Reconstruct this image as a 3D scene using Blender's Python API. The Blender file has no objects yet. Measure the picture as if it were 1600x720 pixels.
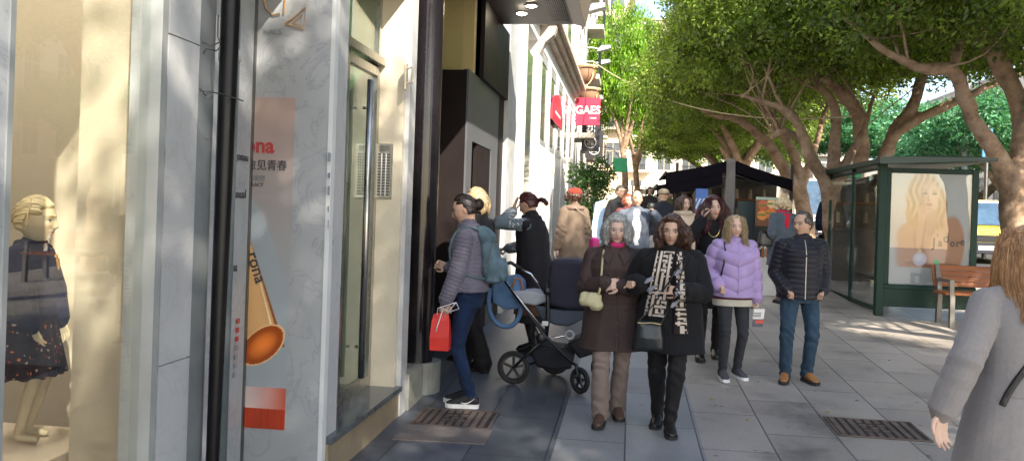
import bpy, math, random
import numpy as np
from mathutils import Vector, Matrix
random.seed(7); np.random.seed(7)
C = bpy.data.collections.new('street'); bpy.context.scene.collection.children.link(C)
PI = math.pi
# ---------------------------------------------------------------- camera numbers
F = 1300.; PSI = math.radians(8.1); RHO = math.radians(1.9); PY0 = 330.; CX = 800.; EYE = 1.6
def ray(px, py):
    u = (px-CX)/F; v = -(py-PY0)/F
    c, s = math.cos(RHO), math.sin(RHO)
    a = u*c - v*s; b = u*s + v*c
    return a*math.cos(PSI)-math.sin(PSI), a*math.sin(PSI)+math.cos(PSI), b
def gz(Y):
    if Y < 5: return 0.
    if Y < 7: return 0.01*(Y-5)**2
    if Y < 26: return 0.04*(Y-6)
    return 0.8+0.02*(Y-26)
def AX(px, py, X):
    x, y, b = ray(px, py); t = X/x; return (X, y*t, EYE+b*t)
def AY(px, py, Y):
    x, y, b = ray(px, py); t = Y/y; return (x*t, Y, EYE+b*t)
# ---------------------------------------------------------------- tagging
def tag(o, label=None, cat=None, group=None, kind=None):
    if label: o['label'] = label
    if cat: o['category'] = cat
    if group: o['group'] = group
    if kind: o['kind'] = kind
    return o
def empty(name, loc, rz=0, label=None, cat=None, group=None):
    o = bpy.data.objects.new(name, None); C.objects.link(o)
    o.location = loc; o.rotation_euler = (0, 0, rz); o.empty_display_size = .1
    return tag(o, label, cat, group)
def link(name, me, mat=None, parent=None):
    o = bpy.data.objects.new(name, me); C.objects.link(o)
    if mat is not None and len(me.materials) == 0: me.materials.append(mat)
    if parent is not None: o.parent = parent
    return o
def copy_tree(o, parent=None):
    c = o.copy(); C.objects.link(c); c.parent = parent
    for k in ('label',):
        pass
    for ch in list(o.children): copy_tree(ch, c)
    return c
# ---------------------------------------------------------------- mesh builder
def np_mesh(name, V, Fc, smooth=False):
    """V (n,3); Fc list of int arrays (k,m) of faces of equal size"""
    me = bpy.data.meshes.new(name)
    V = np.asarray(V, dtype=np.float32)
    if not isinstance(Fc, (list, tuple)): Fc = [Fc]
    Fc = [np.asarray(f, dtype=np.int32) for f in Fc if len(f)]
    me.vertices.add(len(V)); me.vertices.foreach_set('co', V.ravel())
    nl = sum(f.size for f in Fc); nf = sum(len(f) for f in Fc)
    me.loops.add(nl); me.polygons.add(nf)
    me.loops.foreach_set('vertex_index', np.concatenate([f.ravel() for f in Fc]))
    tot = np.concatenate([np.full(len(f), f.shape[1], dtype=np.int32) for f in Fc])
    st = np.zeros(nf, dtype=np.int32); st[1:] = np.cumsum(tot)[:-1]
    me.polygons.foreach_set('loop_start', st)
    me.polygons.foreach_set('loop_total', tot)
    me.update(calc_edges=True); me.validate()
    if smooth: me.polygons.foreach_set('use_smooth', np.ones(len(me.polygons), dtype=bool))
    return me
class MB:
    def __init__(s): s.v = []; s.f = []; s.m = Matrix.Identity(4)
    def add(s, vs, fs):
        n = len(s.v)
        for v in vs: s.v.append(tuple(s.m @ Vector(v)))
        for f in fs: s.f.append([i+n for i in f])
        return s
    def box(s, a, b, bev=0):
        x0, y0, z0 = [min(a[i], b[i]) for i in range(3)]; x1, y1, z1 = [max(a[i], b[i]) for i in range(3)]
        if bev:
            e = bev; R = []
            for z, i in ((z0, e), (z0+e, 0), (z1-e, 0), (z1, e)):
                xa, xb, ya, yb = x0+i, x1-i, y0+i, y1-i
                c = e if i == 0 else e*.4
                R.append([(xa+c, ya, z), (xb-c, ya, z), (xb, ya+c, z), (xb, yb-c, z), (xb-c, yb, z), (xa+c, yb, z), (xa, yb-c, z), (xa, ya+c, z)])
            return s.rings(R)
        vs = [(x0, y0, z0), (x1, y0, z0), (x1, y1, z0), (x0, y1, z0), (x0, y0, z1), (x1, y0, z1), (x1, y1, z1), (x0, y1, z1)]
        return s.add(vs, [(0, 3, 2, 1), (4, 5, 6, 7), (0, 1, 5, 4), (1, 2, 6, 5), (2, 3, 7, 6), (3, 0, 4, 7)])
    def rings(s, R, cap=True, closed=False):
        n = len(R[0]); vs = [p for r in R for p in r]; fs = []
        L = len(R)
        for i in range(L-1 if not closed else L):
            j = (i+1) % L
            for k in range(n):
                fs.append((i*n+k, i*n+(k+1) % n, j*n+(k+1) % n, j*n+k))
        if cap and not closed:
            fs.append(tuple(reversed(range(n)))); fs.append(tuple(range((L-1)*n, L*n)))
        return s.add(vs, fs)
    def tube(s, path, rad, n=8, cap=True, closed=False, flat=None):
        P = [Vector(p) for p in path]; L = len(P)
        if not hasattr(rad, '__len__'): rad = [rad]*L
        R = []; up = None
        for i in range(L):
            if closed: d = P[(i+1) % L]-P[i-1]
            else: d = P[min(i+1, L-1)]-P[max(i-1, 0)]
            if d.length < 1e-9: d = Vector((0, 0, 1))
            d.normalize()
            if up is None:
                up = Vector((0, 0, 1)) if abs(d.z) < .9 else Vector((0, 1, 0))
            sx = d.cross(up)
            if sx.length < 1e-6: sx = d.orthogonal()
            sx.normalize(); up = sx.cross(d).normalized()
            fl = flat if flat else 1
            R.append([tuple(P[i]+(sx*math.cos(2*PI*k/n)+up*math.sin(2*PI*k/n)*fl)*rad[i]) for k in range(n)])
        return s.rings(R, cap, closed)
    def cyl(s, a, b, r, r2=None, n=16):
        return s.tube([a, b], [r, r if r2 is None else r2], n)
    def prism(s, pts, d):
        """pts: planar loop of 3D points; d: extrusion vector"""
        n = len(pts); d = Vector(d)
        vs = [tuple(p) for p in pts]+[tuple(Vector(p)+d) for p in pts]
        fs = [tuple(reversed(range(n))), tuple(range(n, 2*n))]+[(i, (i+1) % n, n+(i+1) % n, n+i) for i in range(n)]
        return s.add(vs, fs)
    def sphere(s, c, r, n=16, m=10, sc=(1, 1, 1)):
        R = []
        for i in range(1, m):
            t = PI*i/m
            R.append([(c[0]+r*sc[0]*math.sin(t)*math.cos(2*PI*k/n), c[1]+r*sc[1]*math.sin(t)*math.sin(2*PI*k/n), c[2]-r*sc[2]*math.cos(t)) for k in range(n)])
        return s.rings(R)
    def mesh(s, name, smooth=False):
        me = bpy.data.meshes.new(name); me.from_pydata(s.v, [], s.f); me.update(); me.validate()
        if smooth:
            me.polygons.foreach_set('use_smooth', [True]*len(me.polygons))
        return me
    def build(s, name, mat, parent=None, smooth=False, auto=None):
        me = s.mesh(name, smooth)
        if auto is not None: me.set_sharp_from_angle(angle=math.radians(auto)) if smooth else None
        # outward normals
        import bmesh
        bm = bmesh.new(); bm.from_mesh(me); bmesh.ops.recalc_face_normals(bm, faces=bm.faces); bm.to_mesh(me); bm.free()
        return link(name, me, mat, parent)
def struct(o, **k): o['kind'] = 'structure'; return o
# ---------------------------------------------------------------- materials
class NT:
    def __init__(s, name):
        s.mat = bpy.data.materials.new(name); s.mat.use_nodes = True
        s.t = s.mat.node_tree; s.t.nodes.clear()
        s.out = s.n('ShaderNodeOutputMaterial')
    def n(s, t, **k):
        nd = s.t.nodes.new(t)
        for a, b in k.items():
            if a.startswith('i_'):
                key = a[2:].replace('_', ' '); nd.inputs[key].default_value = b
            else: setattr(nd, a, b)
        return nd
    def l(s, a, b): s.t.links.new(a, b)
def ramp(nt, fac, stops, interp='LINEAR'):
    r = nt.n('ShaderNodeValToRGB'); r.color_ramp.interpolation = interp
    e = r.color_ramp.elements
    while len(e) < len(stops): e.new(.5)
    for i, (p, c) in enumerate(stops):
        e[i].position = p; e[i].color = (c[0], c[1], c[2], 1) if hasattr(c, '__len__') else (c, c, c, 1)
    if fac is not None: nt.l(fac, r.inputs[0])
    return r
_mc = {}
def mat(name, col, rough=.6, metal=0, var=.15, scale=6, bump=.0, bscale=40, sheen=0, coat=0, spec=.5, stretch=(1, 1, 1), vcol=False, dirt=0):
    """generic procedural surface: base colour broken up by two noises, with a fine bump"""
    key = (name,)
    if key in _mc: return _mc[key]
    nt = NT(name); b = nt.n('ShaderNodeBsdfPrincipled')
    tc = nt.n('ShaderNodeTexCoord'); mp = nt.n('ShaderNodeMapping'); mp.inputs['Scale'].default_value = stretch
    nt.l(tc.outputs['Object'], mp.inputs[0])
    n1 = nt.n('ShaderNodeTexNoise', i_Scale=scale, i_Detail=6, i_Roughness=.6); nt.l(mp.outputs[0], n1.inputs['Vector'])
    lo = 1-var; hi = 1+var
    r = ramp(nt, n1.outputs[0], [(.3, lo*.5), (.7, hi*.5)])
    mx = nt.n('ShaderNodeMix', data_type='RGBA', blend_type='MULTIPLY'); mx.inputs[0].default_value = 1
    if vcol:
        a = nt.n('ShaderNodeVertexColor', layer_name='Col'); nt.l(a.outputs[0], mx.inputs[6])
    else: mx.inputs[6].default_value = (col[0]*1, col[1], col[2], 1)
    nt.l(r.outputs[0], mx.inputs[7])
    m2 = nt.n('ShaderNodeMix', data_type='RGBA', blend_type='MULTIPLY'); m2.inputs[0].default_value = 1
    nt.l(mx.outputs[2], m2.inputs[6]); m2.inputs[7].default_value = (2, 2, 2, 1)
    last = m2.outputs[2]
    if dirt:
        n3 = nt.n('ShaderNodeTexNoise', i_Scale=1.3, i_Detail=8, i_Roughness=.7); nt.l(tc.outputs['Object'], n3.inputs['Vector'])
        r3 = ramp(nt, n3.outputs[0], [(.35, 1-dirt), (.62, 1)])
        m3 = nt.n('ShaderNodeMix', data_type='RGBA', blend_type='MULTIPLY'); m3.inputs[0].default_value = 1
        nt.l(last, m3.inputs[6]); nt.l(r3.outputs[0], m3.inputs[7]); last = m3.outputs[2]
    nt.l(last, b.inputs['Base Color'])
    n2 = nt.n('ShaderNodeTexNoise', i_Scale=bscale, i_Detail=4); nt.l(mp.outputs[0], n2.inputs['Vector'])
    rr = nt.n('ShaderNodeMapRange', i_To_Min=max(0, rough-.08), i_To_Max=min(1, rough+.1)); nt.l(n1.outputs[0], rr.inputs[0])
    nt.l(rr.outputs[0], b.inputs['Roughness'])
    b.inputs['Metallic'].default_value = metal
    b.inputs['Specular IOR Level'].default_value = spec
    b.inputs['Sheen Weight'].default_value = sheen
    b.inputs['Coat Weight'].default_value = coat; b.inputs['Coat Roughness'].default_value = .15
    if bump:
        bp = nt.n('ShaderNodeBump', i_Strength=min(1, bump), i_Distance=.01*max(1, bump)); nt.l(n2.outputs[0], bp.inputs['Height'])
        nt.l(bp.outputs[0], b.inputs['Normal'])
    nt.l(b.outputs[0], nt.out.inputs[0])
    _mc[key] = nt.mat
    return nt.mat
def emis(name, col, st):
    nt = NT(name); e = nt.n('ShaderNodeEmission', i_Strength=st); e.inputs[0].default_value = (*col, 1); nt.l(e.outputs[0], nt.out.inputs[0]); return nt.mat
def glass(name, tint=(1, 1, 1), refl=.6, rough=.0, ior=1.5):
    """thin pane: see-through, with mirror reflection growing towards grazing angles"""
    nt = NT(name); tr = nt.n('ShaderNodeBsdfTransparent'); tr.inputs[0].default_value = (*tint, 1)
    gl = nt.n('ShaderNodeBsdfGlossy', i_Roughness=rough); gl.inputs[0].default_value = (1, 1, 1, 1)
    lw = nt.n('ShaderNodeLayerWeight', i_Blend=.5); pw = nt.n('ShaderNodeMath', operation='POWER'); nt.l(lw.outputs['Facing'], pw.inputs[0]); pw.inputs[1].default_value = 3.6
    mu = nt.n('ShaderNodeMath', operation='MULTIPLY_ADD'); nt.l(pw.outputs[0], mu.inputs[0]); mu.inputs[1].default_value = refl*.6; mu.inputs[2].default_value = .05*refl
    mu.use_clamp = True
    ms = nt.n('ShaderNodeMixShader'); nt.l(mu.outputs[0], ms.inputs[0]); nt.l(tr.outputs[0], ms.inputs[1]); nt.l(gl.outputs[0], ms.inputs[2])
    nt.l(ms.outputs[0], nt.out.inputs[0]); return nt.mat
def marble(name, col, vein, rough=.25, scale=2.5, amt=.5):
    nt = NT(name); b = nt.n('ShaderNodeBsdfPrincipled'); tc = nt.n('ShaderNodeTexCoord')
    n = nt.n('ShaderNodeTexNoise', i_Scale=scale, i_Detail=9, i_Roughness=.62, i_Distortion=1.2); nt.l(tc.outputs['Object'], n.inputs['Vector'])
    d = nt.n('ShaderNodeMath', operation='SUBTRACT'); nt.l(n.outputs[0], d.inputs[0]); d.inputs[1].default_value = .5
    ab = nt.n('ShaderNodeMath', operation='ABSOLUTE'); nt.l(d.outputs[0], ab.inputs[0])
    r = ramp(nt, ab.outputs[0], [(0., vein), (.02, [c*.9+v*.1 for c, v in zip(col, vein)]), (.06, col), (1, col)])
    n2 = nt.n('ShaderNodeTexNoise', i_Scale=1.1, i_Detail=5); nt.l(tc.outputs['Object'], n2.inputs['Vector'])
    r2 = ramp(nt, n2.outputs[0], [(.3, 1-.35*amt), (.7, 1)])
    mx = nt.n('ShaderNodeMix', data_type='RGBA', blend_type='MULTIPLY'); mx.inputs[0].default_value = 1
    nt.l(r.outputs[0], mx.inputs[6]); nt.l(r2.outputs[0], mx.inputs[7]); nt.l(mx.outputs[2], b.inputs['Base Color'])
    b.inputs['Roughness'].default_value = rough
    nt.l(b.outputs[0], nt.out.inputs[0]); return nt.mat
# ---------------------------------------------------------------- coloured prints (posters) : fine grid with printed colours
def vcol_attr(me, cols):
    a = me.color_attributes.new('Col', 'FLOAT_COLOR', 'POINT')
    c = np.ones((len(me.vertices), 4), dtype=np.float32); c[:, :3] = cols
    a.data.foreach_set('color', c.ravel())
def lin(c):
    c = np.asarray(c, dtype=float)/255.; return np.where(c <= .04045, c/12.92, ((c+.055)/1.055)**2.4)
def printed(name, o, ux, uy, w, h, nx, ny, fn, matr, parent=None):
    """printed sheet: origin o (lower left), unit axes, painted by fn(u,v)->(n,3) with u,v in 0..1"""
    u, v = np.meshgrid(np.linspace(0, 1, nx), np.linspace(0, 1, ny)); u = u.ravel(); v = v.ravel()
    o = np.array(o); ux = np.array(ux); uy = np.array(uy)
    V = o+np.outer(u*w, ux)+np.outer(v*h, uy)
    i = np.arange((nx-1)*(ny-1)); r = i//(nx-1); c = i % (nx-1); a = r*nx+c
    me = np_mesh(name, V, np.stack([a, a+1, a+nx+1, a+nx], 1))
    vcol_attr(me, fn(u, v)); return link(name, me, matr, parent)
_fonts = {}
def text(body, size, o, ux, uy, mat_, parent, name='lettering', align='LEFT', extr=.0015, sx=1, shear=0, bold=0):
    cu = bpy.data.curves.new('t', 'FONT'); cu.body = body; cu.size = size; cu.align_x = align; cu.extrude = extr; cu.shear = shear; cu.offset = bold
    cu.resolution_u = 3
    t = bpy.data.objects.new('t', cu); bpy.context.scene.collection.objects.link(t)
    dg = bpy.context.evaluated_depsgraph_get(); me = bpy.data.meshes.new_from_object(t.evaluated_get(dg)); bpy.data.objects.remove(t)
    ux = Vector(ux).normalized(); uy = Vector(uy).normalized(); n = ux.cross(uy)
    M = Matrix(((ux.x*sx, uy.x, n.x, o[0]), (ux.y*sx, uy.y, n.y, o[1]), (ux.z*sx, uy.z, n.z, o[2]), (0, 0, 0, 1)))
    me.transform(M); me.materials.clear()
    ob = link(name, me, mat_, parent); return ob

def each(name, m, parent, boxes, tf=None):
    """several like pieces, each a mesh of its own"""
    for p, q_ in boxes:
        mb = MB(); mb.box(p, q_); mb.build(name, m, parent)
# ================================================================ figures
def V3(*a): return np.array(a, dtype=float)
def unit(v): v = np.asarray(v, float); return v/max(1e-9, np.linalg.norm(v))
class Soup:
    """closed primitives that a voxel remesh melts into one continuous skin"""
    def __init__(s): s.V = []; s.T = []; s.n = 0
    def grid(s, R):
        R = np.asarray(R, float); L, n, _ = R.shape
        V = R.reshape(-1, 3); c0 = R[0].mean(0); c1 = R[-1].mean(0)
        i, k = np.meshgrid(np.arange(L-1), np.arange(n), indexing='ij'); i = i.ravel(); k = k.ravel(); k2 = (k+1) % n
        a, b, c, d = i*n+k, i*n+k2, (i+1)*n+k2, (i+1)*n+k
        T = np.concatenate([np.stack([a, b, c], 1), np.stack([a, c, d], 1)])
        kk = np.arange(n); k2 = (kk+1) % n; N = L*n
        T = np.concatenate([T, np.stack([k2, kk, np.full(n, N)], 1), np.stack([(L-1)*n+kk, (L-1)*n+k2, np.full(n, N+1)], 1)])
        s.V.append(np.concatenate([V, c0[None], c1[None]])); s.T.append(T+s.n); s.n += len(V)+2
    def cone(s, a, b, ra, rb, n=14, flat=1., up=None, caps=3):
        a = np.asarray(a, float); b = np.asarray(b, float); d = unit(b-a)
        if up is None: up = V3(0, 1, 0) if abs(d[1]) < .8 else V3(0, 0, 1)
        x = unit(np.cross(d, up)); y = np.cross(x, d)
        th = np.arange(n)*2*PI/n; circ = np.outer(np.cos(th), x)+np.outer(np.sin(th), y)*flat
        R = []
        for j in range(caps, 0, -1):
            t = PI/2*j/(caps+.3); R.append(a-d*ra*math.sin(t)+circ*ra*math.cos(t))
        R.append(a+circ*ra); R.append(b+circ*rb)
        for j in range(1, caps+1):
            t = PI/2*j/(caps+.3); R.append(b+d*rb*math.sin(t)+circ*rb*math.cos(t))
        s.grid(R)
    def chain(s, P, r, n=14, flat=1., up=None):
        for i in range(len(P)-1): s.cone(P[i], P[i+1], r[i], r[i+1], n, flat, up)
    def loft(s, rings, n=28, p=2.3, tf=None):
        """rings: (z, halfwidth, halfdepth, cx, cy)"""
        th = np.arange(n)*2*PI/n; c, q = np.cos(th), np.sin(th)
        cx_ = np.sign(c)*np.abs(c)**(2/p); cy_ = np.sign(q)*np.abs(q)**(2/p)
        R = []
        for r in rings:
            z, hw, hd = r[:3]; ox = r[3] if len(r) > 3 else 0; oy = r[4] if len(r) > 4 else 0
            ring = np.stack([ox+hw*cx_, oy+hd*cy_, np.full(n, z)], 1)
            if tf: ring = tf(ring)
            R.append(ring)
        s.grid(R)
    def ell(s, c, r, n=18, m=12, M=None):
        R = []
        for i in range(1, m):
            t = PI*i/m; th = np.arange(n)*2*PI/n
            ring = np.stack([r[0]*math.sin(t)*np.cos(th), r[1]*math.sin(t)*np.sin(th), np.full(n, -r[2]*math.cos(t))], 1)
            if M is not None: ring = ring @ np.asarray(M).T
            R.append(ring+np.asarray(c))
        s.grid(R)
    def remesh(s, voxel, smooth=4, fac=.5):
        V = np.concatenate(s.V); T = np.concatenate(s.T)
        me = np_mesh('tmp', V, T); o = bpy.data.objects.new('tmp', me); bpy.context.scene.collection.objects.link(o)
        m = o.modifiers.new('r', 'REMESH'); m.mode = 'VOXEL'; m.voxel_size = voxel; m.adaptivity = 0
        if smooth:
            q = o.modifiers.new('s', 'SMOOTH'); q.factor = fac; q.iterations = smooth
        dg = bpy.context.evaluated_depsgraph_get(); out = bpy.data.meshes.new_from_object(o.evaluated_get(dg))
        bpy.data.objects.remove(o); bpy.data.meshes.remove(me)
        out.polygons.foreach_set('use_smooth', np.ones(len(out.polygons), dtype=bool))
        return out
def getco(me):
    a = np.empty(len(me.vertices)*3, dtype=np.float32); me.vertices.foreach_get('co', a); return a.reshape(-1, 3).astype(float)
def getno(me):
    a = np.empty(len(me.vertices)*3, dtype=np.float32); me.vertices.foreach_get('normal', a); return a.reshape(-1, 3).astype(float)
def setco(me, V): me.vertices.foreach_set('co', V.astype(np.float32).ravel()); me.update()
def wav(V, f, seed):
    """smooth pseudo-noise from a few warped sines"""
    r = np.random.RandomState(seed); out = np.zeros(len(V))
    W = V+.3/f*np.sin(V[:, [1, 2, 0]]*f*1.7+seed)
    for k in range(5):
        d = unit(r.randn(3)); out += np.sin(W@d*f*(.7+.25*k)+r.rand()*6)
    return out/3.
def seg_t(V, a, b):
    a = np.asarray(a); b = np.asarray(b); d = b-a; L = np.linalg.norm(d); t = (V-a)@d/L; tc = np.clip(t, 0, L)
    return t, np.linalg.norm(V-(a+np.outer(tc/L, d)), axis=1)
def ik(a, c, l1, l2, pole):
    a = np.asarray(a, float); c = np.asarray(c, float); d = c-a; L = np.linalg.norm(d)
    if L > (l1+l2)*.995: c = a+d/L*(l1+l2)*.995; d = c-a; L = np.linalg.norm(d)
    u = d/L; x = (l1*l1-l2*l2+L*L)/(2*L); h = math.sqrt(max(0, l1*l1-x*x))
    p = np.asarray(pole, float); p = unit(p-u*(p@u)); return a+u*x+p*h, c
SK = dict(fair=(.62, .42, .32), tan=(.52, .33, .23), warm=(.56, .36, .26), brown=(.40, .25, .17), old=(.60, .41, .33))
SKM = mat('skin', (1, 1, 1), rough=.48, var=.05, scale=25, vcol=True, spec=.35)
def face_pt(kh, w):
    """unit directions -> head surface, face towards -Y, centre of head at origin, head height .23*kh"""
    x, y, z = w[:, 0], w[:, 1], w[:, 2]
    X = .074*x*(1+.04*np.exp(-((z-.25)/.4)**2)); Y = .094*y; Z = .116*z
    lo = np.clip(-z, 0, 1)
    X = X*(1-.34*lo**1.6); Y = np.where(y > 0, Y*(1-.38*lo**1.2), Y*(1-.02*lo)); Y -= .008*lo
    Z = np.where(z > 0, Z*.98, Z)
    front = y < 0
    g = lambda cx, cz, sx, sz: np.exp(-((X-cx)/sx)**2-((Z-cz)/sz)**2)*front
    d = np.zeros(len(w))
    d += .020*np.exp(-(X/.0085)**2)*np.clip(np.exp(-((Z+.030)/.012)**2)+.62*np.exp(-((Z+.012)/.014)**2)+.25*np.exp(-((Z-.006)/.014)**2), 0, 1.1)*front
    d += .006*(g(-.010, -.034, .007, .007)+g(.010, -.034, .007, .007))
    d -= .009*(g(-.031, .002, .017, .011)+g(.031, .002, .017, .011))
    d += .0035*(g(-.031, .001, .011, .007)+g(.031, .001, .011, .007))
    d += .005*(g(-.03, .022, .022, .007)+g(.03, .022, .022, .007)+g(0, .026, .02, .01))
    d += .005*(g(0, -.053, .021, .0045)+g(0, -.063, .018, .005))-.003*g(0, -.058, .022, .0022)-.003*g(0, -.073, .014, .005)
    d += .007*g(0, -.092, .018, .013)
    d += .005*(g(-.044, -.022, .016, .018)+g(.044, -.022, .016, .018))
    Y = Y-d*.93
    return np.stack([X, Y, Z], 1)*kh/1.0
def sphere_dirs(n, m):
    R = []
    for i in range(1, m):
        t = PI*i/m; th = np.arange(n)*2*PI/n
        R.append(np.stack([math.sin(t)*np.cos(th), math.sin(t)*np.sin(th), np.full(n, -math.cos(t))], 1))
    return R
def rotm(yaw=0, pitch=0, roll=0):
    """yaw about z, pitch nods the face down (+), roll tilts"""
    cz, sz = math.cos(yaw), math.sin(yaw); cp, sp = math.cos(pitch), math.sin(pitch); cr, sr = math.cos(roll), math.sin(roll)
    return np.array([[cz, -sz, 0], [sz, cz, 0], [0, 0, 1]]) @ np.array([[1, 0, 0], [0, cp, -sp], [0, sp, cp]]) @ np.array([[cr, 0, sr], [0, 1, 0], [-sr, 0, cr]])
class Fig:
    """one figure: joints first, then body, clothes, hair, shoes on top of them.
    Local frame: feet on z=0, faces -Y, its own left is +X. All sizes for 1.70 m, scaled by h."""
    def __init__(s, h=1.65, loc=(0, 0), yaw=0, name='person', label='', cat='person', skin='fair', lips=(.5, .2, .18), brow=(.1, .06, .04), iris=(.06, .04, .03),
                 feet=((-.10, 0, 0, 0), (.10, 0, 0, 0)), hands=None, elbows=(None, None), lean=0, twist=0, head=(0, 0, 0), vox=.005, wide=1., sh=.158, hipw=1., group=None, z=None, old=0, hip_drop=.0, handpose=('relax', 'relax'), kh=1.06, hdir=(None, None), hnorm=(None, None), knee=(None, None), bust=.0, facepaint=True):
        s.h = h; s.k = h/1.70; s.vox = vox; s.skin = SK[skin] if isinstance(skin, str) else skin
        s.lips = lips; s.brow = brow; s.iris = iris; s.lean = lean; s.wide = wide; s.hipw = hipw; s.kh = kh; s.bust = bust; s.facepaint = facepaint
        zz = gz(loc[1]) if z is None else z
        s.root = empty(name, (loc[0], loc[1], zz), yaw, label, cat, group)
        s.head_rot = rotm(*head)
        s.hipz = .90-hip_drop
        s.hip = [V3(-.088*hipw, 0, s.hipz), V3(.088*hipw, 0, s.hipz)]
        s.feet = feet; s.ank = []; s.knee = []
        for i in (0, 1):
            fx, fy, fyaw, lift = feet[i]
            a = V3(fx, fy+.03*math.cos(fyaw)+.0, .085+lift)
            pole = knee[i] if knee[i] is not None else (math.sin(fyaw)*.9, -math.cos(fyaw), .0)
            kn, a = ik(s.hip[i], a, .425, .415, pole); s.knee.append(kn); s.ank.append(a)
        s.tw = twist
        s.shj = [s.tf(V3(-sh*wide, 0.01, 1.372)[None])[0], s.tf(V3(sh*wide, 0.01, 1.372)[None])[0]]
        s.neck = s.tf(V3(0, .012, 1.45)[None])[0]; s.hc = s.tf(V3(0, -.012, 1.585)[None])[0]
        if hands is None: hands = (V3(-.25, -.02, .80), V3(.25, -.02, .80))
        s.elb = []; s.wr = []; s.hd = []; s.hn = []
        for i in (0, 1):
            sg = -1 if i == 0 else 1
            el, w = ik(s.shj[i], hands[i], .285, .25, elbows[i] if elbows[i] is not None else (sg*.28, .9, -.3))
            s.elb.append(el); s.wr.append(w)
            fd = unit(w-el); s.hd.append(unit(hdir[i]) if hdir[i] is not None else fd)
            n = hnorm[i] if hnorm[i] is not None else V3(-sg, 0, 0)
            n = unit(np.asarray(n, float)-s.hd[i]*(np.asarray(n, float)@s.hd[i])); s.hn.append(n)
        s.hp = handpose
    def tf(s, P):
        P = np.array(P, float); t = np.clip((P[:, 2]-s.hipz)/.5, 0, 1.6)
        if s.tw:
            a = s.tw*np.clip(t, 0, 1); c, q = np.cos(a), np.sin(a); x, y = P[:, 0].copy(), P[:, 1].copy(); P[:, 0] = x*c-y*q; P[:, 1] = x*q+y*c
        P[:, 1] -= s.lean*t*.5*(.5+.5*t); return P
    # ---- body
    TOR = [(.80, .155, .105), (.88, .172, .115, 0, .01), (.96, .160, .108, 0, .008), (1.06, .130, .092), (1.16, .138, .098), (1.27, .152, .108, 0, -.004), (1.34, .148, .100, 0, 0), (1.39, .115, .080, 0, .008), (1.43, .07, .062, 0, .012), (1.47, .052, .055, 0, .012)]
    def torso_rings(s, t=0, zmin=0, zmax=9, extra=None, hemflare=0):
        out = []
        for r in s.TOR:
            if r[0] < zmin or r[0] > zmax: continue
            oy = r[4] if len(r) > 4 else 0
            out.append((r[0], (r[1]+t)*s.wide*(s.hipw if r[0] < 1 else 1), r[2]*s.wide+t+(s.bust*.5 if 1.2 < r[0] < 1.3 else 0), 0, oy-(s.bust*.5 if 1.2 < r[0] < 1.3 else 0)))
        return out
    def hand(s, S, i):
        w, d, n = s.wr[i], s.hd[i], s.hn[i]; sg = -1 if i == 0 else 1
        side = np.cross(d, n)*(1 if i == 1 else -1)   # towards the thumb
        pose = s.hp[i]
        c0 = w+d*.015; c1 = w+d*.085
        for o in (-.026, -.009, .009, .026):
            S.cone(c0+side*o*.7, c1+side*o, .0135, .0115, 10)
        curls = dict(relax=(.25, .35, .3), grip=(1.15, 1.3, .8), fist=(1.45, 1.5, .9), flat=(.05, .08, .05), hold=(.7, .9, .6), point=(1.3, 1.4, .8), clasp=(.75, .8, .5))[pose]
        Ls = [(.038, .024, .019), (.042, .027, .021), (.039, .025, .020), (.031, .020, .017)]
        for f, o in enumerate((.029, .0095, -.0105, -.029)):
            p = c1+side*o; cu = list(curls)
            if pose == 'point' and f == 0: cu = [.05, .1, .1]
            ang = 0.; r = (.0088, .0082, .0076, .0064)
            if f == 3: r = tuple(q*.88 for q in r)
            spread = side*o*.9
            pts = [p]
            for j in range(3):
                ang += cu[j]*(1+.06*f); dirv = unit(d*math.cos(ang)+n*math.sin(ang)+spread*(2.2 if j == 0 else .3)); p = p+dirv*Ls[f][j]; pts.append(p)
            S.chain(pts, r, 10)
        t0 = w+d*.03+side*.024+n*.004; tc = .35 if pose in ('relax', 'flat') else .8
        t1 = t0+unit(side*.75+d*.6+n*tc*.5)*.036; t2 = t1+unit(side*(.5-tc*.5)+d*.9+n*tc*.8)*.030; t3 = t2+unit(d*.9+n*tc-side*.2*tc)*.024
        S.chain([t0, t1, t2, t3], (.0125, .0105, .0095, .0075), 10)
    def build_body(s, legs=True):
        S = Soup(); th = -.008
        S.loft(s.torso_rings(th), tf=s.tf)
        S.cone(s.neck-V3(0, 0, .05), s.hc+s.head_rot@V3(0, .022, -.06), .052*s.wide**.5, .046*s.wide**.5, 18)
        R = [face_pt(s.kh, w)@s.head_rot.T+s.hc for w in sphere_dirs(88, 72)]
        S.grid(R)
        for sg in (-1, 1):
            S.ell(s.head_rot@(V3(sg*.0745, .012, -.012)*s.kh)+s.hc, (.008, .017, .029), 10, 8, s.head_rot@rotm(sg*.25))
        for i in (0, 1):
            S.cone(s.shj[i], s.elb[i], .043, .034, 16); S.cone(s.elb[i], s.wr[i], .034, .024, 16); s.hand(S, i)
            S.cone(s.hip[i], s.knee[i], .078, .048, 16); S.cone(s.knee[i], s.ank[i], .047, .030, 16)
            fx, fy, fyaw, lift = s.feet[i]; f = V3(math.sin(fyaw), -math.cos(fyaw), 0)
            S.cone(s.ank[i]+V3(0, 0, -.03), s.ank[i]+f*.12+V3(0, 0, -.045), .03, .022, 12)
        me = S.remesh(s.vox, 3 if s.vox > .0045 else 3)
        V = getco(me); col = np.tile(np.array(s.skin), (len(V), 1))
        L = (V-s.hc)@s.head_rot/s.kh   # head-local
        near = (np.abs(L[:, 2]) < .13) & (np.abs(L[:, 0]) < .1) & (np.abs(L[:, 1]) < .14)
        fr = near & (L[:, 1] < -.03)
        X, Z = L[:, 0], L[:, 2]; ax = np.abs(X)
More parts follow.
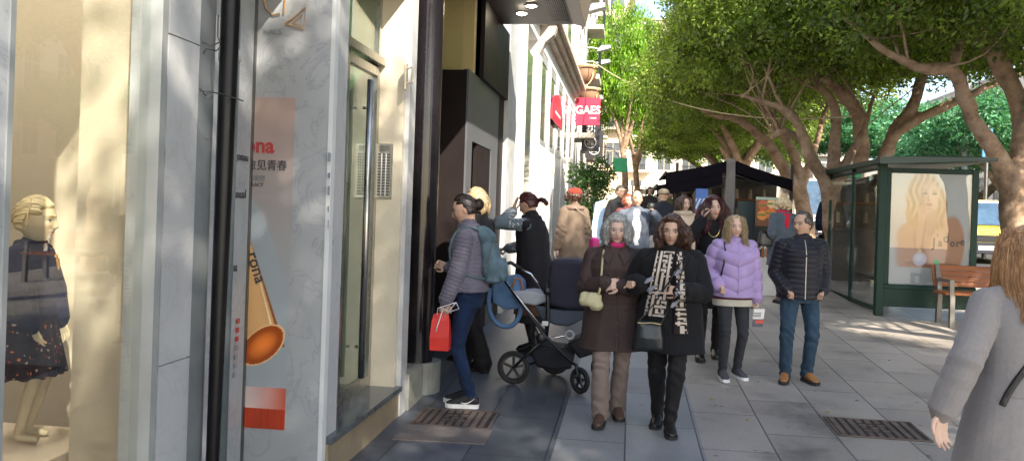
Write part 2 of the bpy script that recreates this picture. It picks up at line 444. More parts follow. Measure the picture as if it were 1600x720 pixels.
        def blend(w, c):
            nonlocal col
            w = np.clip(w, 0, 1)[:, None]; col = col*(1-w)+np.array(c)*w
        if s.facepaint:
            G = lambda dx, dz, sx, sz: np.exp(-(dx/sx)**2-(dz/sz)**2)*fr
            blend(.35*(G(ax-.044, Z+.03, .02, .018)), np.array(s.skin)*[1.15, .72, .68])
            blend(.45*G(ax-.031, Z-.002, .02, .012), np.array(s.skin)*.62)
            blend(1.3*G(X, Z+.058, .021, .0075), s.lips)
            blend(1.2*G(X, Z+.058, .02, .0018), np.array(s.lips)*.4)
            blend(1.4*G(ax-.031, Z-.023-.12*(.03-ax)*0, .018, .0045), s.brow)
            blend(2.2*G(ax-.031, Z-.001, .0125, .0048)-.4, (.55, .52, .50))
            blend(2.6*G(ax-.031, Z-.001, .0055, .0058)-.4, s.iris)
            blend(1.2*G(ax-.031, Z-.0065, .014, .0022), (.04, .03, .025))
            blend(.5*G(X, Z+.040, .012, .004), np.array(s.skin)*.5)
        blend(.25*np.exp(-((ax-.078)/.01)**2)*near, np.array(s.skin)*[1.1, .75, .7])
        vcol_attr(me, col); me.transform(Matrix.Scale(s.k, 4))
        s.body = link('body', me, SKM, s.root); return s.body
    # ---- clothes
    def garment(s, name, m, S, ops=(), smooth=3, vox=None):
        me = S.remesh(vox or s.vox*1.25, smooth)
        if ops:
            V = getco(me); N = getno(me); d = np.zeros(len(V))
            for f in ops: d += f(V, N)
            setco(me, V+N*d[:, None])
        me.transform(Matrix.Scale(s.k, 4)); return link(name, me, m, s.root)
    def folds(s, amp=.006, f=22, seed=1, zs=.5):
        """soft cloth folds, stronger at elbows, waist and hem"""
        def g(V, N):
            W = V.copy(); W[:, 2] *= zs
            a = wav(W, f, seed)*amp; b = wav(V, f*2.1, seed+3)*amp*.4
            e = np.zeros(len(V))
            for i in (0, 1):
                dd = np.linalg.norm(V-s.elb[i], axis=1); e += np.exp(-(dd/.09)**2)
                t, _ = seg_t(V, s.elb[i], s.wr[i]); e += .7*np.exp(-(dd/.2)**2)*0
            ring = np.zeros(len(V))
            for i in (0, 1):
                t, dist = seg_t(V, s.shj[i], s.elb[i]); t2, dist2 = seg_t(V, s.elb[i], s.wr[i])
                ring += np.where(dist < .10, np.sin(t*65+V[:, 1]*30+wav(V, 20, seed+2)*2)*.35, 0)*e+np.where(dist2 < .09, np.sin(t2*65+V[:, 0]*25+wav(V, 20, seed+2)*2)*.35, 0)*np.clip(e+.25, 0, 1)
            return a+b+ring*amp*1.9+wav(V*[1, 1, .7], 48, seed+8)*amp*.22
        return g
    def legfolds(s, amp=.005, seed=2):
        def g(V, N):
            out = wav(V*[1, 1, .45], 26, seed)*amp*.8+wav(V*[1, 1, .8], 60, seed+4)*amp*.35
            for i in (0, 1):
                for c, w in ((s.knee[i], .10), (s.ank[i]+V3(0, 0, .05), .10), (s.hip[i]+V3(0, 0, -.02), .08)):
                    dd = np.linalg.norm(V-c, axis=1)
                    out += np.exp(-(dd/w)**2)*np.sin(V[:, 2]*78+V[:, 0]*45+V[:, 1]*35+seed+wav(V, 18, seed+9)*2.4)*amp*.75
            return out
        return g
    def quilt(s, pitch=.055, amp=.009, armpitch=None, slope=0):
        """horizontal stitched baffles: round tubes with narrow seams"""
        armpitch = armpitch or pitch
        def prof(t, p): return amp*(np.sqrt(np.abs(np.sin(PI*t/p))+.02)-.75)
        def g(V, N):
            out = prof(V[:, 2]-slope*np.abs(V[:, 0]), pitch); best = np.full(len(V), .075)
            core = (np.abs(V[:, 0]) < .13*s.wide)
            for i in (0, 1):
                for a, b, off in ((s.shj[i], s.elb[i], 0), (s.elb[i], s.wr[i], .285)):
                    t, dist = seg_t(V, a, b); m = (dist < best+.025) & ~((V[:, 2] > s.shj[i][2]-.02) & (np.abs(V[:, 0]-s.shj[i][0]) < .01))
                    m &= (dist < np.abs(dist*0+.105)) & ~(core & (dist > .06))
                    best = np.where(m, dist, best); out = np.where(m, prof(t+off, armpitch), out)
            return out+wav(V, 45, 5)*.0012
        return g
    def sleeves(s, S, t=.018, cuff=1.0, ends=.0, puff=0):
        for i in (0, 1):
            S.cone(s.shj[i]+V3(0, 0, -.006), s.elb[i], .046+t*.9, .043+t*.95+puff*.5, 18)
            w = s.elb[i]+(s.wr[i]-s.elb[i])*(1-ends); S.cone(s.elb[i], w, .043+t*.95+puff*.5, (.034+t*.8)*cuff, 18, caps=1)
    def top(s, name, m, t=.02, hem=.82, hemw=None, flare=0, collar=.02, ops=(), sleeve=True, slt=None, cuff=1., puff=0, neckz=1.47, vox=None, smooth=3, depth=0, ends=0.):
        S = Soup(); rr = [r for r in s.torso_rings(t, zmin=.9) if r[0] <= neckz]
        rr = [(z, w, d+depth*(1 if z < 1.3 else .3), x, y) for z, w, d, x, y in rr]
        # body below .9: straight or flared down to the hem
        rb = [r for r in rr if r[0] >= hem]
        w0 = max((.172*s.hipw+t)*s.wide, rb[0][1] if hem > .95 else 0); d0 = .115*s.wide+t+depth
        if hem < .95:
            n = max(2, int((.95-hem)/.06)); low = []
            for j in range(n+1):
                z = hem+(.95-hem)*j/n; q = 1-j/n; low.append((z, w0*(1+flare*q), d0*(1+flare*q), 0, .006))
            rb = low+[r for r in rb if r[0] > .97]
        else:
            rb = [(hem, rb[0][1], rb[0][2], 0, rb[0][4])]+rb
        # close the waist: outer garments hang, not cinched
        fix = []
        for z, w, d, x, y in rb:
            if 0.95 < z < 1.25 and t > .012: w = max(w, (.148+t)*s.wide); d = max(d, .105*s.wide+t+depth)
            fix.append((z, w, d, x, y))
        S.loft(fix, tf=s.tf, n=36)
        S.cone(s.neck-V3(0, 0, .03), s.neck+V3(0, -.004, collar), .064*s.wide**.3+t*.4, .058*s.wide**.3+t*.4, 20, caps=1)
        for i in (0, 1): S.cone(s.neck+V3(0, 0, -.045), s.shj[i]+V3(0, 0, -.004), .046+t*.7, .043+t*.8, 14)
        if sleeve: s.sleeves(S, t if slt is None else slt, cuff, ends, puff)
        return s.garment(name, m, S, ops, smooth, vox)
    def trousers(s, name, m, t=.012, flare=0., hem=-.005, ops=None, waist=1.02, legw=1.):
        S = Soup()
        S.loft([(z, w, d, x, y) for z, w, d, x, y in s.torso_rings(t) if z <= waist], tf=s.tf)
        for i in (0, 1):
            S.cone(s.hip[i]+V3(0, 0, -.01), s.knee[i], (.083+t)*legw, (.052+t)*legw, 20)
            e = s.ank[i]+unit(s.ank[i]-s.knee[i])*(.03-hem); S.cone(s.knee[i], e, (.052+t)*legw, .040+t*.7+flare, 20, caps=1)
        return s.garment(name, m, S, ops if ops is not None else (s.legfolds(),))
    def shoes(s, m, sole, kind='shoe', ang=0., name='shoe', soleh=.022, ank=.035, size=1.):
        for i in (0, 1):
            fx, fy, fyaw, lift = s.feet[i]; f = V3(math.sin(fyaw), -math.cos(fyaw), 0); sd = V3(math.cos(fyaw), math.sin(fyaw), 0)
            a = s.ank[i]; base = V3(a[0], a[1], lift); S = Soup()
            pitch = min(.5, lift*2.2)
            def P(u, w, z):
                p = base+f*u+sd*w; p[2] = lift+z+(0.13-u)*pitch*(1 if lift > 0 else 0)-(.0 if lift == 0 else lift*.55); return p
            prof = [(-.065, .022, .055, .075), (-.045, .036, .062, .09), (.0, .040, .075, .105), (.04, .040, .085, .105), (.09, .044, .085, .082), (.14, .046, .085, .060), (.175, .038, .06, .046), (.198, .018, .03, .034)]
            R = []; n = 20
            for u, w, _, zt in prof:
                th = np.arange(n)*2*PI/n; R.append([P(u*size, w*math.cos(q)*size, soleh*.6+(zt-soleh*.3)*.5*(1+math.sin(q)*abs(math.sin(q))**.2)*(1.0)) for q in th])
            S.grid(R)
            S.cone(a+V3(0, 0, ank-.02), V3(base[0], base[1], 0)+V3(0, 0, 0)+f*.005+V3(0, 0, .05+lift*.5), ank_r if False else .043, .038, 14, caps=1)
            o = s.garment(name, m, S, (), 2, vox=.005)
            mb = MB(); R2 = []
            for z in (0, .004, soleh):
                ring = []; q = 1.0 if z else .95
                left = [(u, w) for u, w, _, _ in prof]; 
                for u, w in left: ring.append(P(u*size*1.03, (w+.006)*q*size, z))
                for u, w in reversed(left): ring.append(P(u*size*1.03, -(w+.006)*q*size, z))
                R2.append([tuple(np.array(p)*s.k) for p in ring])
            mb.rings(R2); mb.build('sole', sole, o)
            if i == 0: s.shoe0 = o
            else: s.shoe1 = o
    # ---- hair
    def hair(s, m, style='short', length=.3, thick=.016, front=.30, seed=3, wave=.012, vol=1., fringe=0., part=0, name='hair', bun=None, nl=110, behind=True, rootspread=1.0, side=.35):
        rs = np.random.RandomState(seed); S = Soup()
        def region(w):
            """>0 where hair grows: hairline high on the forehead, behind the ears"""
            x, y, z = w[:, 0], w[:, 1], w[:, 2]
            lim = np.where(y < -.1, .52-fringe+.25*(np.clip(-y-.1, 0, 1)), np.where(y < .25, .52-(y+.1)*2.0, -.45))
            lim = np.where((np.abs(x) > .75) & (y < .2) & (y > -.55), np.minimum(lim, .10+side*.4), lim)
            return z-lim
        R = []
        for w in sphere_dirs(72, 60):
            g = np.clip(region(w)/.16, -1, 1); base = face_pt(s.kh, w)
            strand = np.sin(np.arctan2(w[:, 0], w[:, 2]+.2)*38+rs.rand()*.4)*.0016+np.sin(np.arctan2(w[:, 0], w[:, 2]+.2)*17)*.002
            out = base+w*((thick*vol+.003+strand)*np.clip(g*1.5, 0, 1)-.016*(g <= 0))[:, None]
            R.append(out@s.head_rot.T+s.hc)
        S.grid(R)
        paths = []
        def lock(P, rr, n=8, flat=.6):
            P = np.array(P); S.chain(P, rr, n, flat); paths.append((P, max(rr)))
        if style == 'long':
            for j in range(nl):
                a = rs.uniform(-PI*.5-1.0, PI*.5+1.0)  # angle round the head, 0 = back
                x = math.sin(a); y = math.cos(a)
                if rs.rand() < .5: zz = rs.uniform(-.35, .35)
                else: zz = rs.uniform(.1, .75)
                if y < -.2: zz = rs.uniform(.45, .75)
                w = unit(V3(x, y, 0)*math.sqrt(1-zz*zz)+V3(0, 0, zz)); b = face_pt(s.kh, w[None])[0]; b = b*(1.05+.07*rs.rand()*vol)+w*.003
                P = [s.head_rot@b+s.hc]; Lh = length*rs.uniform(.82, 1.05); n = 9; out = s.head_rot@V3(x, max(y, -.15), 0)
                ph = rs.rand()*6; p = P[0].copy()
                for q in range(1, n+1):
                    t = q/n; p = p+V3(0, 0, -Lh/n)+out*(.019*vol*max(0, 1-2.2*t)+.001)*(1 if zz < .3 else 1.2)
                    # keep clear of the head, rest on the shoulders
                    hl = (p-s.hc)@s.head_rot; rr_ = math.hypot(hl[0]/.088, (hl[1])/.108)
                    if hl[2] > -.10 and rr_ < 1.0*vol**.3: p = p+out*(.088*(1.0-rr_))
                    if y < -.1 and hl[2] < .03: 
                        if abs(hl[0]) < .064: p = p+(s.head_rot@V3(math.copysign(1, x), .15, 0))*(.066-abs(hl[0]))
                    P.append(p+out*wave*math.sin(ph+t*7)+V3(wave*.8*math.sin(ph*2+t*6), 0, 0))
                if behind:
                    P = [pp if pp[2] > s.neck[2]-.0 else pp+V3(0, math.copysign(.045, pp[1]-s.neck[1])*min(1, (s.neck[2]-pp[2])/.06)*(1 if abs(pp[1]-s.neck[1]) > -1 else 0), 0) for pp in P]
                r0 = rs.uniform(.014, .021); lock(P, [r0*.6]+[r0*(1-.09*q) if q < n-1 else r0*.25 for q in range(n)])
        if style == 'bob':
            for j in range(nl):
                a = rs.uniform(-PI*.5-.75, PI*.5+.75); x = math.sin(a); y = math.cos(a); zz = rs.uniform(-.3, .65)
                w = unit(V3(x, y, 0)*math.sqrt(1-zz*zz)+V3(0, 0, zz)); b = face_pt(s.kh, w[None])[0]*1.08
                p = s.head_rot@b+s.hc; P = [p.copy()]; out = s.head_rot@V3(x, y, 0); Lh = length*rs.uniform(.6, 1.)*(.6+.5*max(0, zz)); ph = rs.rand()*6
                for q in range(1, 7):
                    t = q/6; p = p+V3(0, 0, -Lh/6)+out*(.016*vol*(1-t*1.6)); P.append(p+out*wave*math.sin(ph+5*t)+s.head_rot@V3(wave*math.sin(ph+4*t), 0, 0))
                r0 = rs.uniform(.015, .022); lock(P, [r0*.4, r0, r0, r0, r0*.9, r0*.7, r0*.3])
        if style == 'short' or style == 'tied':
            for j in range(nl//2):
                a = rs.uniform(0, 2*PI); zz = rs.uniform(-.1, .98)
                w = unit(V3(math.cos(a), math.sin(a), 0)*math.sqrt(1-zz*zz)+V3(0, 0, zz))
                if region(w[None])[0] < (.05 if style == 'short' else .22): continue
                b = face_pt(s.kh, w[None])[0]+w*(thick*vol-.004); tgt = V3(0, 1, -.25) if style == 'tied' else V3(part or .3, .55, -.3)
                tg = unit(tgt-w*(tgt@w)); P = []
                for q in range(5):
                    ww = unit(w+tg*.13*q); P.append(s.head_rot@(face_pt(s.kh, ww[None])[0]+ww*(thick*vol-.001+.002*math.sin(q*1.5+j)))+s.hc)
                r0 = rs.uniform(.005, .009)*min(1.4, vol); lock(P, [r0*.4, r0, r0, r0*.8, r0*.2], 5, .5)
        if bun:
            c = s.head_rot@V3(*bun[:3])+s.hc; 
            for j in range(26):
                w1 = unit(rs.randn(3)); w2 = unit(np.cross(w1, rs.randn(3))); r = bun[3]
                lock([c+(w1*math.cos(t)+w2*math.sin(t))*r*.8 for t in np.linspace(0, 4.2, 9)], [r*.12]+[r*.3]*7+[r*.1])
        if style == 'tied' and length > .1:
            c = s.head_rot@V3(0, .115, .0)+s.hc
            for j in range(30):
                o = rs.randn(3)*.006; P = [c+o]; p = c+o; dr = s.head_rot@V3(rs.randn()*.12, 1, .1)
                for q in range(6):
                    p = p+unit(dr+V3(0, 0, -.35*q))*length/6; P.append(p.copy())
                lock(P, [.005, .009, .009, .008, .007, .005, .002])
        me = S.remesh(max(.0042, s.vox*.85), 2)
        V = getco(me); N = getno(me); L = (V-s.hc)@s.head_rot
        if style in ('long', 'bob'):
            W = V*[1, 1, .10]; d = wav(W, 260, seed)*.0016+wav(V*[1, 1, .25], 90, seed+1)*.0022
        else:
            an = np.arctan2(L[:, 0], L[:, 2]+.03); d = np.sin(an*44+L[:, 1]*20)*.0013+wav(np.stack([an*.12, L[:, 1]*.12, an*0], 1), 260, seed)*.0012
        setco(me, V+N*d[:, None]); me.transform(Matrix.Scale(s.k, 4))
        if s.vox < .0065 and paths:
            # single strands lying on and just off the locks
            mb = MB()
            for P, r in paths:
                for q in range(14):
                    o = unit(rs.randn(3))*r*rs.uniform(.85, 1.45); ph = rs.rand()*6; n_ = len(P); fr = rs.rand(3)*.004
                    pts = [tuple((p+o*(1+.25*math.sin(ph+i*1.3))+fr*i/n_)*s.k) for i, p in enumerate(P)]
                    mb.tube(pts, [.0013]*(n_-1)+[.0005], 3)
            me2 = mb.mesh('strands', True); V1 = getco(me); V2 = getco(me2); F1 = [np.array([p.vertices[:] for p in me.polygons if len(p.vertices) == c_], dtype=np.int32) for c_ in (3, 4)]
            F2 = [np.array([p.vertices[:] for p in me2.polygons if len(p.vertices) == c_], dtype=np.int32) for c_ in (3, 4)]
            FF = [f for f in F1 if f.size]+[f+len(V1) for f in F2 if f.size]; me = np_mesh(name, np.concatenate([V1, V2]), FF, True)
        s.hairo = link(name, me, m, s.root); return s.hairo
def hairmat(name, col, hi=None, rough=.38):
    nt = NT(name); b = nt.n('ShaderNodeBsdfPrincipled'); tc = nt.n('ShaderNodeTexCoord'); mp = nt.n('ShaderNodeMapping'); mp.inputs['Scale'].default_value = (1, 1, .12)
    nt.l(tc.outputs['Object'], mp.inputs[0]); n = nt.n('ShaderNodeTexNoise', i_Scale=150, i_Detail=4); nt.l(mp.outputs[0], n.inputs['Vector'])
    hi = hi or tuple(min(1, c*1.9) for c in col); r = ramp(nt, n.outputs[0], [(.3, tuple(c*.55 for c in col)), (.52, col), (.72, hi)]); nt.l(r.outputs[0], b.inputs['Base Color'])
    b.inputs['Roughness'].default_value = rough; bp = nt.n('ShaderNodeBump', i_Strength=.6, i_Distance=.004); nt.l(n.outputs[0], bp.inputs['Height']); nt.l(bp.outputs[0], b.inputs['Normal'])
    nt.l(b.outputs[0], nt.out.inputs[0]); return nt.mat
def strap(name, m, pts, w=.012, th=.004, parent=None):
    mb = MB(); P = [Vector(p) for p in pts]
    # smooth the path
    for _ in range(2):
        Q = [P[0]]
        for a, b in zip(P[:-1], P[1:]): Q += [a*.75+b*.25, a*.25+b*.75]
        P = Q+[P[-1]]
    mb.tube(P, w, 6, flat=th/w); return mb.build(name, m, parent, smooth=True)
# ================================================================ world, sun, camera
sc = bpy.context.scene
SUN_EL, SUN_AZ = math.radians(36), math.radians(146)   # azimuth measured from +Y (up the street) clockwise
sdir = Vector((math.cos(SUN_EL)*math.sin(SUN_AZ), math.cos(SUN_EL)*math.cos(SUN_AZ), math.sin(SUN_EL)))
w = bpy.data.worlds.new('World'); sc.world = w; w.use_nodes = True; wn = w.node_tree
bg = wn.nodes['Background']; sky = wn.nodes.new('ShaderNodeTexSky'); sky.sky_type = 'NISHITA'; sky.sun_disc = False
sky.sun_elevation = SUN_EL; sky.sun_rotation = SUN_AZ; sky.dust_density = 1.2; sky.air_density = 1.0
wn.links.new(sky.outputs[0], bg.inputs[0]); bg.inputs[1].default_value = .15
L = bpy.data.lights.new('sun', 'SUN'); L.energy = 5.0; L.angle = math.radians(.55); L.color = (1, .90, .76)
lo = bpy.data.objects.new('sun', L); C.objects.link(lo); lo.rotation_euler = sdir.to_track_quat('Z', 'Y').to_euler()
cam = bpy.data.cameras.new('camera'); co = bpy.data.objects.new('camera', cam); C.objects.link(co)
cam.sensor_width = 36; cam.lens = 36*F/1600; cam.clip_end = 2000; cam.clip_start = .05
cam.shift_y = 0.
# horizon sits 30 px above the middle of the frame: lens shift keeps verticals as parallel as in the photograph
fwd = Vector((-math.sin(PSI), math.cos(PSI), 0)); right = Vector((math.cos(PSI), math.sin(PSI), 0)); up = Vector((0, 0, 1))
c_, s_ = math.cos(RHO), math.sin(RHO)
R_ = right*c_+up*s_; U_ = up*c_-right*s_
co.matrix_world = Matrix(((R_.x, U_.x, -fwd.x, 0), (R_.y, U_.y, -fwd.y, 0), (R_.z, U_.z, -fwd.z, EYE), (0, 0, 0, 1)))
cam.shift_y = (PY0-360)/1600
sc.camera = co
sc.view_settings.view_transform = 'Standard'; sc.view_settings.look = 'None'; sc.view_settings.gamma = 1; sc.view_settings.exposure = 1.55
sc.cycles.use_denoising = True; sc.cycles.max_bounces = 8; sc.cycles.transparent_max_bounces = 12; sc.cycles.sample_clamp_indirect = 6
# ================================================================ ground
def strip(x0, x1, ys, dz, nx=2, name='g', m=None, zside=None):
    V = []; Fc = []
    xs = [x0+(x1-x0)*i/(nx-1) for i in range(nx)]
    for y in ys:
        for x in xs: V.append((x, y, gz(y)+dz))
    for j in range(len(ys)-1):
        for i in range(nx-1): a = j*nx+i; Fc.append((a, a+1, a+nx+1, a+nx))
    me = bpy.data.meshes.new(name); me.from_pydata(V, [], Fc); me.update(); return struct(link(name, me, m))
YS = [-40, -20, -5, 0, 2, 4, 5, 5.25, 5.5, 5.75, 6, 6.25, 6.5, 6.75, 7]+[7+i for i in range(1, 20)]+[28, 32, 40, 60, 90, 140, 400]
def pave_mat():
    nt = NT('pavement'); b = nt.n('ShaderNodeBsdfPrincipled'); tc = nt.n('ShaderNodeTexCoord')
    sp = nt.n('ShaderNodeSeparateXYZ'); nt.l(tc.outputs['Object'], sp.inputs[0])
    ax = nt.n('ShaderNodeMath', operation='ADD'); nt.l(sp.outputs[0], ax.inputs[0]); ax.inputs[1].default_value = .50+51*.515
    cb = nt.n('ShaderNodeCombineXYZ'); nt.l(sp.outputs[1], cb.inputs[0]); nt.l(ax.outputs[0], cb.inputs[1])
    br = nt.n('ShaderNodeTexBrick', offset=.5, offset_frequency=2, i_Scale=1); nt.l(cb.outputs[0], br.inputs['Vector'])
    for k, v in {'Brick Width': .98, 'Row Height': .515, 'Mortar Size': .0062, 'Mortar Smooth': .2, 'Bias': 0}.items(): br.inputs[k].default_value = v
    br.inputs['Color1'].default_value = (.80, .80, .81, 1); br.inputs['Color2'].default_value = (1.12, 1.11, 1.09, 1); br.inputs['Mortar'].default_value = (.28, .28, .28, 1)
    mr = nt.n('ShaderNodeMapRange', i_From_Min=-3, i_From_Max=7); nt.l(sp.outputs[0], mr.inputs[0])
    zone = ramp(nt, mr.outputs[0], [(0, (.085, .096, .115)), (.2502, (.265, .272, .282)), (.352, (.38, .345, .305)), (.9, (.43, .375, .32))], 'CONSTANT')  # right zones coloured warmer and lighter to carry sunlit bounce
    n1 = nt.n('ShaderNodeTexNoise', i_Scale=1.1, i_Detail=8, i_Roughness=.65); nt.l(tc.outputs['Object'], n1.inputs['Vector'])
    r1 = ramp(nt, n1.outputs[0], [(.32, .50), (.46, .92), (.7, 1.12)])
    n2 = nt.n('ShaderNodeTexNoise', i_Scale=70, i_Detail=5, i_Roughness=.7); nt.l(tc.outputs['Object'], n2.inputs['Vector'])
    r2 = ramp(nt, n2.outputs[0], [(.3, .82), (.7, 1.12)])
    last = zone.outputs[0]
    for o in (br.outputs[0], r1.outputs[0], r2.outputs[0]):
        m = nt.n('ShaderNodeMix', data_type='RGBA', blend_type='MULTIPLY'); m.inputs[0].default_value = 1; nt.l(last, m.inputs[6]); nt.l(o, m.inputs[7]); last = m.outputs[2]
    # old chewing gum and spills
    vo = nt.n('ShaderNodeTexVoronoi', i_Scale=3.4); nt.l(tc.outputs['Object'], vo.inputs['Vector'])
    rv = ramp(nt, vo.outputs['Distance'], [(.0, .5), (.05, .55), (.075, 1)]); m = nt.n('ShaderNodeMix', data_type='RGBA', blend_type='MULTIPLY'); m.inputs[0].default_value = 1
    nt.l(last, m.inputs[6]); nt.l(rv.outputs[0], m.inputs[7]); nt.l(m.outputs[2], b.inputs['Base Color'])
    rr = nt.n('ShaderNodeMapRange', i_To_Min=.26, i_To_Max=.58); nt.l(n1.outputs[0], rr.inputs[0]); nt.l(rr.outputs[0], b.inputs['Roughness'])
    bp = nt.n('ShaderNodeBump', i_Strength=.35, i_Distance=.004); nt.l(br.outputs['Fac'], bp.inputs['Height']); bp.invert = True
    bp2 = nt.n('ShaderNodeBump', i_Strength=.25, i_Distance=.002); nt.l(n2.outputs[0], bp2.inputs['Height']); nt.l(bp.outputs[0], bp2.inputs['Normal']); nt.l(bp2.outputs[0], b.inputs['Normal'])
    nt.l(b.outputs[0], nt.out.inputs[0]); return nt.mat
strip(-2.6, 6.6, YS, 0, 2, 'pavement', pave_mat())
asph = mat('asphalt', (.055, .055, .058), rough=.85, var=.25, bump=.5, bscale=150)
strip(-400, 400, YS, -.14, 2, 'ground', asph)
# kerb as a real step, in stones
kb = MB(); yy = -20
while yy < 80:
    y1 = yy+1.0; a, b_ = gz(yy), gz(y1-.008)
    kb.add([(6.6, yy, a-.3), (6.85, yy, a-.3), (6.85, y1-.008, b_-.3), (6.6, y1-.008, b_-.3), (6.6, yy, a+.004), (6.85, yy, a-.002), (6.85, y1-.008, b_-.002), (6.6, y1-.008, b_+.004)], [(0, 3, 2, 1), (4, 5, 6, 7), (0, 1, 5, 4), (1, 2, 6, 5), (2, 3, 7, 6), (3, 0, 4, 7)]); yy += 1
granite = mat('granite', (.36, .35, .33), rough=.7, var=.15, bump=.2)
struct(kb.build('kerb', granite))
wl = MB()
for x in (10.1, 13.4):
    y = -18
    while y < 90:
        wl.add([(x, y, gz(y)-.134), (x+.12, y, gz(y)-.134), (x+.12, y+2.5, gz(y+2.5)-.134), (x, y+2.5, gz(y+2.5)-.134)], [(0, 1, 2, 3)]); y += 6
struct(wl.build('lane_marking', mat('road_paint', (.75, .75, .72), rough=.6, var=.2)))
# ================================================================ facade materials
FX = -1.72
M_marble = marble('pale_marble', (.44, .46, .48), (.345, .365, .395), rough=.28, scale=3.4, amt=.8)
M_marble2 = marble('panel_stone', (.50, .51, .52), (.46, .46, .46), rough=.3, scale=3)
M_cream = mat('cream_stone', (.62, .56, .43), rough=.28, var=.08, scale=3, dirt=.12)
M_tan = mat('tan_stone', (.33, .26, .17), rough=.5, var=.2, scale=4, dirt=.25, bump=.15)
M_slate = mat('slate_slab', (.085, .10, .105), rough=.16, var=.25, scale=8)
M_black = mat('black_granite', (.011, .009, .011), rough=.17, var=.5, scale=60)
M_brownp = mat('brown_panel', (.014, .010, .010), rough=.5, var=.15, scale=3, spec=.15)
M_steel = mat('brushed_steel', (.42, .41, .38), rough=.28, metal=1, var=.1, stretch=(1, 1, .1), scale=30)
M_dsteel = mat('dark_steel', (.22, .22, .22), rough=.3, metal=1, var=.15)
M_greypl = mat('grey_paint', (.20, .22, .23), rough=.45, var=.12, dirt=.2)
M_frame = mat('frame_grey', (.38, .40, .40), rough=.35, var=.08, metal=.3)
M_blk = mat('black_paint', (.012, .012, .014), rough=.3, var=.2)
M_white = mat('white_render', (.80, .78, .74), rough=.7, var=.04, dirt=.1, bump=.1)
M_int = mat('shop_interior', (.46, .395, .30), rough=.7, var=.04, scale=2)
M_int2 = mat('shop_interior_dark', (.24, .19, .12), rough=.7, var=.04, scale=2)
M_plinth = mat('display_board', (.68, .56, .42), rough=.45, var=.04)
G_win = glass('shop_glass', (.97, .99, .98), refl=.85)
G_dark = glass('door_glass', (.75, .83, .8), refl=1.3)
G_green = glass('green_glass', (.55, .72, .63), refl=1.2)
def part(name, m, parent, *boxes, bev=0):
    mb = MB()
    for a, b in boxes: mb.box(a, b, bev)
    return mb.build(name, m, parent)
# ---------------------------------------------------------------- childrenswear shop
A = empty('clothes_shop', (FX, 2.4, 0), 0, 'pale marble children\'s clothes shop front with a lit beige display window, nearest the camera', 'shop front')
A.location = (0, 0, 0)
part('wall', M_marble, A, ((-2.2, -6, -.1), (FX, 2.085, 6)), ((-2.2, 2.085, 3.42), (FX-.004, 3.2, 6)))
part('wall_base', M_slate, A, ((-2.0, 2.085, -.1), (FX-.012, 2.86, .30)))
z1 = AX(270, 55, FX)[2]; z2 = AX(270, 565, FX)[2]
mb = MB(); zs = [-.1, z2, z1, 3.42]
for i in range(3): mb.box((-1.87, 2.885, zs[i]+(.003 if i else 0)), (FX, 3.105, zs[i+1]-.003))
mb.box((-1.86, 2.89, 0), (FX-.01, 3.10, 3.4)); mb.build('marble_pillar', M_marble2, A)
part('pillar_return', M_marble2, A, ((-1.87, 2.88, .3), (-1.79, 2.884, 3.42)))
part('side_panel', M_greypl, A, ((-1.87, 3.108, -.1), (FX-.006, 3.24, 3.42)))
fr = part('window_frame', M_frame, A, ((-1.80, 2.085, .30), (FX+.004, 2.105, 3.42)), ((-1.80, 2.835, .30), (FX+.002, 2.872, 3.42)), ((-1.80, 2.105, 3.38), (FX+.003, 2.835, 3.42)), ((-1.80, 2.105, .30), (FX+.003, 2.835, .335)))
part('edge_strip', M_blk, A, ((-1.79, 2.872, .3), (FX-.003, 2.878, 3.42)))
part('window_pane', G_win, A, ((-1.772, 2.105, .335), (-1.764, 2.835, 3.38)))
part('display_room', M_int, A, ((-3.5, .6, .26), (-3.46, 3.96, 3.5)), ((-3.46, 3.92, .26), (-2.26, 3.96, 3.5)), ((-3.46, .6, .26), (-2.0, .64, 3.5)), ((-3.46, .64, .26), (-1.80, 3.92, .30)))
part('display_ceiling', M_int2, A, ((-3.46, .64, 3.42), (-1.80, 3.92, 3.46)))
part('display_side_wall', M_int, A, ((-2.3, 3.26, .3), (-2.262, 3.92, 3.42)), ((-2.3, 3.2, .3), (-1.9, 3.24, 3.42)))
# recessed ceiling lamps of the display window (lit in the photograph)
lampm = emis('lamp_warm', (1, .93, .82), 115)
for x, y in ((-2.45, 1.9), (-2.45, 2.6), (-2.45, 3.3), (-3.0, 2.2), (-3.0, 3.2)):
    mb = MB(); mb.cyl((x, y, 3.414), (x, y, 3.40), .055, n=20); o = mb.build('ceiling_lamp', lampm, A)
# podiums
pz = AY(55, 690, 3.36)[2]
d1 = part('display_podium', M_plinth, None, ((-3.0, 3.02, .302), (-2.36, 3.62, pz), ), bev=.006)
tag(d1, 'square cream podium under the child mannequin in the shop window', 'display podium')
d2 = part('display_podium', M_plinth, None, ((-2.345, 3.1, .302), (-2.0, 3.6, pz-.11), ), bev=.006)
tag(d2, 'lower cream podium beside the one carrying the mannequin, empty on top', 'display podium')
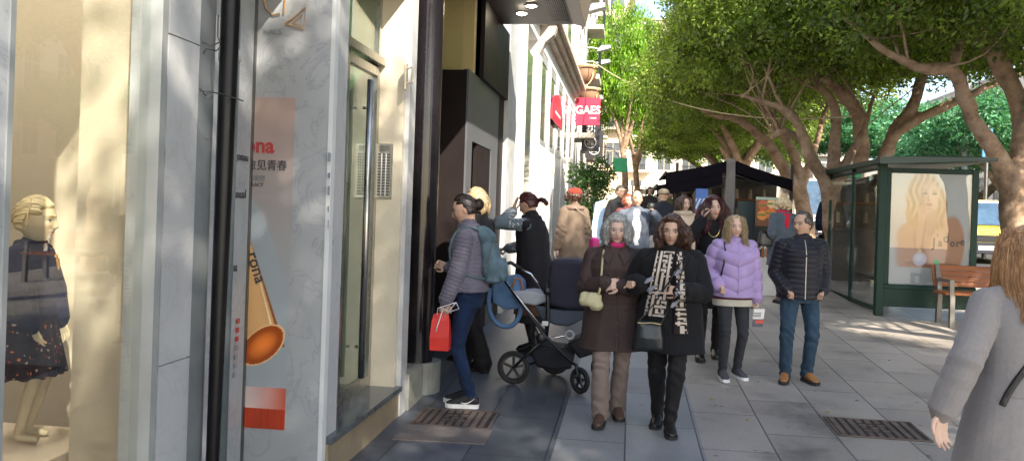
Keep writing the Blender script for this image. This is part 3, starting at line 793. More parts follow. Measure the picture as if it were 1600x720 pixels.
# grey downpipe and slanting black post with wire ties
P = MB(); P.tube([(-1.69, 3.295, -.05), (-1.69, 3.295, 3.5)], .042, 16)
dp = P.build('downpipe', mat('pipe_grey', (.16, .19, .20), rough=.38, var=.15, dirt=.3), None, smooth=True); tag(dp, 'grey vertical downpipe beside the marble pillar of the clothes shop', 'pipe')
bm_ = MB(); bm_.box((-1.745, 3.342, 1.70), (-1.715, 3.366, 1.73)); bm_.build('bracket', M_dsteel, dp)
a0 = AX(331, 720, -1.66); a1 = AX(364, -12, -1.66)
P = MB(); P.tube([(-1.66, a0[1], -.02), (-1.66, a0[1]+.004, .5), (-1.66, (a0[1]+a1[1])/2+.002, 1.6), (-1.66, a1[1]-.01, 2.6), (-1.66, a1[1], 3.2)], [.022, .026, .033, .040, .042], 14)
bp_ = P.build('black_post', mat('black_plastic', (.004, .004, .005), rough=.3, var=.3, spec=.25), None, smooth=True); tag(bp_, 'glossy black slanting tube standing between grey downpipe and nail salon', 'tube')
wires = MB()
def wire_at(px, py, X): return AX(px, py, X)
wires.tube([wire_at(312, 142, -1.64), wire_at(330, 144, -1.60), wire_at(345, 147, -1.60), wire_at(362, 152, -1.60), wire_at(380, 158, -1.62)], .0028, 6)
wires.tube([wire_at(312, 138, -1.64), wire_at(318, 146, -1.62), wire_at(322, 150, -1.62)], .0025, 6)
wires.tube([wire_at(316, 66, -1.64), wire_at(330, 72, -1.60), wire_at(344, 66, -1.60), wire_at(340, 58, -1.62), wire_at(341, 24, -1.62)], .0028, 6)
wires.tube([wire_at(318, 84, -1.63), wire_at(322, 76, -1.61), wire_at(338, 80, -1.60), wire_at(344, 74, -1.60)], .003, 6)
wr = wires.build('wire_tie', mat('wire', (.03, .028, .025), rough=.5), None, smooth=True); tag(wr, 'thin dark wire ties wound round downpipe and black tube', 'wire')
tp = MB(); tp.tube([(-1.69, 3.295, AX(332, 72, -1.65)[2]-.02), (-1.69, 3.295, AX(332, 60, -1.65)[2])], .0455, 16); tp.build('tape', mat('tape', (.5, .5, .48), rough=.5), dp, smooth=True)
# ---------------------------------------------------------------- nail salon recess
NB = empty('nail_salon', (0, 0, 0), 0, 'white veined marble nail salon front with posters and gold lettering', 'shop front')
BX = -2.20; BY = 4.6
part('back_wall', M_marble, NB, ((-2.25, 3.36, -.1), (BX, BY, 3.2)))
part('end_wall', M_marble, NB, ((-2.25, BY, -.1), (FX-.02, 4.66, 3.2)))
part('corner_trim', mat('white_trim', (.66, .68, .68), rough=.3, var=.05), NB, ((FX-.02, BY-.004, -.1), (FX+.006, 4.655, 3.2)))
part('wall', M_marble2, NB, ((-2.2, 3.2, 3.2), (FX-.003, 4.9, 6)), ((-1.93, 4.662, -.1), (FX-.002, 4.845, 3.2)))
part('ceiling', M_white, NB, ((-2.25, 3.25, 3.19), (-1.74, 4.6, 3.198)))
part('door_frame', M_dsteel, NB, ((BX-.002, 3.37, 0), (BX+.012, 3.40, 3.1)), ((BX-.002, 4.575, 0), (BX+.01, 4.596, 3.18)))
mprint = mat('print', (1, 1, 1), rough=.35, var=.0, vcol=True)
# poster
def rgb(*a): return lin(a)
def salon_poster(u, v):
    n = len(u); u = u+0; col = np.zeros((n, 3))
    top = rgb(166, 146, 138); mid = rgb(186, 160, 146); low = rgb(158, 168, 174)
    t = np.clip((v-.35)/.6, 0, 1)[:, None]; col[:] = low*(1-t)+top*t
    edge = v < (.86-.42*u-.10*u*u); k = np.clip(((.92-.40*u)-v)/.02, 0, 1)[:, None]*np.where(v < .74, 1, 0)[:, None]
    k = np.clip((.70-.30*u**1.5-v)/.015, 0, 1)[:, None]; col = col*(1-k)+low*k
    # tilted tube of cream
    cx = .12+(.57-v)*1.75; hw = .07+(.60-v)*.95
    uc = -.05+(.585-v)*1.45; hw = .02+(.585-v)*1.45
    tube = (v > .25) & (v < .585) & (np.abs(u-uc) < hw)
    s_ = (u-uc)/(np.clip(hw, 0, 9)+1e-6)
    body = rgb(226, 178, 120)*(1-.18*np.clip(s_, -1, 1)[:, None]**2)
    body = np.where((np.abs(s_) > .82)[:, None], rgb(150, 84, 40), body)
    body = np.where(((s_ > .55) & (s_ < .66))[:, None], rgb(250, 226, 180), body)
    col = np.where(tube[:, None], body, col)
    e = ((u-.40)/.53)**2+((v-.252-.06*(u-.4))/.055)**2; cap = e < 1
    capc = rgb(196, 92, 26)*(1-.45*np.clip(e, 0, 1))[:, None]+rgb(240, 150, 70)*np.clip(.5-e, 0, 1)[:, None]
    col = np.where(cap[:, None], capc, col); col = np.where(((e >= .88) & (e < 1.06))[:, None], rgb(236, 190, 140), col)
    # strip of small pictures underneath
    a = (v < .125); q = np.where(v < .062, 1, 0)
    c1 = rgb(214, 200, 196)*(1-u)[:, None]+rgb(196, 90, 66)*u[:, None]; c2 = rgb(176, 62, 36)*(1-.25*(np.abs(((u*6) % 1)-.5) < .06))[:, None]
    col = np.where(a[:, None], np.where((q == 1)[:, None], c2, c1), col)
    return col
pA = AY(462, 153, BY); pz0 = AY(441, 671, BY)[2]; pw = pA[0]-(BX+.004)
po = printed('poster', (BX+.004, BY-.004, pz0), (1, 0, 0), (0, 0, 1), pw, pA[2]-pz0, 60, 420, salon_poster, mprint, NB)
M_red = mat('print_red', (.42, .05, .05), rough=.4); M_ink = mat('print_ink', (.06, .06, .07), rough=.5); M_ink2 = mat('print_grey', (.28, .30, .33), rough=.5)
M_gold = mat('gold_letters', (.62, .36, .14), rough=.35, metal=.6)
def onend(px, py, dy=.007): x, y, z = AY(px, py, BY-dy); return (x, y, z)
text('rona', .125, (BX+.004-.10, BY-.007, onend(400, 238)[2]), (1, 0, 0), (0, 0, 1), M_red, NB, bold=.003)
text('愈见青春', .066, (BX-.03, BY-.007, onend(400, 264)[2]), (1, 0, 0), (0, 0, 1), M_ink, NB, sx=.95)
text('喷雾', .04, onend(394, 282), (1, 0, 0), (0, 0, 1), M_ink2, NB)
text('RACT', .03, onend(392, 291), (1, 0, 0), (0, 0, 1), M_ink, NB)
text('rona', .10, onend(386, 396), (.33, 0, -.94), (.94, 0, .33), M_ink, NB, bold=.001)
text('NAILS', .045, onend(411, 54), (1, 0, 0), (0, 0, 1), M_ink2, NB, sx=.95)
# gold logo letters, as thin strokes
gm = MB()
def stroke(pts, w=.006):
    gm.tube([onend(px, py, .012) for px, py in pts], w, 6, flat=.8)
stroke([(398, -25), (398, 28)]); stroke([(441, -20), (428, -22), (416, -12), (413, 2), (416, 15), (426, 24), (437, 22)]); stroke([(447, -25), (443, 22)]); stroke([(446, 38), (478, 12), (474, 46), (446, 38)]); stroke([(458, 36), (472, 24), (470, 40), (458, 36)], .004)
gm.build('logo_lettering', M_gold, NB)
# lettering on the marble back wall, read along the wall
for s_t, px, py, sz in (('diagonau', 342, 246, .07), ('ol', 347, 268, .07), ('manual', 345, 308, .07), ('ol', 341, 368, .07), ('china', 336, 428, .075), ('os', 326, 678, .07)):
    x, y, z = AX(px, py, BX+.006); text(s_t, sz, (x, y+.10, z), (0, 1, 0), (0, 0, 1), M_ink, NB, name='lettering')
# dark hand with painted nails and a column of small print
hb = MB()
def onback(px, py): return AX(px, py, BX+.008)
hb.prism([onback(*p) for p in ((336, 520), (337, 497), (345, 500), (352, 488), (358, 483), (362, 484), (360, 492), (353, 508), (346, 522), (342, 540), (340, 522))], (.003, 0, 0)); hb.build('hand_print', M_ink, NB)
hb = MB()
for i in range(4): hb.prism([onback(334+i*3, 520), onback(336+i*3, 520), onback(335.5+i*3, 545+i*4), onback(334+i*3, 545+i*4)], (.003, 0, 0))
hb.build('nails_print', mat('nail_pink', (.55, .30, .26), rough=.4), NB)
for i in range(7):
    x, y, z = onback(372-i*.9, 500+i*14); each('small_print', M_red if i < 3 else M_ink2, NB, [((x, y-.016, z-.018), (x+.003, y+.016, z+.010))])
# notices on the side strip of the salon corner
for i in range(6):
    x, y, z = AX(516, 245+i*26, FX); each('notice', mat('notice_grey', (.24, .26, .29), rough=.5), NB, [((FX-.001, y-.035, z-.028), (FX+.002, y+.045, z+.022-(.02 if i % 2 else 0)))])
# ---------------------------------------------------------------- apartment entrance
NC = empty('apartment_entrance', (0, 0, 0), 0, 'cream stone apartment doorway with steel framed glass door above a slate step', 'entrance')
CXB = -1.96; CY0 = 4.847; CY1 = 6.1
part('wall', M_cream, NC, ((-2.3, CY1, -.1), (FX-.002, 6.33, 6)), ((-2.3, 4.902, 3.18), (FX-.005, CY1, 6)))
part('pilaster', M_marble2, NC, ((FX-.05, 6.16, -.1), (FX+.03, 6.33, 5)))
part('ledge', M_slate, NC, ((CXB-.1, 4.66, .205), (FX+.045, 6.155, .245)), bev=.004)
mb = MB()
for a, b in ((4.66, 5.13), (5.136, 5.60), (5.606, 6.155)): mb.box((-2.0, a, -.1), (FX+.02, b, .205))
mb.build('step_front', M_tan, NC)
dr = part('door', M_steel, NC, ((CXB, 5.36, .246), (CXB+.05, 5.42, 2.66)), ((CXB, 6.04, .246), (CXB+.05, 6.095, 2.66)), ((CXB, 5.42, 2.58), (CXB+.05, 6.04, 2.64)), ((CXB, 5.42, .246), (CXB+.05, 6.04, .33)), ((CXB, CY0, .246), (CXB+.05, CY0+.05, 2.66)), ((CXB, 4.9, 2.6), (CXB+.045, 5.36, 2.66)))
part('pane', G_dark, dr, ((CXB+.018, 5.42, .33), (CXB+.026, 6.04, 2.58)), ((CXB+.018, 4.9, .33), (CXB+.026, 5.36, 2.6)))
mb = MB(); mb.tube([(CXB+.10, 5.72, .38), (CXB+.10, 5.72, 2.5)], .024, 14); mb.tube([(CXB+.05, 5.72, .6), (CXB+.10, 5.72, .6)], .01, 8); mb.tube([(CXB+.05, 5.72, 2.3), (CXB+.10, 5.72, 2.3)], .01, 8)
mb.build('handle', M_steel, dr, smooth=True)
part('transom', M_steel, NC, ((CXB, CY0, 2.662), (CXB+.09, 6.098, 2.72)), ((CXB, 6.05, 2.72), (CXB+.05, 6.096, 3.18)))
part('transom_pane', G_green, NC, ((CXB+.02, CY0, 2.72), (CXB+.03, 6.05, 3.18)))
part('lobby', mat('lobby_wall', (.42, .30, .20), rough=.5), NC, ((-4.2, 4.9, 0), (-4.15, 6.6, 3.3)), ((-4.15, 6.5, 0), (-2.3, 6.55, 3.3)), ((-4.2, 4.80, 0), (-2.3, 4.84, 3.3)), ((-4.2, 4.84, 3.2), (-1.97, 6.5, 3.25)), ((-4.2, 4.84, .18), (-1.97, 6.5, .2)))
mb = MB(); 
for i in range(6):
    for j in range(4): mb.box((-2.9, 5.5+i*.17, 1.15+j*.16), (-2.86, 5.65+i*.17, 1.29+j*.16))
mb.build('letterbox_rack', mat('letterbox', (.32, .12, .05), rough=.4), NC)
# entry phone
i0 = AY(586, 310, CY1); i1 = AY(615, 225, CY1)
ip = part('entry_phone', M_steel, NC, ((i0[0], CY1-.012, i0[2]), (i1[0], CY1, i1[2])), bev=.003)
mb = MB(); W_ = i1[0]-i0[0]; H_ = i1[2]-i0[2]
for c in range(3):
    for r in range(15): mb.box((i0[0]+W_*(.14+.26*c), CY1-.017, i0[2]+H_*(.06+.052*r)), (i0[0]+W_*(.32+.26*c), CY1-.012, i0[2]+H_*(.088+.052*r)))
for k in range(5): mb.box((i0[0]+W_*.2, CY1-.015, i0[2]+H_*(.865+.02*k)), (i0[0]+W_*.8, CY1-.012, i0[2]+H_*(.875+.02*k)))
mb.build('button', M_ink, ip)
part('name_plate', M_white, ip, ((i0[0]+W_*.33, CY1-.0145, i0[2]+H_*.05), (i0[0]+W_*.38, CY1-.012, i0[2]+H_*.82)), ((i0[0]+W_*.59, CY1-.0145, i0[2]+H_*.05), (i0[0]+W_*.64, CY1-.012, i0[2]+H_*.82)))
x, y, z = AX(633, 118, FX+.03)
mb = MB(); mb.box((x, y-.03, z-.11), (x+.015, y+.03, z+.09), .004); mb.tube([(x+.015, y, z+.05), (x+.06, y-.01, z+.06), (x+.06, y-.01, z-.05), (x+.015, y, z-.06)], .009, 8)
mb.build('wall_bracket', mat('beige_metal', (.55, .48, .36), rough=.4), NC, smooth=False)
# ---------------------------------------------------------------- dark portal with canopy
ND = empty('dark_portal', (0, 0, 0), 0, 'dark brown panelled shop portal with black round columns and deep flat canopy', 'shop front')
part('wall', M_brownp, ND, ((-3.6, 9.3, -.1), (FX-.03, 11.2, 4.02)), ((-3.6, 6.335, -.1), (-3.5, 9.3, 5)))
def round_col(name, x, y, z0, z1, r, m, n=40):
    q = MB(); q.cyl((x, y, z0), (x, y, z1), r, n=n); o = q.build(name, m, ND, smooth=True); o.data.set_sharp_from_angle(angle=1.0); return o
round_col('column', -1.765, 6.93, .30, 4.0, .135, M_black)
# low plinth with a rounded end
mb = MB(); out = [(-2.3, 6.34), (-1.70, 6.34), (-1.70, 6.82)]+[(-1.70-.115+.20*math.sin(t)*1.0, 6.82+.26*(1-math.cos(t))+.0) for t in [i*PI/12 for i in range(1, 7)]]+[(-2.3, 7.08)]
out = [(-2.3, 6.34), (-1.67, 6.34), (-1.67, 6.78)]+[(-1.77+.20*math.cos(t), 6.98+.19*math.sin(t)) for t in [(-PI/2+.25)+i*(PI/2+.6)/10 for i in range(11)]]+[(-2.3, 7.14)]
mb.prism([(x, y, -.1) for x, y in out], (0, 0, .40)); mb.build('plinth', mat('plinth_stone', (.36, .36, .31), rough=.22, var=.15, dirt=.2), ND)
part('side_wall', M_marble2, ND, ((-3.5, 6.336, .3), (-1.95, 6.42, 4)))
# box-shaped vestibule
VX = -1.74
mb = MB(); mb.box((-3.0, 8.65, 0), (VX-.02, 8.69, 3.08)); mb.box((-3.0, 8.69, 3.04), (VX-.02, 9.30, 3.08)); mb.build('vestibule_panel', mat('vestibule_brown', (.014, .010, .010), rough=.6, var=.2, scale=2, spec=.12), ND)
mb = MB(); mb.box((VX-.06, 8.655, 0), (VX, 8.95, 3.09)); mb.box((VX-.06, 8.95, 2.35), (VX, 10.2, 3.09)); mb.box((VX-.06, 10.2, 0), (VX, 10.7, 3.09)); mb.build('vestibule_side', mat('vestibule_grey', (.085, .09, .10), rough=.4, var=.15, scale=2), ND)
part('doorway', mat('void_black', (.003, .003, .004), rough=.9, spec=.0), ND, ((VX-.12, 8.95, 0), (VX-.05, 10.2, 2.35)))  # black sheet stands in for the shade inside the door opening
part('upper_wall', mat('olive_interior', (.50, .42, .20), rough=.6, var=.08, scale=1.5), ND, ((-3.5, 9.15, 3.1), (-1.795, 9.28, 3.998)), ((-3.5, 6.5, 3.1), (-3.45, 9.15, 4.0)))
part('upper_pane', G_win, ND, ((-3.0, 8.66, 3.10), (-1.82, 8.67, 3.98)))
part('dark_pier', M_brownp, ND, ((-1.80, 9.30, 3.10), (-1.70, 11.19, 3.995)))
cp = part('canopy', mat('canopy_brown', (.060, .045, .035), rough=.45, var=.15), ND, ((-3.5, 6.4, 4.0), (-.80, 10.55, 4.16)))
mb = MB(); mb.prism([(-.80, 6.4, 4.0), (-.64, 6.4, 3.96), (-.56, 6.4, 4.4), (-.80, 6.4, 4.4)], (0, 4.17, 0)); mb.build('fascia', mat('fascia_brown', (.16, .125, .10), rough=.4, var=.1), cp)
mb = MB(); mb.prism([(-2.6, 10.55, 4.0), (-.80, 10.55, 4.0), (-.80, 10.55, 4.3), (-2.6, 10.55, 4.3)], (0, .04, 0)); mb.build('end_fascia', mat('fascia_brown', (0, 0, 0)), cp)
mb = MB()
for k in range(22): mb.box((-1.05, 9.0+k*.065, 3.992), (-.83, 9.012+k*.065, 3.999))
for j in range(9): mb.box((-1.04+j*.024, 8.99, 3.990), (-1.032+j*.024, 10.4, 3.9985))
mb.build('vent_grille', M_blk, cp)
for px, py in ((702, 17), (815, 22), (830, 10)):
    x, y, b = ray(px, py); t = (3.985-EYE)/b; x *= t; y *= t
    if not (6.5 < y < 10.5): y = min(max(y, 6.6), 10.3)
    q = MB(); q.cyl((x, y, 3.999), (x, y, 3.985), .075, n=20); ring_ = q.build('downlight', M_white, cp)
    q = MB(); q.cyl((x, y, 3.986), (x, y, 3.978), .05, n=20); q.build('lens', emis('downlight_glow', (1, .86, .62), 60), ring_)
# ---------------------------------------------------------------- white building beyond
NE = empty('white_building', (0, 0, 0), 0, 'bright white rendered building with tall narrow windows and stone cornice', 'building')
part('pier', mat('grey_stone', (.42, .43, .43), rough=.5, var=.15, dirt=.25), NE, ((-2.2, 11.2, -.1), (FX+.03, 11.95, 4.6)))
part('wall', M_white, NE, ((-2.4, 11.95, -.1), (FX, 12.7, 12)), ((-2.4, 12.7, -.1), (-1.98, 14.9, 4.9)), ((-2.4, 11.95, 4.65), (FX-.001, 24.4, 12)), ((-2.4, 11.2, 4.6), (FX-.002, 11.95, 12)))
mb = MB(); ys = [14.75, 16.65, 18.5, 20.4, 22.2, 24.0]
for i in range(len(ys)): mb.box((-2.4, ys[i], -.1), (FX, ys[i]+(.62 if i else .7), 4.65))
mb.box((-2.4, 12.7, -.1), (FX-.002, 13.3, 4.65)); mb.build('pilaster', M_white, NE)
for i in range(len(ys)-1):
    y0 = ys[i]+.62+(.08 if not i else 0); y1 = ys[i+1]
    f = part('window', M_frame, NE, ((-1.79, y0, 2.9), (-1.732, y0+.06, 4.5)), ((-1.79, y1-.06, 2.9), (-1.732, y1, 4.5)), ((-1.79, y0, 4.45), (-1.731, y1, 4.65)), ((-1.79, y0, 2.9), (-1.731, y1, 2.98)))
    part('pane', mat('window_dark', (.10, .11, .12), rough=.06, var=.3, spec=1), f, ((-1.78, y0+.06, 2.98), (-1.745, y1-.06, 4.45)))
    part('spandrel', M_white, f, ((-2.1, y0, -.1), (-1.74, y1, 2.9)))
part('doorway', mat('window_dark', (0, 0, 0)), NE, ((-1.80, 13.3, .3), (-1.765, 14.75, 4.3)))
mb = MB()
for i in range(3):
    mb.box((-2.4, 11.3, 4.95+i*.1), (FX+.12+i*.1, 24.3, 5.06+i*.1))
mb.build('cornice', mat('cornice_stone', (.5, .44, .36), rough=.7, dirt=.3), NE)
for y in (14.9,):
    mb = MB(); mb.prism([(FX, y, 4.95), (FX+.30, y, 4.95), (FX+.26, y, 4.8), (FX+.10, y, 4.66), (FX, y, 4.45)], (0, .25, 0)); mb.build('corbel', mat('cornice_stone', (0, 0, 0)), NE)
for i in range(3):
    for y in (13.5, 17.3, 21.1): part('upper_window', mat('window_dark', (0, 0, 0)), NE, ((FX-.01, y, 5.9+i*2.6), (FX+.004, y+1.1, 7.6+i*2.6)))
# ---------------------------------------------------------------- row of houses further up on the left
def house(name, lab, x0, x1, y0, y1, z1, wallm, cols, rows, face='x', z0=-.2, bal=True, ground=3.4, winm=None, cat='building', ws=(1.0, 1.7)):
    o = empty(name, (0, 0, 0), 0, lab, cat)
    part('wall', wallm, o, ((x0, y0, z0), (x1, y1, z1)))
    part('cornice', mat('cornice_stone', (0, 0, 0)), o, ((x0-.15, y0-.2, z1-.5), (x1+.3, y1+.2, z1-.15)), ((x0-.2, y0-.3, z1-.15), (x1+.45, y1+.3, z1+.02)))
    winm = winm or mat('window_dark', (0, 0, 0))
    fa, fb = (y0, y1) if face in ('x', '-x') else (x0, x1)
    for r in range(rows):
        z = ground+.7+r*(z1-ground-1)/rows
        for c in range(cols):
            u = fa+(fb-fa)*(c+.5)/cols
            if face == 'x': P0 = lambda d, du, dz: (x1+d, u+du, z+dz)
            elif face == '-x': P0 = lambda d, du, dz: (x0-d, u+du, z+dz)
            else: P0 = lambda d, du, dz: (u+du, y0-d, z+dz)
            hw, hh = ws[0]/2, ws[1]
            f = part('window', mat('window_trim', (.62, .56, .47), rough=.6, dirt=.2), o, (P0(-.05, -hw-.12, -.1), P0(.05, -hw, hh+.15)), (P0(-.05, hw, -.1), P0(.05, hw+.12, hh+.15)), (P0(-.05, -hw-.12, hh), P0(.08, hw+.12, hh+.15)))
            part('pane', winm, f, (P0(-.04, -hw, 0), P0(.012, hw, hh)))
            part('mullion', mat('shutter', (.34, .30, .22), rough=.5), f, (P0(0, -.03, 0), P0(.03, .03, hh)), (P0(0, -hw, hh*.62), P0(.03, hw, hh*.66)))
            if bal and (r+c) % 2 == 0:
                bb = part('balcony', mat('cornice_stone', (0, 0, 0)), o, (P0(0, -hw-.35, -.25), P0(.7, hw+.35, -.1)))
                q = MB(); 
                for k in range(13): q.box(P0(.66, -hw-.33+k*(2*hw+.66)/12, -.1), P0(.68, -hw-.31+k*(2*hw+.66)/12, .9))
                q.box(P0(.65, -hw-.35, .88), P0(.69, hw+.35, .93)); q.build('railing', M_blk, bb)
    return o
W_pink = mat('wall_pink', (.62, .50, .42), rough=.8, var=.06, dirt=.15); W_ochre = mat('wall_ochre', (.62, .50, .32), rough=.8, var=.06, dirt=.15); W_lime = mat('wall_limestone', (.68, .62, .52), rough=.8, var=.06, dirt=.2); W_cream = mat('wall_cream', (.72, .66, .54), rough=.8, var=.05, dirt=.1)
house('town_house', 'grey-white balconied town house just past the white building on the left', -9, -1.85, 24.45, 34, 13, mat('wall_grey', (.60, .59, .58), rough=.8, dirt=.2), 4, 4)
house('town_house', 'pinkish town house behind the slender street tree on the left', -9, -2.0, 34.2, 48, 15, W_pink, 5, 4)
house('town_house', 'ochre apartment building closing the end of the street', -14, -.6, 62, 74, 20, W_ochre, 8, 5, face='y', ground=4.5)
house('town_house', 'pale cream building at the end of the street to the right of the ochre one', -.4, 13, 66, 78, 17, W_cream, 7, 4, face='y', ground=4.5)
house('town_house', 'far end building half hidden on the left side of the street', -12, -2.4, 48.3, 61, 16, W_lime, 5, 4)
# opposite side of the avenue
house('avenue_building', 'pale stone building with heavy cornice across the avenue, furthest right', 27, 40, 30, 62, 10.6, W_lime, 13, 2, face='-x', ground=3, ws=(1.1, 2.2))
house('avenue_building', 'cream building across the avenue, deeper in the picture', 27, 40, 62.5, 95, 13, W_cream, 12, 3, face='-x', ground=3)
house('avenue_building', 'pinkish building across the avenue with small windows', 27, 40, -6, 29.5, 14, W_pink, 14, 3, face='-x', ground=3)
house('avenue_building', 'beige corner building at the far end of the avenue', 13.6, 26, 98, 110, 15, W_lime, 7, 4, face='y', ground=3)
# ================================================================ signs on the left
def sign_red():
    o = empty('shop_sign', (0, 0, 0), 0, 'red square projecting sign reading GAES', 'sign')
    a = AY(899, 195, 24.6); b = AY(938, 153, 24.6)
    part('panel', mat('sign_red', (.72, .03, .07), rough=.35, var=.05), o, ((a[0], 24.6, a[2]), (b[0], 24.78, b[2])))
    text('GAES', .33, ((a[0]+b[0])/2, 24.592, a[2]+.33), (1, 0, 0), (0, 0, 1), M_white, o, align='CENTER', bold=.007, sx=.95)
    mb = MB(); mb.box((a[0]+.42, 24.59, a[2]+.19), (b[0]-.1, 24.598, a[2]+.22)); mb.build('strapline', M_white, o)
    mb = MB(); mb.box((-1.9, 24.66, b[2]-.15), (a[0], 24.72, b[2]-.10)); mb.box((-1.9, 24.66, a[2]+.1), (a[0], 24.72, a[2]+.15)); mb.build('bracket', M_dsteel, o)
sign_red()
def sign_black(Y, x0px, x1px, y0, y1, lab, txt):
    o = empty('shop_sign', (0, 0, 0), 0, lab, 'sign'); a = AY(x0px, y1, Y); b = AY(x1px, y0, Y)
    part('panel', mat('sign_black', (.035, .035, .04), rough=.4, var=.1), o, ((a[0], Y, a[2]), (b[0], Y+.1, b[2])))
    c = ((a[0]+b[0])/2, Y-.006, a[2]+.27)
    mb = MB(); mb.tube([(c[0]+.17*math.cos(t), c[1], c[2]+.17*math.sin(t)) for t in np.linspace(0, 2*PI, 25)[:-1]], .014, 6, closed=True)
    for q in (PI/4, -PI/4): mb.tube([(c[0]-.08*math.cos(q), c[1], c[2]-.08*math.sin(q)), (c[0]+.08*math.cos(q), c[1], c[2]+.08*math.sin(q))], .013, 6)
    for q in range(4):
        t = q*PI/2+PI/4; mb.tube([(c[0]+.085*math.cos(t)+.035*math.cos(s), c[1], c[2]+.085*math.sin(t)+.035*math.sin(s)) for s in np.linspace(0, 2*PI, 10)[:-1]], .009, 5, closed=True)
    mb.build('emblem', M_white, o)
    if txt: text(txt, .34, (c[0]+.12, Y-.006, a[2]+.55), (0, 0, 1), (-1, 0, 0), M_white, o, bold=.008)
    mb = MB(); mb.box((-2.0, Y+.03, b[2]-.3), (a[0], Y+.07, b[2]-.25)); mb.build('bracket', M_dsteel, o)
sign_black(25.4, 908, 938, 170, 236, 'tall black hanging sign with rotated white SE lettering and round emblem', 'SE')
sign_black(27.2, 914, 943, 205, 246, 'smaller dark sign hanging just behind the black sign with round emblem', '')
# red sign reflection in the white building windows, built as a raised panel
rb = empty('reflected_sign', (0, 0, 0), 0, 'red round topped panel added for a sign reflection in the white building windows', 'sign')
mb = MB(); y0 = AX(865, 170, FX)[1]; 
mb.prism([(FX+.02, 17.2, 3.55), (FX+.02, 19.8, 3.55), (FX+.02, 19.8, 3.85), (FX+.02, 19.3, 4.1), (FX+.02, 18.5, 4.22), (FX+.02, 17.7, 4.1), (FX+.02, 17.2, 3.85)], (.03, 0, 0)); mb.build('panel', mat('sign_red', (0, 0, 0)), rb)
mb = MB(); mb.box((FX+.051, 17.9, 3.74), (FX+.056, 19.1, 3.80)); mb.build('lettering', M_white, rb)
# floodlights on arms
for i, (px, py, Y) in enumerate(((943, 76, 27), (943, 98, 29), (930, 12, 20))):
    a = AY(px, py, Y); o = empty('floodlight', a, 0, ['grey floodlight on wall arm, upper of the two beside the trees', 'grey floodlight on wall arm, lower of the two beside the trees', 'grey floodlight at the top edge above the canopy'][i], 'floodlight')
    q = MB(); q.prism([(-.22, 0, -.1), (.24, 0, .02), (.22, 0, .12), (-.08, 0, .1)], (0, .35, 0)); q.build('housing', M_frame, o)
    q = MB(); q.tube([(-.1, .17, 0), (-.4, .17, .06), (-1.9-a[0], .17, .06)], .03, 8); q.build('arm', M_frame, o)
# wicker lampshades / condensers hanging on facade
for i, (px, py, Y) in enumerate(((915, 105, 24.9), (921, 140, 26.2))):
    a = AY(px, py, Y); o = empty('hanging_basket', a, 0, ['brown hanging basket with cane hoop above the red square sign, upper one', 'brown hanging basket with cane hoops just above the red square sign, lower one'][i], 'basket')
    q = MB(); q.sphere((0, 0, -.22), .33, 14, 8, (1, 1, .9)); q.build('bowl', mat('basket_brown', (.20, .11, .06), rough=.8, bump=.5), o, smooth=True)
    q = MB(); q.tube([(.34*math.cos(t), .34*math.sin(t), 0) for t in np.linspace(0, 2*PI, 20)[:-1]], .035, 6, closed=True); q.tube([(.3*math.cos(t)-.05, -.3, -.2+.42*math.sin(t)) for t in np.linspace(PI, 2*PI, 12)], .018, 6)
    q.build('hoop', mat('cane', (.62, .45, .22), rough=.6), o); q = MB(); q.tube([(0, 0, 0), (-.3, .1, .5), (-1.85-a[0], .1, .6)], .015, 6); q.build('bracket', M_dsteel, o)
for i, (px, Y) in enumerate(((906, 25.2), (917, 29))):
    a = AY(px, 100, Y); q = MB(); q.tube([(-1.74, Y, 4.8), (-1.74, Y, 12.6)], .05, 8); o = q.build('rain_pipe', M_frame, None); tag(o, ['pale rain pipe on the grey-white town house, nearer one', 'pale rain pipe on the grey-white town house, further one'][i], 'pipe')
# ================================================================ trees
def leafmat(name, mul=(1, 1, 1), trans=.35):
    nt = NT(name); a = nt.n('ShaderNodeVertexColor', layer_name='Col'); mx = nt.n('ShaderNodeMix', data_type='RGBA', blend_type='MULTIPLY'); mx.inputs[0].default_value = 1
    nt.l(a.outputs[0], mx.inputs[6]); mx.inputs[7].default_value = (*mul, 1)
    b = nt.n('ShaderNodeBsdfPrincipled'); b.inputs['Roughness'].default_value = .42; nt.l(mx.outputs[2], b.inputs['Base Color'])
    t = nt.n('ShaderNodeBsdfTranslucent'); m2 = nt.n('ShaderNodeMix', data_type='RGBA', blend_type='MULTIPLY'); m2.inputs[0].default_value = 1; nt.l(mx.outputs[2], m2.inputs[6]); m2.inputs[7].default_value = (1.7, 2.0, .7, 1); nt.l(m2.outputs[2], t.inputs[0])
    ms = nt.n('ShaderNodeMixShader'); ms.inputs[0].default_value = trans; nt.l(b.outputs[0], ms.inputs[1]); nt.l(t.outputs[0], ms.inputs[2]); nt.l(ms.outputs[0], nt.out.inputs[0]); return nt.mat
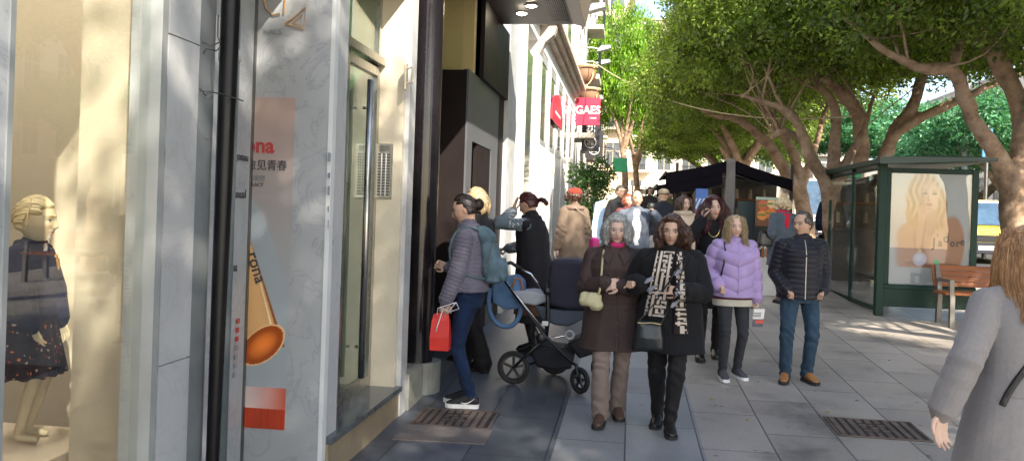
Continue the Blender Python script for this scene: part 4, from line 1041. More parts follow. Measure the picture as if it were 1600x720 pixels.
def leaf_mesh(name, centers, radii, per, size, rs, base=(.075, .13, .025), var=.4, droop=.3, asp=.42):
    n = len(centers)*per; c = np.repeat(centers, per, 0); r = np.repeat(radii, per)
    off = rs.randn(n, 3); off /= np.linalg.norm(off, axis=1)[:, None]; off *= (rs.rand(n)**.45*r)[:, None]; off[:, 2] *= .75
    p = c+off; d = rs.randn(n, 3); d[:, 2] -= droop; d += off/r[:, None]*.8; d /= np.linalg.norm(d, axis=1)[:, None]
    u = np.cross(d, rs.randn(n, 3)); u /= np.linalg.norm(u, axis=1)[:, None]
    s_ = size*rs.uniform(.7, 1.3, n); L_ = d*s_[:, None]; W_ = u*(s_*asp*.5)[:, None]; nrm = np.cross(d, u)*(s_*.1)[:, None]
    V = np.stack([p, p+L_*.45+W_+nrm, p+L_, p+L_*.45-W_+nrm], 1).reshape(-1, 3)
    me = np_mesh(name, V, np.arange(n*4).reshape(-1, 4))
    tone = np.repeat(rs.uniform(1-var, 1+var, len(centers)), per)*rs.uniform(.75, 1.25, n); yel = np.repeat(rs.rand(len(centers)), per)*.5+rs.rand(n)*.3
    col = np.array(base)[None]*tone[:, None]*np.stack([1+yel*.55, 1+yel*.2, 1-yel*.1], 1)
    vcol_attr(me, np.repeat(col, 4, 0)); return me
def crown_points(rs, blobs, n, inner=.35):
    P = []; w = np.array([b[3]*b[4]*b[5] for b in blobs]); w = w/w.sum()
    while len(P) < n:
        b = blobs[rs.choice(len(blobs), p=w)]; d = rs.randn(3); d /= np.linalg.norm(d); r = (inner+(1-inner)*rs.rand()**.55)
        q = np.array(b[:3])+d*r*np.array(b[3:6])
        P.append(q)
    return np.array(P)
def bark_mat():
    nt = NT('bark'); b = nt.n('ShaderNodeBsdfPrincipled'); tc = nt.n('ShaderNodeTexCoord')
    n = nt.n('ShaderNodeTexNoise', i_Scale=5, i_Detail=9, i_Roughness=.7); nt.l(tc.outputs['Object'], n.inputs['Vector'])
    r = ramp(nt, n.outputs[0], [(.3, (.12, .078, .050)), (.5, (.29, .195, .125)), (.7, (.42, .31, .22))]); 
    v = nt.n('ShaderNodeTexVoronoi', i_Scale=22); nt.l(tc.outputs['Object'], v.inputs['Vector']); rv = ramp(nt, v.outputs['Distance'], [(.0, .45), (.12, .7), (.2, 1)])
    n4 = nt.n('ShaderNodeTexNoise', i_Scale=9, i_Detail=2); nt.l(tc.outputs['Object'], n4.inputs['Vector']); r4 = ramp(nt, n4.outputs[0], [(.5, 0), (.6, 1)])
    m = nt.n('ShaderNodeMix', data_type='RGBA', blend_type='MULTIPLY'); nt.l(r4.outputs[0], m.inputs[0]); nt.l(r.outputs[0], m.inputs[6]); nt.l(rv.outputs[0], m.inputs[7]); nt.l(m.outputs[2], b.inputs['Base Color'])
    b.inputs['Roughness'].default_value = .85; bp = nt.n('ShaderNodeBump', i_Strength=.9, i_Distance=.03); nt.l(n.outputs[0], bp.inputs['Height']); nt.l(bp.outputs[0], b.inputs['Normal']); nt.l(b.outputs[0], nt.out.inputs[0]); return nt.mat
BARK = bark_mat()
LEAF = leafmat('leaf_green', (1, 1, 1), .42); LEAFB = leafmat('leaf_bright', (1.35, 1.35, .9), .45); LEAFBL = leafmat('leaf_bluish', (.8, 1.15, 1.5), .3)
def wob(P, rs, a, sub=3):
    """resample polyline smoothly (Catmull-Rom) with slight irregularity; entries (x,y,z,r)"""
    P = [np.array(p, float) for p in P]; Q = []
    for i in range(len(P)-1):
        p0 = P[max(i-1, 0)]; p1 = P[i]; p2 = P[i+1]; p3 = P[min(i+2, len(P)-1)]
        for k in range(sub):
            t = k/sub; q = .5*((2*p1)+(-p0+p2)*t+(2*p0-5*p1+4*p2-p3)*t*t+(-p0+3*p1-3*p2+p3)*t**3)
            q[:3] += rs.randn(3)*a*q[3]; q[3] *= rs.uniform(.93, 1.08); Q.append(q)
    Q.append(P[-1]); return Q
def tree(loc, limbs, crown_me, crown_loc, lab, group=None, twigs=60, seed=1, crown_scale=(1, 1, 1), crown_rz=0, cmat=None, name='street_tree', crown_blobs=None, mound=True, vox=.035, remesh=True):
    rs = np.random.RandomState(seed); o = empty(name, loc, 0, lab, 'tree', group)
    S = Soup(); tips = []
    for Lb in limbs:
        Q = wob([np.array(p)-np.array([loc[0], loc[1], loc[2], 0]) for p in Lb], rs, .10)
        S.chain([q[:3] for q in Q], [q[3] for q in Q], 12); tips.append(Q)
    me = S.remesh(vox, 2)
    V = getco(me); N = getno(me); V = V+N*(wav(V*[1, 1, .5], 14, seed)*.012+wav(V, 38, seed+1)*.006)[:, None]; setco(me, V)
    tr = link('trunk', me, BARK, o)
    # thin branches and twigs reaching into the crown
    tw = MB(); cc = np.array(crown_loc)-np.array(loc)
    for k in range(twigs):
        Q = tips[1+rs.randint(len(tips)-1)]; i = rs.randint(int(len(Q)*.6), len(Q)); q = Q[i]
        if q[2] < 2.2 and len(tips) > 1: continue
        e = cc+rs.randn(3)*[1.5*crown_scale[0], 1.3*crown_scale[1], .5]; e = q[:3]+(e-q[:3])*min(1, 1.7/np.linalg.norm(e-q[:3])); e[2] = max(e[2], q[2]+.15)
        m = (q[:3]+e)/2+rs.randn(3)*.22+V3(0, 0, .15); r = min(q[3]*.4, rs.uniform(.012, .04))
        Pw = wob([(*q[:3], r), (*m, r*.75), (*e, r*.25)], rs, .3, 4); tw.tube([p[:3] for p in Pw], [p[3] for p in Pw], 5)
    if twigs: tw.build('branch', BARK, o, smooth=True)
    c = bpy.data.objects.new('crown', crown_me); C.objects.link(c); c.parent = o; c.location = cc; c.scale = crown_scale; c.rotation_euler = (0, 0, crown_rz)
    return o
rs = np.random.RandomState(11)
def crown_variant(seed, n=2300, per=46, size=.10, mat_=LEAF, base=(.132, .200, .044), var=.6):
    r = np.random.RandomState(seed); blobs = [(0, 0, .3, 2.6, 2.5, 1.5)]
    for k in range(9): a = k*2*PI/9+r.rand()*.5; q = r.uniform(1.5, 2.4); blobs.append((q*math.cos(a), q*math.sin(a), r.uniform(-.5, .5), r.uniform(.9, 1.3), r.uniform(.9, 1.3), r.uniform(.7, 1.0)))
    P = crown_points(r, blobs, n); P = P[P[:, 2] > -1.15]
    me = leaf_mesh('crown', P, r.uniform(.20, .38, len(P)), per, size, r, base=base, var=var); me.materials.append(mat_); return me
CR = [crown_variant(1), crown_variant(2), crown_variant(3)]
CRT = crown_variant(9, 1150, 34, .11)
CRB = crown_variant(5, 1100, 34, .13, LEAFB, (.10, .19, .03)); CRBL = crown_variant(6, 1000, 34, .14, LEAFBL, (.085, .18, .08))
LK = .72
def Lm(Y, pts, dy=0):
    """limb given by (px, py, radius) read off the photograph, standing at distance Y and drifting by dy in depth"""
    out = []; n = len(pts)
    for i, (px, py, r) in enumerate(pts): x, y, z = AY(px, py, Y+dy*i/(n-1)); out.append((x, y, z, r*LK))
    return out
def base_pt(Y, px):
    x, y, z = AY(px, 400, Y); return (x, Y, gz(Y))
def root_limb(Y, px, r, topx, topy, rt):
    x, _, _ = AY(px, 450, Y); t = AY(topx, topy, Y); g = gz(Y)
    r *= LK; rt *= LK
    return [(x, Y, g-.2, r*1.35), (x, Y, g+.12, r*1.1), ((x*2+t[0])/3+.02, Y, g+(t[2]-g)*.35, r*.97), ((x+2*t[0])/3, Y, g+(t[2]-g)*.7, r*.98), (*t, rt)]
gT = 'plane-like street trees along the pavement edge'
# T1 beside the right edge
Y = 13.6
tree(base_pt(Y, 1590), [root_limb(Y, 1592, .27, 1583, 270, .27),
    Lm(Y, [(1583, 290, .24), (1560, 245, .19), (1530, 200, .16), (1506, 150, .15), (1488, 112, .14), (1450, 108, .11), (1405, 92, .09), (1360, 62, .07), (1320, 30, .05)], -.8),
    Lm(Y, [(1590, 280, .25), (1600, 220, .22), (1590, 160, .2), (1560, 95, .18), (1530, 50, .14), (1500, 10, .1), (1480, -50, .07)], .5),
    Lm(Y, [(1488, 112, .12), (1500, 60, .10), (1520, 10, .08), (1535, -60, .05)], 1), Lm(Y, [(1600, 200, .16), (1640, 120, .14), (1680, 40, .1), (1700, -40, .06)], -1)],
    CR[0], (5.6, 13.0, 5.4), 'forked tree trunk at the right edge of the picture behind the woman in grey', None, 22, 21)
Y = 17.2
tree(base_pt(Y, 1358), [root_limb(Y, 1352, .26, 1350, 330, .24), Lm(Y, [(1350, 340, .24), (1344, 270, .21), (1345, 215, .2), (1338, 175, .18), (1310, 140, .15), (1285, 122, .13), (1250, 110, .08), (1215, 88, .06)], -.8),
    Lm(Y, [(1362, 330, .22), (1378, 260, .19), (1400, 205, .18), (1425, 165, .16), (1440, 118, .15), (1438, 60, .11), (1450, 0, .08)], .4),
    Lm(Y, [(1395, 212, .13), (1440, 182, .13), (1490, 160, .12), (1540, 138, .11), (1600, 108, .09), (1650, 80, .06)], .3), Lm(Y, [(1340, 180, .13), (1322, 130, .12), (1300, 80, .09), (1290, 20, .06)], 1)],
    CR[1], (4.8, 17.0, 5.5), 'broad tree with two upright stems rising behind the bus shelter', None, 22, 22, crown_rz=1.1)
Y = 15.9
tree(base_pt(Y, 1308), [root_limb(Y, 1308, .27, 1300, 300, .22), Lm(Y, [(1300, 330, .22), (1285, 280, .18), (1262, 240, .15), (1250, 200, .13), (1225, 172, .11), (1190, 158, .08), (1160, 150, .05)], -.8),
    Lm(Y, [(1304, 310, .20), (1302, 250, .16), (1306, 200, .14), (1300, 160, .12), (1270, 120, .08), (1262, 70, .06)], .5), Lm(Y, [(1302, 290, .12), (1330, 240, .10), (1350, 200, .07), (1365, 150, .05)], .8), Lm(Y, [(1256, 220, .10), (1225, 205, .09), (1205, 215, .06)], -.3)],
    CR[2], (2.9, 15.9, 5.35), 'knotty multi-stemmed tree just left of the glass bus shelter', None, 22, 23, crown_rz=2.0, crown_scale=(1.0, .95, .95))
Y = 21.5
tree(base_pt(Y, 1255), [root_limb(Y, 1262, .28, 1248, 290, .24), Lm(Y, [(1250, 310, .24), (1225, 262, .2), (1200, 225, .18), (1172, 198, .15), (1148, 186, .12), (1120, 182, .08), (1090, 170, .05)], -1),
    Lm(Y, [(1248, 300, .2), (1240, 240, .17), (1215, 200, .14), (1190, 160, .1), (1175, 120, .07)], 1), Lm(Y, [(1252, 290, .18), (1270, 240, .13), (1285, 190, .1), (1300, 140, .06)], 1)],
    CR[0], (3.1, 21.3, 5.6), 'leaning tree with arching limbs behind the black awnings', None, 18, 24, crown_rz=3.2, crown_scale=(1.05, 1, 1))
def plain_tree(x, Y, lab, seed, cr, z=5.8, scale=(1, 1, 1), name='street_tree', twigs=25, h=3.2, lean=0, r=.2):
    rs = np.random.RandomState(seed); g = gz(Y); limbs = [[(x, Y, g-.2, r*1.3), (x+.03, Y, g+.2, r*1.08), (x+.1+lean*.5, Y, g+h*.45, r), (x+lean, Y, g+h*.75, r*.95)]]
    for k in range(4):
        a = k*1.6+rs.rand(); q = 1.5*scale[0]; limbs.append([(x+lean, Y, g+h*.72, r*.75), (x+lean+q*.35*math.cos(a), Y+q*.35*math.sin(a), g+h, r*.55), (x+lean+q*math.cos(a), Y+q*math.sin(a), g+h*1.35, r*.3)])
    return tree((x, Y, g), limbs, cr, (x+lean*.8, Y, g+z), lab, None, twigs, seed, scale, seed*1.3, name=name, vox=.045)
plain_tree(3.4, 27, 'tree with dark dense crown over the café kiosk', 31, CR[1], z=4.7, scale=(1.1, 1, 1.05))
plain_tree(4.0, 33, 'street tree further up, behind the kiosk tree', 32, CR[2], z=4.6, scale=(1.25, 1.1, 1.1))
plain_tree(4.3, 40, 'distant street tree in the right row, before the last one', 33, CR[0], z=4.8, scale=(1.45, 1.1, 1.2))
plain_tree(4.6, 48, 'last street tree in the right row near the end building', 34, CRB, z=5.0, scale=(1.8, 1.1, 1.3))
plain_tree(-.35, 33, 'slender bright green tree on the left side of the street beyond the signs', 35, CRB, z=6.3, scale=(.62, .62, 1.5), h=4.2, r=.13, twigs=15)
plain_tree(.2, 42, 'light green tree behind the slender left one, in the middle of the view', 36, CRB, z=6.5, scale=(.75, .75, 1.4), h=3.8, r=.15, twigs=12)
# the row goes on beside and behind the photographer
for i, (x, Y, cr) in enumerate(((6.2, 8.2, CR[1]), (5.6, 2.0, CR[2]), (5.4, -3.2, CRT), (5.4, -8.4, CRT), (5.4, -13.6, CRT))):
    plain_tree(x, Y, ['street tree standing beside the pavement just outside the right edge', 'street tree abreast of the camera at the kerb', 'street tree a few metres behind the camera', 'street tree well behind the camera', 'street tree furthest behind the camera'][i], 41+i, cr, z=(5.7, 6.6, 7.6, 7.8, 7.8)[i], scale=((1, 1, 1), (1.05, 1.05, 1.35), (1.08, 1.08, 1.45), (1.1, 1.1, 1.5), (1.1, 1.1, 1.5))[i], h=(3.2, 3.2, 4.5, 4.8, 4.8)[i])
# trees in the middle of the avenue
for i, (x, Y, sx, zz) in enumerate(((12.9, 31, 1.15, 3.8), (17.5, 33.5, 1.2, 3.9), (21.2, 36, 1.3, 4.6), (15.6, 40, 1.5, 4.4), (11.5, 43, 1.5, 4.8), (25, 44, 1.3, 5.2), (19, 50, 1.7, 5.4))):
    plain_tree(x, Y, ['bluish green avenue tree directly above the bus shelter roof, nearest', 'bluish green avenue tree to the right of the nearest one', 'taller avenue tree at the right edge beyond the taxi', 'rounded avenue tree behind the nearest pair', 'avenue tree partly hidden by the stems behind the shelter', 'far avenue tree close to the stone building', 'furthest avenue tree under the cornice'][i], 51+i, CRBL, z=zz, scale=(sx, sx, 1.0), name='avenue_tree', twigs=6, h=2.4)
# ================================================================ manhole covers, mat, litter
M_iron = mat('cast_iron', (.19, .14, .115), rough=.55, metal=.4, var=.35, bump=.4, dirt=.3)
M_irond = mat('iron_dark', (.03, .026, .024), rough=.8)
def flat_on(x, y, dz=0): return (x, y, gz(y)+dz)
def cover(x0, x1, y0, y1, lab, nb=9):
    yc = (y0+y1)/2; o = empty('manhole_cover', (x0, y0, 0), 0, lab, 'manhole cover')
    def B(q, a0, a1, b0, b1, z0, z1):
        q.add([(a0, b0, gz(y0+b0)+z0), (a1, b0, gz(y0+b0)+z0), (a1, b1, gz(y0+b1)+z0), (a0, b1, gz(y0+b1)+z0), (a0, b0, gz(y0+b0)+z1), (a1, b0, gz(y0+b0)+z1), (a1, b1, gz(y0+b1)+z1), (a0, b1, gz(y0+b1)+z1)], [(0, 3, 2, 1), (4, 5, 6, 7), (0, 1, 5, 4), (1, 2, 6, 5), (2, 3, 7, 6), (3, 0, 4, 7)])
    W_, D_ = x1-x0, y1-y0
    q = MB(); B(q, 0, W_, 0, D_, -.03, .003); q.build('plate', M_irond, o)
    q = MB(); B(q, 0, W_, 0, .02, 0, .009); B(q, 0, W_, D_-.02, D_, 0, .009); B(q, 0, .02, .02, D_-.02, 0, .009); B(q, W_-.02, W_, .02, D_-.02, 0, .009); q.build('rim', M_iron, o)
    q = MB(); st = (W_-.06)/nb
    for i in range(nb):
        a = .03+i*st
        if nb*.33 < i+.5 < nb*.70:
            B(q, a, a+st*.6, .025, D_*.28, 0, .009); B(q, a, a+st*.6, D_*.78, D_-.025, 0, .009)
            for j in range(3): B(q, a, a+st*(.8 if (i+j) % 2 else .5), D_*(.34+.14*j), D_*(.42+.14*j), 0, .008)
        else: B(q, a, a+st*.6, .025, D_-.025, 0, .009)
    q.build('tread_bars', M_iron, o); return o
cover(1.58, 2.24, 6.44, 6.95, 'rectangular ribbed iron manhole cover in the pavement at lower right')
cover(-1.56, -.96, 5.96, 6.44, 'ribbed iron manhole cover under the feet of the woman with the backpack')
q = MB(); q.add([(-1.57, 5.56, .002), (-.93, 5.60, .002), (-.935, 5.94, gz(5.94)+.002), (-1.58, 5.93, gz(5.93)+.002), (-1.57, 5.56, .012), (-.93, 5.60, .012), (-.935, 5.94, gz(5.94)+.012), (-1.58, 5.93, gz(5.93)+.012)], [(0, 3, 2, 1), (4, 5, 6, 7), (0, 1, 5, 4), (1, 2, 6, 5), (2, 3, 7, 6), (3, 0, 4, 7)])
o = q.build('metal_plate', mat('worn_plate', (.17, .145, .13), rough=.7, var=.25, bump=.6, bscale=120, dirt=.3), None); tag(o, 'flat worn brownish service plate in front of the ribbed cover on the left', 'service plate')
rs = np.random.RandomState(5); q = MB()
for k in range(170):
    x = rs.uniform(-1.4, 5.8); y = rs.uniform(4.8, 18); a = rs.rand()*6; z = gz(y)+.003; r = rs.uniform(.010, .034)
    q.add([(x+r*math.cos(a), y+r*math.sin(a), z), (x+.4*r*math.cos(a+1.6), y+.4*r*math.sin(a+1.6), z+.008), (x-r*math.cos(a), y-r*math.sin(a), z+.004), (x+.4*r*math.cos(a-1.6), y+.4*r*math.sin(a-1.6), z+.002)], [(0, 1, 2, 3)])
o = q.build('fallen_leaves', mat('dry_leaf', (.30, .22, .05), rough=.7, var=.4), None); tag(o, 'small dry leaves scattered over the paving', 'leaves', kind='stuff')
# ================================================================ bus shelter
M_green = mat('shelter_green', (.006, .032, .022), rough=.45, var=.12, spec=.25)
G_sh = glass('shelter_glass', (.93, .97, .95), refl=2.6)
G_poster = glass('poster_glass', (.97, .97, .97), refl=.9)
SH = empty('bus_shelter', (3.86, 12.7, gz(12.7)), 0, 'dark green bus shelter with glass sides and a lit advertising panel of a blonde woman', 'bus shelter')
x0, Yf = 3.60, 12.68; g0 = gz(Yf)
pl = AY(1384, 440, Yf)[0]-.10; pr = AY(1519, 440, Yf)[0]+.05; ztop = AY(1383, 262, Yf)[2]; zp0 = AY(1391, 443, Yf)[2]; zp1 = AY(1391, 270, Yf)[2]; xp0 = AY(1391, 360, Yf)[0]; xp1 = AY(1517, 360, Yf)[0]
def LB(m, name, *boxes, parent=SH, bev=.006):
    q = MB(); ox, oy, oz = SH.location
    for a, b in boxes: q.box(tuple(a[i]-(ox, oy, oz)[i] for i in range(3)), tuple(b[i]-(ox, oy, oz)[i] for i in range(3)), bev)
    return q.build(name, m, parent)
LB(M_green, 'post', ((pl-.04, Yf-.03, g0-.05), (pl+.07, Yf+.09, ztop+.05)))
fm = LB(M_green, 'panel_frame', ((pl+.07, Yf, g0+.14), (pr, Yf+.14, zp0-.005)), ((pl+.07, Yf, zp0-.005), (xp0, Yf+.14, ztop)), ((xp1, Yf, zp0-.005), (pr, Yf+.14, ztop)), ((xp0, Yf, zp1), (xp1, Yf+.14, ztop)), ((pl+.07, Yf-.02, zp0-.07), (pr, Yf, zp0-.015)))
LB(M_green, 'post', ((pr-.03, Yf+.15, g0-.05), (pr+.04, Yf+.22, ztop)))
# back posts, glass walls
Yb = 15.75; gb = gz(Yb)
for (x, y) in ((pl, Yb), (pl, 14.2), (pr, Yb)): LB(M_green, 'post', ((x-.03, y-.03, gz(y)-.05), (x+.03, y+.03, ztop+.05)))
q = MB(); ox, oy, oz = SH.location
for (a, b) in ((12.80, 14.16), (14.24, 15.71)): q.box((pl-.006-ox, a-oy, .12), (pl+.006-ox, b-oy, ztop-oz-.03))
q.build('side_glass', G_sh, SH)
q = MB(); q.box((pl+.03-ox, Yb-.006-oy, .15), (pr-.03-ox, Yb+.006-oy, ztop-oz-.03)); q.build('back_glass', G_sh, SH)
q = MB(); 
for z0_, z1_ in ((.06, .12), (ztop-oz-.03, ztop-oz+.01)): each('glass_rail', M_green, SH, [((pl-.02-ox, 12.80-oy, z0_), (pl+.02-ox, 15.71-oy, z1_))])
# roof: slim edge with a shallow vault, green translucent sheet
rx1 = AY(1545, 242, Yf)[0]-.02
q = MB(); secs = []
for y in (Yf-.35, Yf+.2, 14.2, Yb+.25):
    secs.append([(pl-.12-ox, y-oy, ztop+.05-oz), (pl-.12-ox, y-oy, ztop+.12-oz), (pl+.6-ox, y-oy, ztop+.17-oz), (rx1-.2-ox, y-oy, ztop+.16-oz), (rx1-ox, y-oy, ztop+.13-oz), (rx1-ox, y-oy, ztop+.105-oz), (pl+.6-ox, y-oy, ztop+.06-oz)])
q.rings(secs); q.build('roof', M_green, SH)
q = MB(); q.prism([(pl-.13-ox, Yf-.37-oy, ztop+.03-oz), (pl-.13-ox, Yf-.37-oy, ztop+.135-oz), (rx1-ox, Yf-.37-oy, ztop+.15-oz), (rx1-ox, Yf-.37-oy, ztop+.11-oz)], (0, .02, 0)); q.build('roof_edge', mat('shelter_edge', (.015, .045, .035), rough=.35), SH)
q = MB(); q.box((pl+.3-ox, 13.6-oy, .42), (pl+.7-ox, 15.4-oy, .47)); q.box((pl+.45-ox, 13.9-oy, 0.0), (pl+.52-ox, 13.97-oy, .42)); q.box((pl+.45-ox, 15.0-oy, .02), (pl+.52-ox, 15.07-oy, .42)); q.build('shelter_seat', M_dsteel, SH)
# poster, printed picture of a generic blonde woman
def ad(u, v):
    return ad_(u, v)**1.35*.60
def ad_(u, v):
    w_, h_ = 1.23, 1.60; X = (u-.48)/1.14+.48; Yv = (v-.15)/1.10+.15; n = len(u); col = np.tile(rgb(212, 216, 214), (n, 1)).astype(float)
    col = col*(1-.10*(1-v))[:, None]
    def E(cx, cy, rx, ry, ang=0):
        dx, dy = X-cx, (Yv-cy)*1.3; c, s = math.cos(ang), math.sin(ang); return ((dx*c+dy*s)/rx)**2+((-dx*s+dy*c)/(ry*1.3))**2
    def put(mask, c): 
        nonlocal col
        m = np.clip(mask, 0, 1)[:, None]; col = col*(1-m)+np.array(c)*m
    soft = lambda e, k=8: 1/(1+np.exp(np.clip((e-1)*k, -40, 40)))
    skin = rgb(206, 166, 136); skd = rgb(150, 104, 76); skl = rgb(238, 208, 182); hair = rgb(196, 158, 108); hd = rgb(116, 82, 48); hl = rgb(236, 208, 160)
    wavs = np.sin(X*90+np.sin(Yv*26)*2.2)*.5+.5
    body = (Yv > .155)
    put(soft(E(.50, .26, .36, .26), 14)*body, skin); put(soft(E(.30, .40, .16, .13), 14)*body, skin); put(soft(E(.74, .36, .14, .22), 14)*body, skin*.96)
    put(.5*soft(E(.60, .30, .10, .17), 5)*body, skl); put(.55*soft(E(.40, .30, .05, .15, .3), 4)*body, skd); put(.5*soft(E(.68, .17, .20, .03), 6)*body, skd)
    h = soft(E(.42, .74, .185, .20), 12); put(h, hair); put(soft(E(.33, .60, .10, .12), 10), hair); put(soft(E(.60, .64, .08, .17), 10), hair)
    put(h*.5*(wavs > .6), hd); put(h*.4*(wavs < .25), hl); put(soft(E(.60, .64, .08, .17), 10)*.45*(wavs > .55), hd)
    put(soft(E(.50, .545, .075, .13), 10), skin*.86); put(soft(E(.48, .73, .105, .135, -.08), 12), skin); put(.5*soft(E(.53, .74, .06, .10), 5), skl); put(.35*soft(E(.41, .68, .03, .09), 5), skd)
    for ex in (.435, .54): put(.95*soft(E(ex, .762, .028, .012), 7), rgb(58, 40, 30)); put(.6*soft(E(ex, .788, .032, .006), 6), rgb(140, 100, 66))
    put(.7*soft(E(.472, .725, .008, .03), 5), skd); put(.6*soft(E(.487, .703, .018, .007), 5), skd); put(.95*soft(E(.487, .672, .034, .014), 7), rgb(160, 60, 52)); put(.45*soft(E(.40, .72, .02, .10), 4), skd); put(.4*soft(E(.487, .640, .03, .008), 5), skd)
    put(soft(E(.40, .44, .042, .17, -.12), 12)*(Yv > .20), skin*1.02); put(.5*soft(E(.435, .42, .012, .16, -.12), 6)*(Yv > .20), skd); put(soft(E(.41, .60, .045, .06, .2), 10), skin*1.04)
    for k in range(3): put(.5*soft(E(.395+k*.022, .63, .005, .045, .15), 6), skd)
    put(.35*soft(E(.36, .19, .12, .02), 6)*body, skd)
    put(soft(E(.40, .225, .075, .058), 14), rgb(206, 204, 216)); put(.6*soft(E(.385, .235, .04, .03), 6), rgb(232, 232, 240)); put(soft(E(.40, .285, .02, .02), 10), rgb(226, 206, 160))
    put(soft(E(.585, .205, .026, .021), 14), rgb(40, 214, 150))
    return col
ph = zp1-zp0; pwid = xp1-xp0
bl = emis('backlight', (1, 1, 1), 0)
mad = NT('lit_poster'); pb = mad.n('ShaderNodeBsdfPrincipled'); va = mad.n('ShaderNodeVertexColor', layer_name='Col'); mad.l(va.outputs[0], pb.inputs['Base Color']); pb.inputs['Roughness'].default_value = .5
mad.l(va.outputs[0], pb.inputs['Emission Color']); pb.inputs['Emission Strength'].default_value = .05; mad.l(pb.outputs[0], mad.out.inputs[0])
printed('poster', (xp0-ox, Yf+.03-oy, zp0-oz), (1, 0, 0), (0, 0, 1), pwid, ph, 170, 230, ad, mad.mat, fm)
inkb = mat('poster_ink', (.05, .035, .03), rough=.4)
for ch, fx, fz, sz in (('J', .54, .345, .19), ("'", .59, .40, .14), ('a', .61, .355, .15), ('d', .67, .39, .19), ('o', .755, .355, .15), ('r', .83, .355, .15), ('e', .88, .37, .15)):
    text(ch, sz, (xp0+pwid*fx-ox, Yf+.024-oy, zp0+ph*fz-oz), (1, 0, 0), (0, 0, 1), inkb, fm, sx=.85, bold=.003)
text('DIOR', .15, (xp0+pwid*.57-ox, Yf+.024-oy, zp0+ph*.018-oz), (1, 0, 0), (0, 0, 1), inkb, fm, sx=.9)
q = MB(); q.box((xp0-ox, Yf+.008-oy, zp0-oz), (xp1-ox, Yf+.012-oy, zp1-oz)); q.build('poster_glass', G_poster, fm)
# ================================================================ bench
M_wood = mat('bench_wood', (.27, .095, .035), rough=.55, var=.25, scale=3, stretch=(.6, 8, 8), spec=.25)
bx, by = 4.22, 11.85; gb_ = gz(by)
BN = empty('park_bench', (bx, by, gb_), 0, 'reddish wooden slatted bench with grey metal legs in front of the bus shelter', 'bench')
q = MB()
for i in range(4): q.box((0, .04+i*.115, .435), (1.75, .145+i*.115, .47), .006)
q.build('seat', M_wood, BN)
q = MB()
for i in range(4):
    z = .52+i*.074; y = .53+i*.028; q.prism([(0.02, y, z), (0.02, y+.03, z+.005), (0.02, y+.052, z+.068), (0.02, y+.022, z+.063)], (1.71, 0, 0))
q.build('backrest', M_wood, BN)
M_bleg = mat('bench_metal', (.17, .16, .14), rough=.4, metal=.5)
for lx in (.06, 1.62):
    q = MB(); q.prism([(lx, .0, -.02), (lx, .07, -.02), (lx, .09, .43), (lx, .02, .43)], (.06, 0, 0)); q.build('leg', M_bleg, BN)
    q = MB(); q.prism([(lx, .50, 0), (lx, .57, 0), (lx, .55, .43), (lx, .67, .80), (lx, .62, .82), (lx, .47, .43)], (.06, 0, 0)); q.build('leg', M_bleg, BN)
    q = MB(); q.prism([(lx-.003, .03, .43), (lx-.003, .07, .43), (lx-.003, .085, .60), (lx-.003, .5, .60), (lx-.003, .5, .64), (lx-.003, .04, .64)], (.055, 0, 0)); q.build('armrest', M_bleg, BN)
# ================================================================ café kiosk with black awnings
M_awn = mat('awning_black', (.006, .005, .008), rough=.9, var=.2, bump=.2, spec=.1)
KX = AY(1142, 260, 16)[0]; KY = 16.0; kg = gz(KY)
K = empty('cafe_kiosk', (KX, KY, kg), 0, 'café kiosk with black folding awnings on both sides of a grey post', 'kiosk')
def kl(px, py, Y=16.0): a = AY(px, py, Y); return (a[0]-KX, a[1]-KY, a[2]-kg)
q = MB(); c = kl(1142, 248); q.box((c[0]-.09, -.05, 0), (c[0]+.09, .13, c[2]), .01); q.build('post', mat('post_grey', (.20, .18, .165), rough=.6, var=.2), K)
def awning(P, parent, nm='awning'):
    """P: top edge inner/outer near, lower edge outer/inner near; runs back 3 m, slightly sagging cloth with scalloped valance"""
    q = MB(); (ix, iz), (ox_, oz_) = P; secs = []
    for k in range(9):
        y = -.1+k*.4; s = .03*math.sin(k*PI); secs.append([(ix, y, iz), (ix*.6+ox_*.4, y, iz*.6+oz_*.4-.03), (ox_, y, oz_), (ox_, y, oz_-.02), (ix*.6+ox_*.4, y, iz*.6+oz_*.4-.05), (ix, y, iz-.02)])
    q.rings(secs); a = q.build(nm, M_awn, parent)
    q = MB(); n = 16; top = [(ox_+(ix-ox_)*t/n, -.12, oz_+(iz-oz_)*t/n-.02) for t in range(n+1)]
    bot = [(ox_+(ix-ox_)*t/n, -.13, oz_+(iz-oz_)*t/n-.22-.025*math.sin(t*PI)) for t in range(n+1)]
    for t in range(n): q.add([top[t], top[t+1], bot[t+1], bot[t], (top[t][0], -.10, top[t][2]), (top[t+1][0], -.10, top[t+1][2]), (bot[t+1][0], -.11, bot[t+1][2]), (bot[t][0], -.11, bot[t][2])], [(0, 1, 2, 3), (7, 6, 5, 4), (0, 4, 5, 1), (3, 2, 6, 7)])
    q.build('valance', M_awn, a)
    q = MB(); q.tube([(ix, -.05, iz-.25), (ox_*.55+ix*.45, -.05, oz_-.12), (ox_, -.05, oz_-.04)], .018, 6); q.build('awning_arm', M_dsteel, a); q = MB(); q.tube([(ix, 1.4, iz-.25), (ox_, 1.4, oz_-.04)], .018, 6); q.build('awning_arm', M_dsteel, a)
    q = MB(); q.tube([(ox_, -.1, oz_), (ox_, 3.1, oz_)], .03, 8); q.build('front_bar', M_blk, a); return a
c1 = kl(1134, 252); c2 = kl(1040, 270); awning(((c1[0], c1[2]), (c2[0], c2[2])), K)
c3 = kl(1128, 268, 16.0); c4 = kl(1026, 294, 16.0); awning(((c3[0], c3[2]-.02), (c4[0], c4[2]+.05)), K)
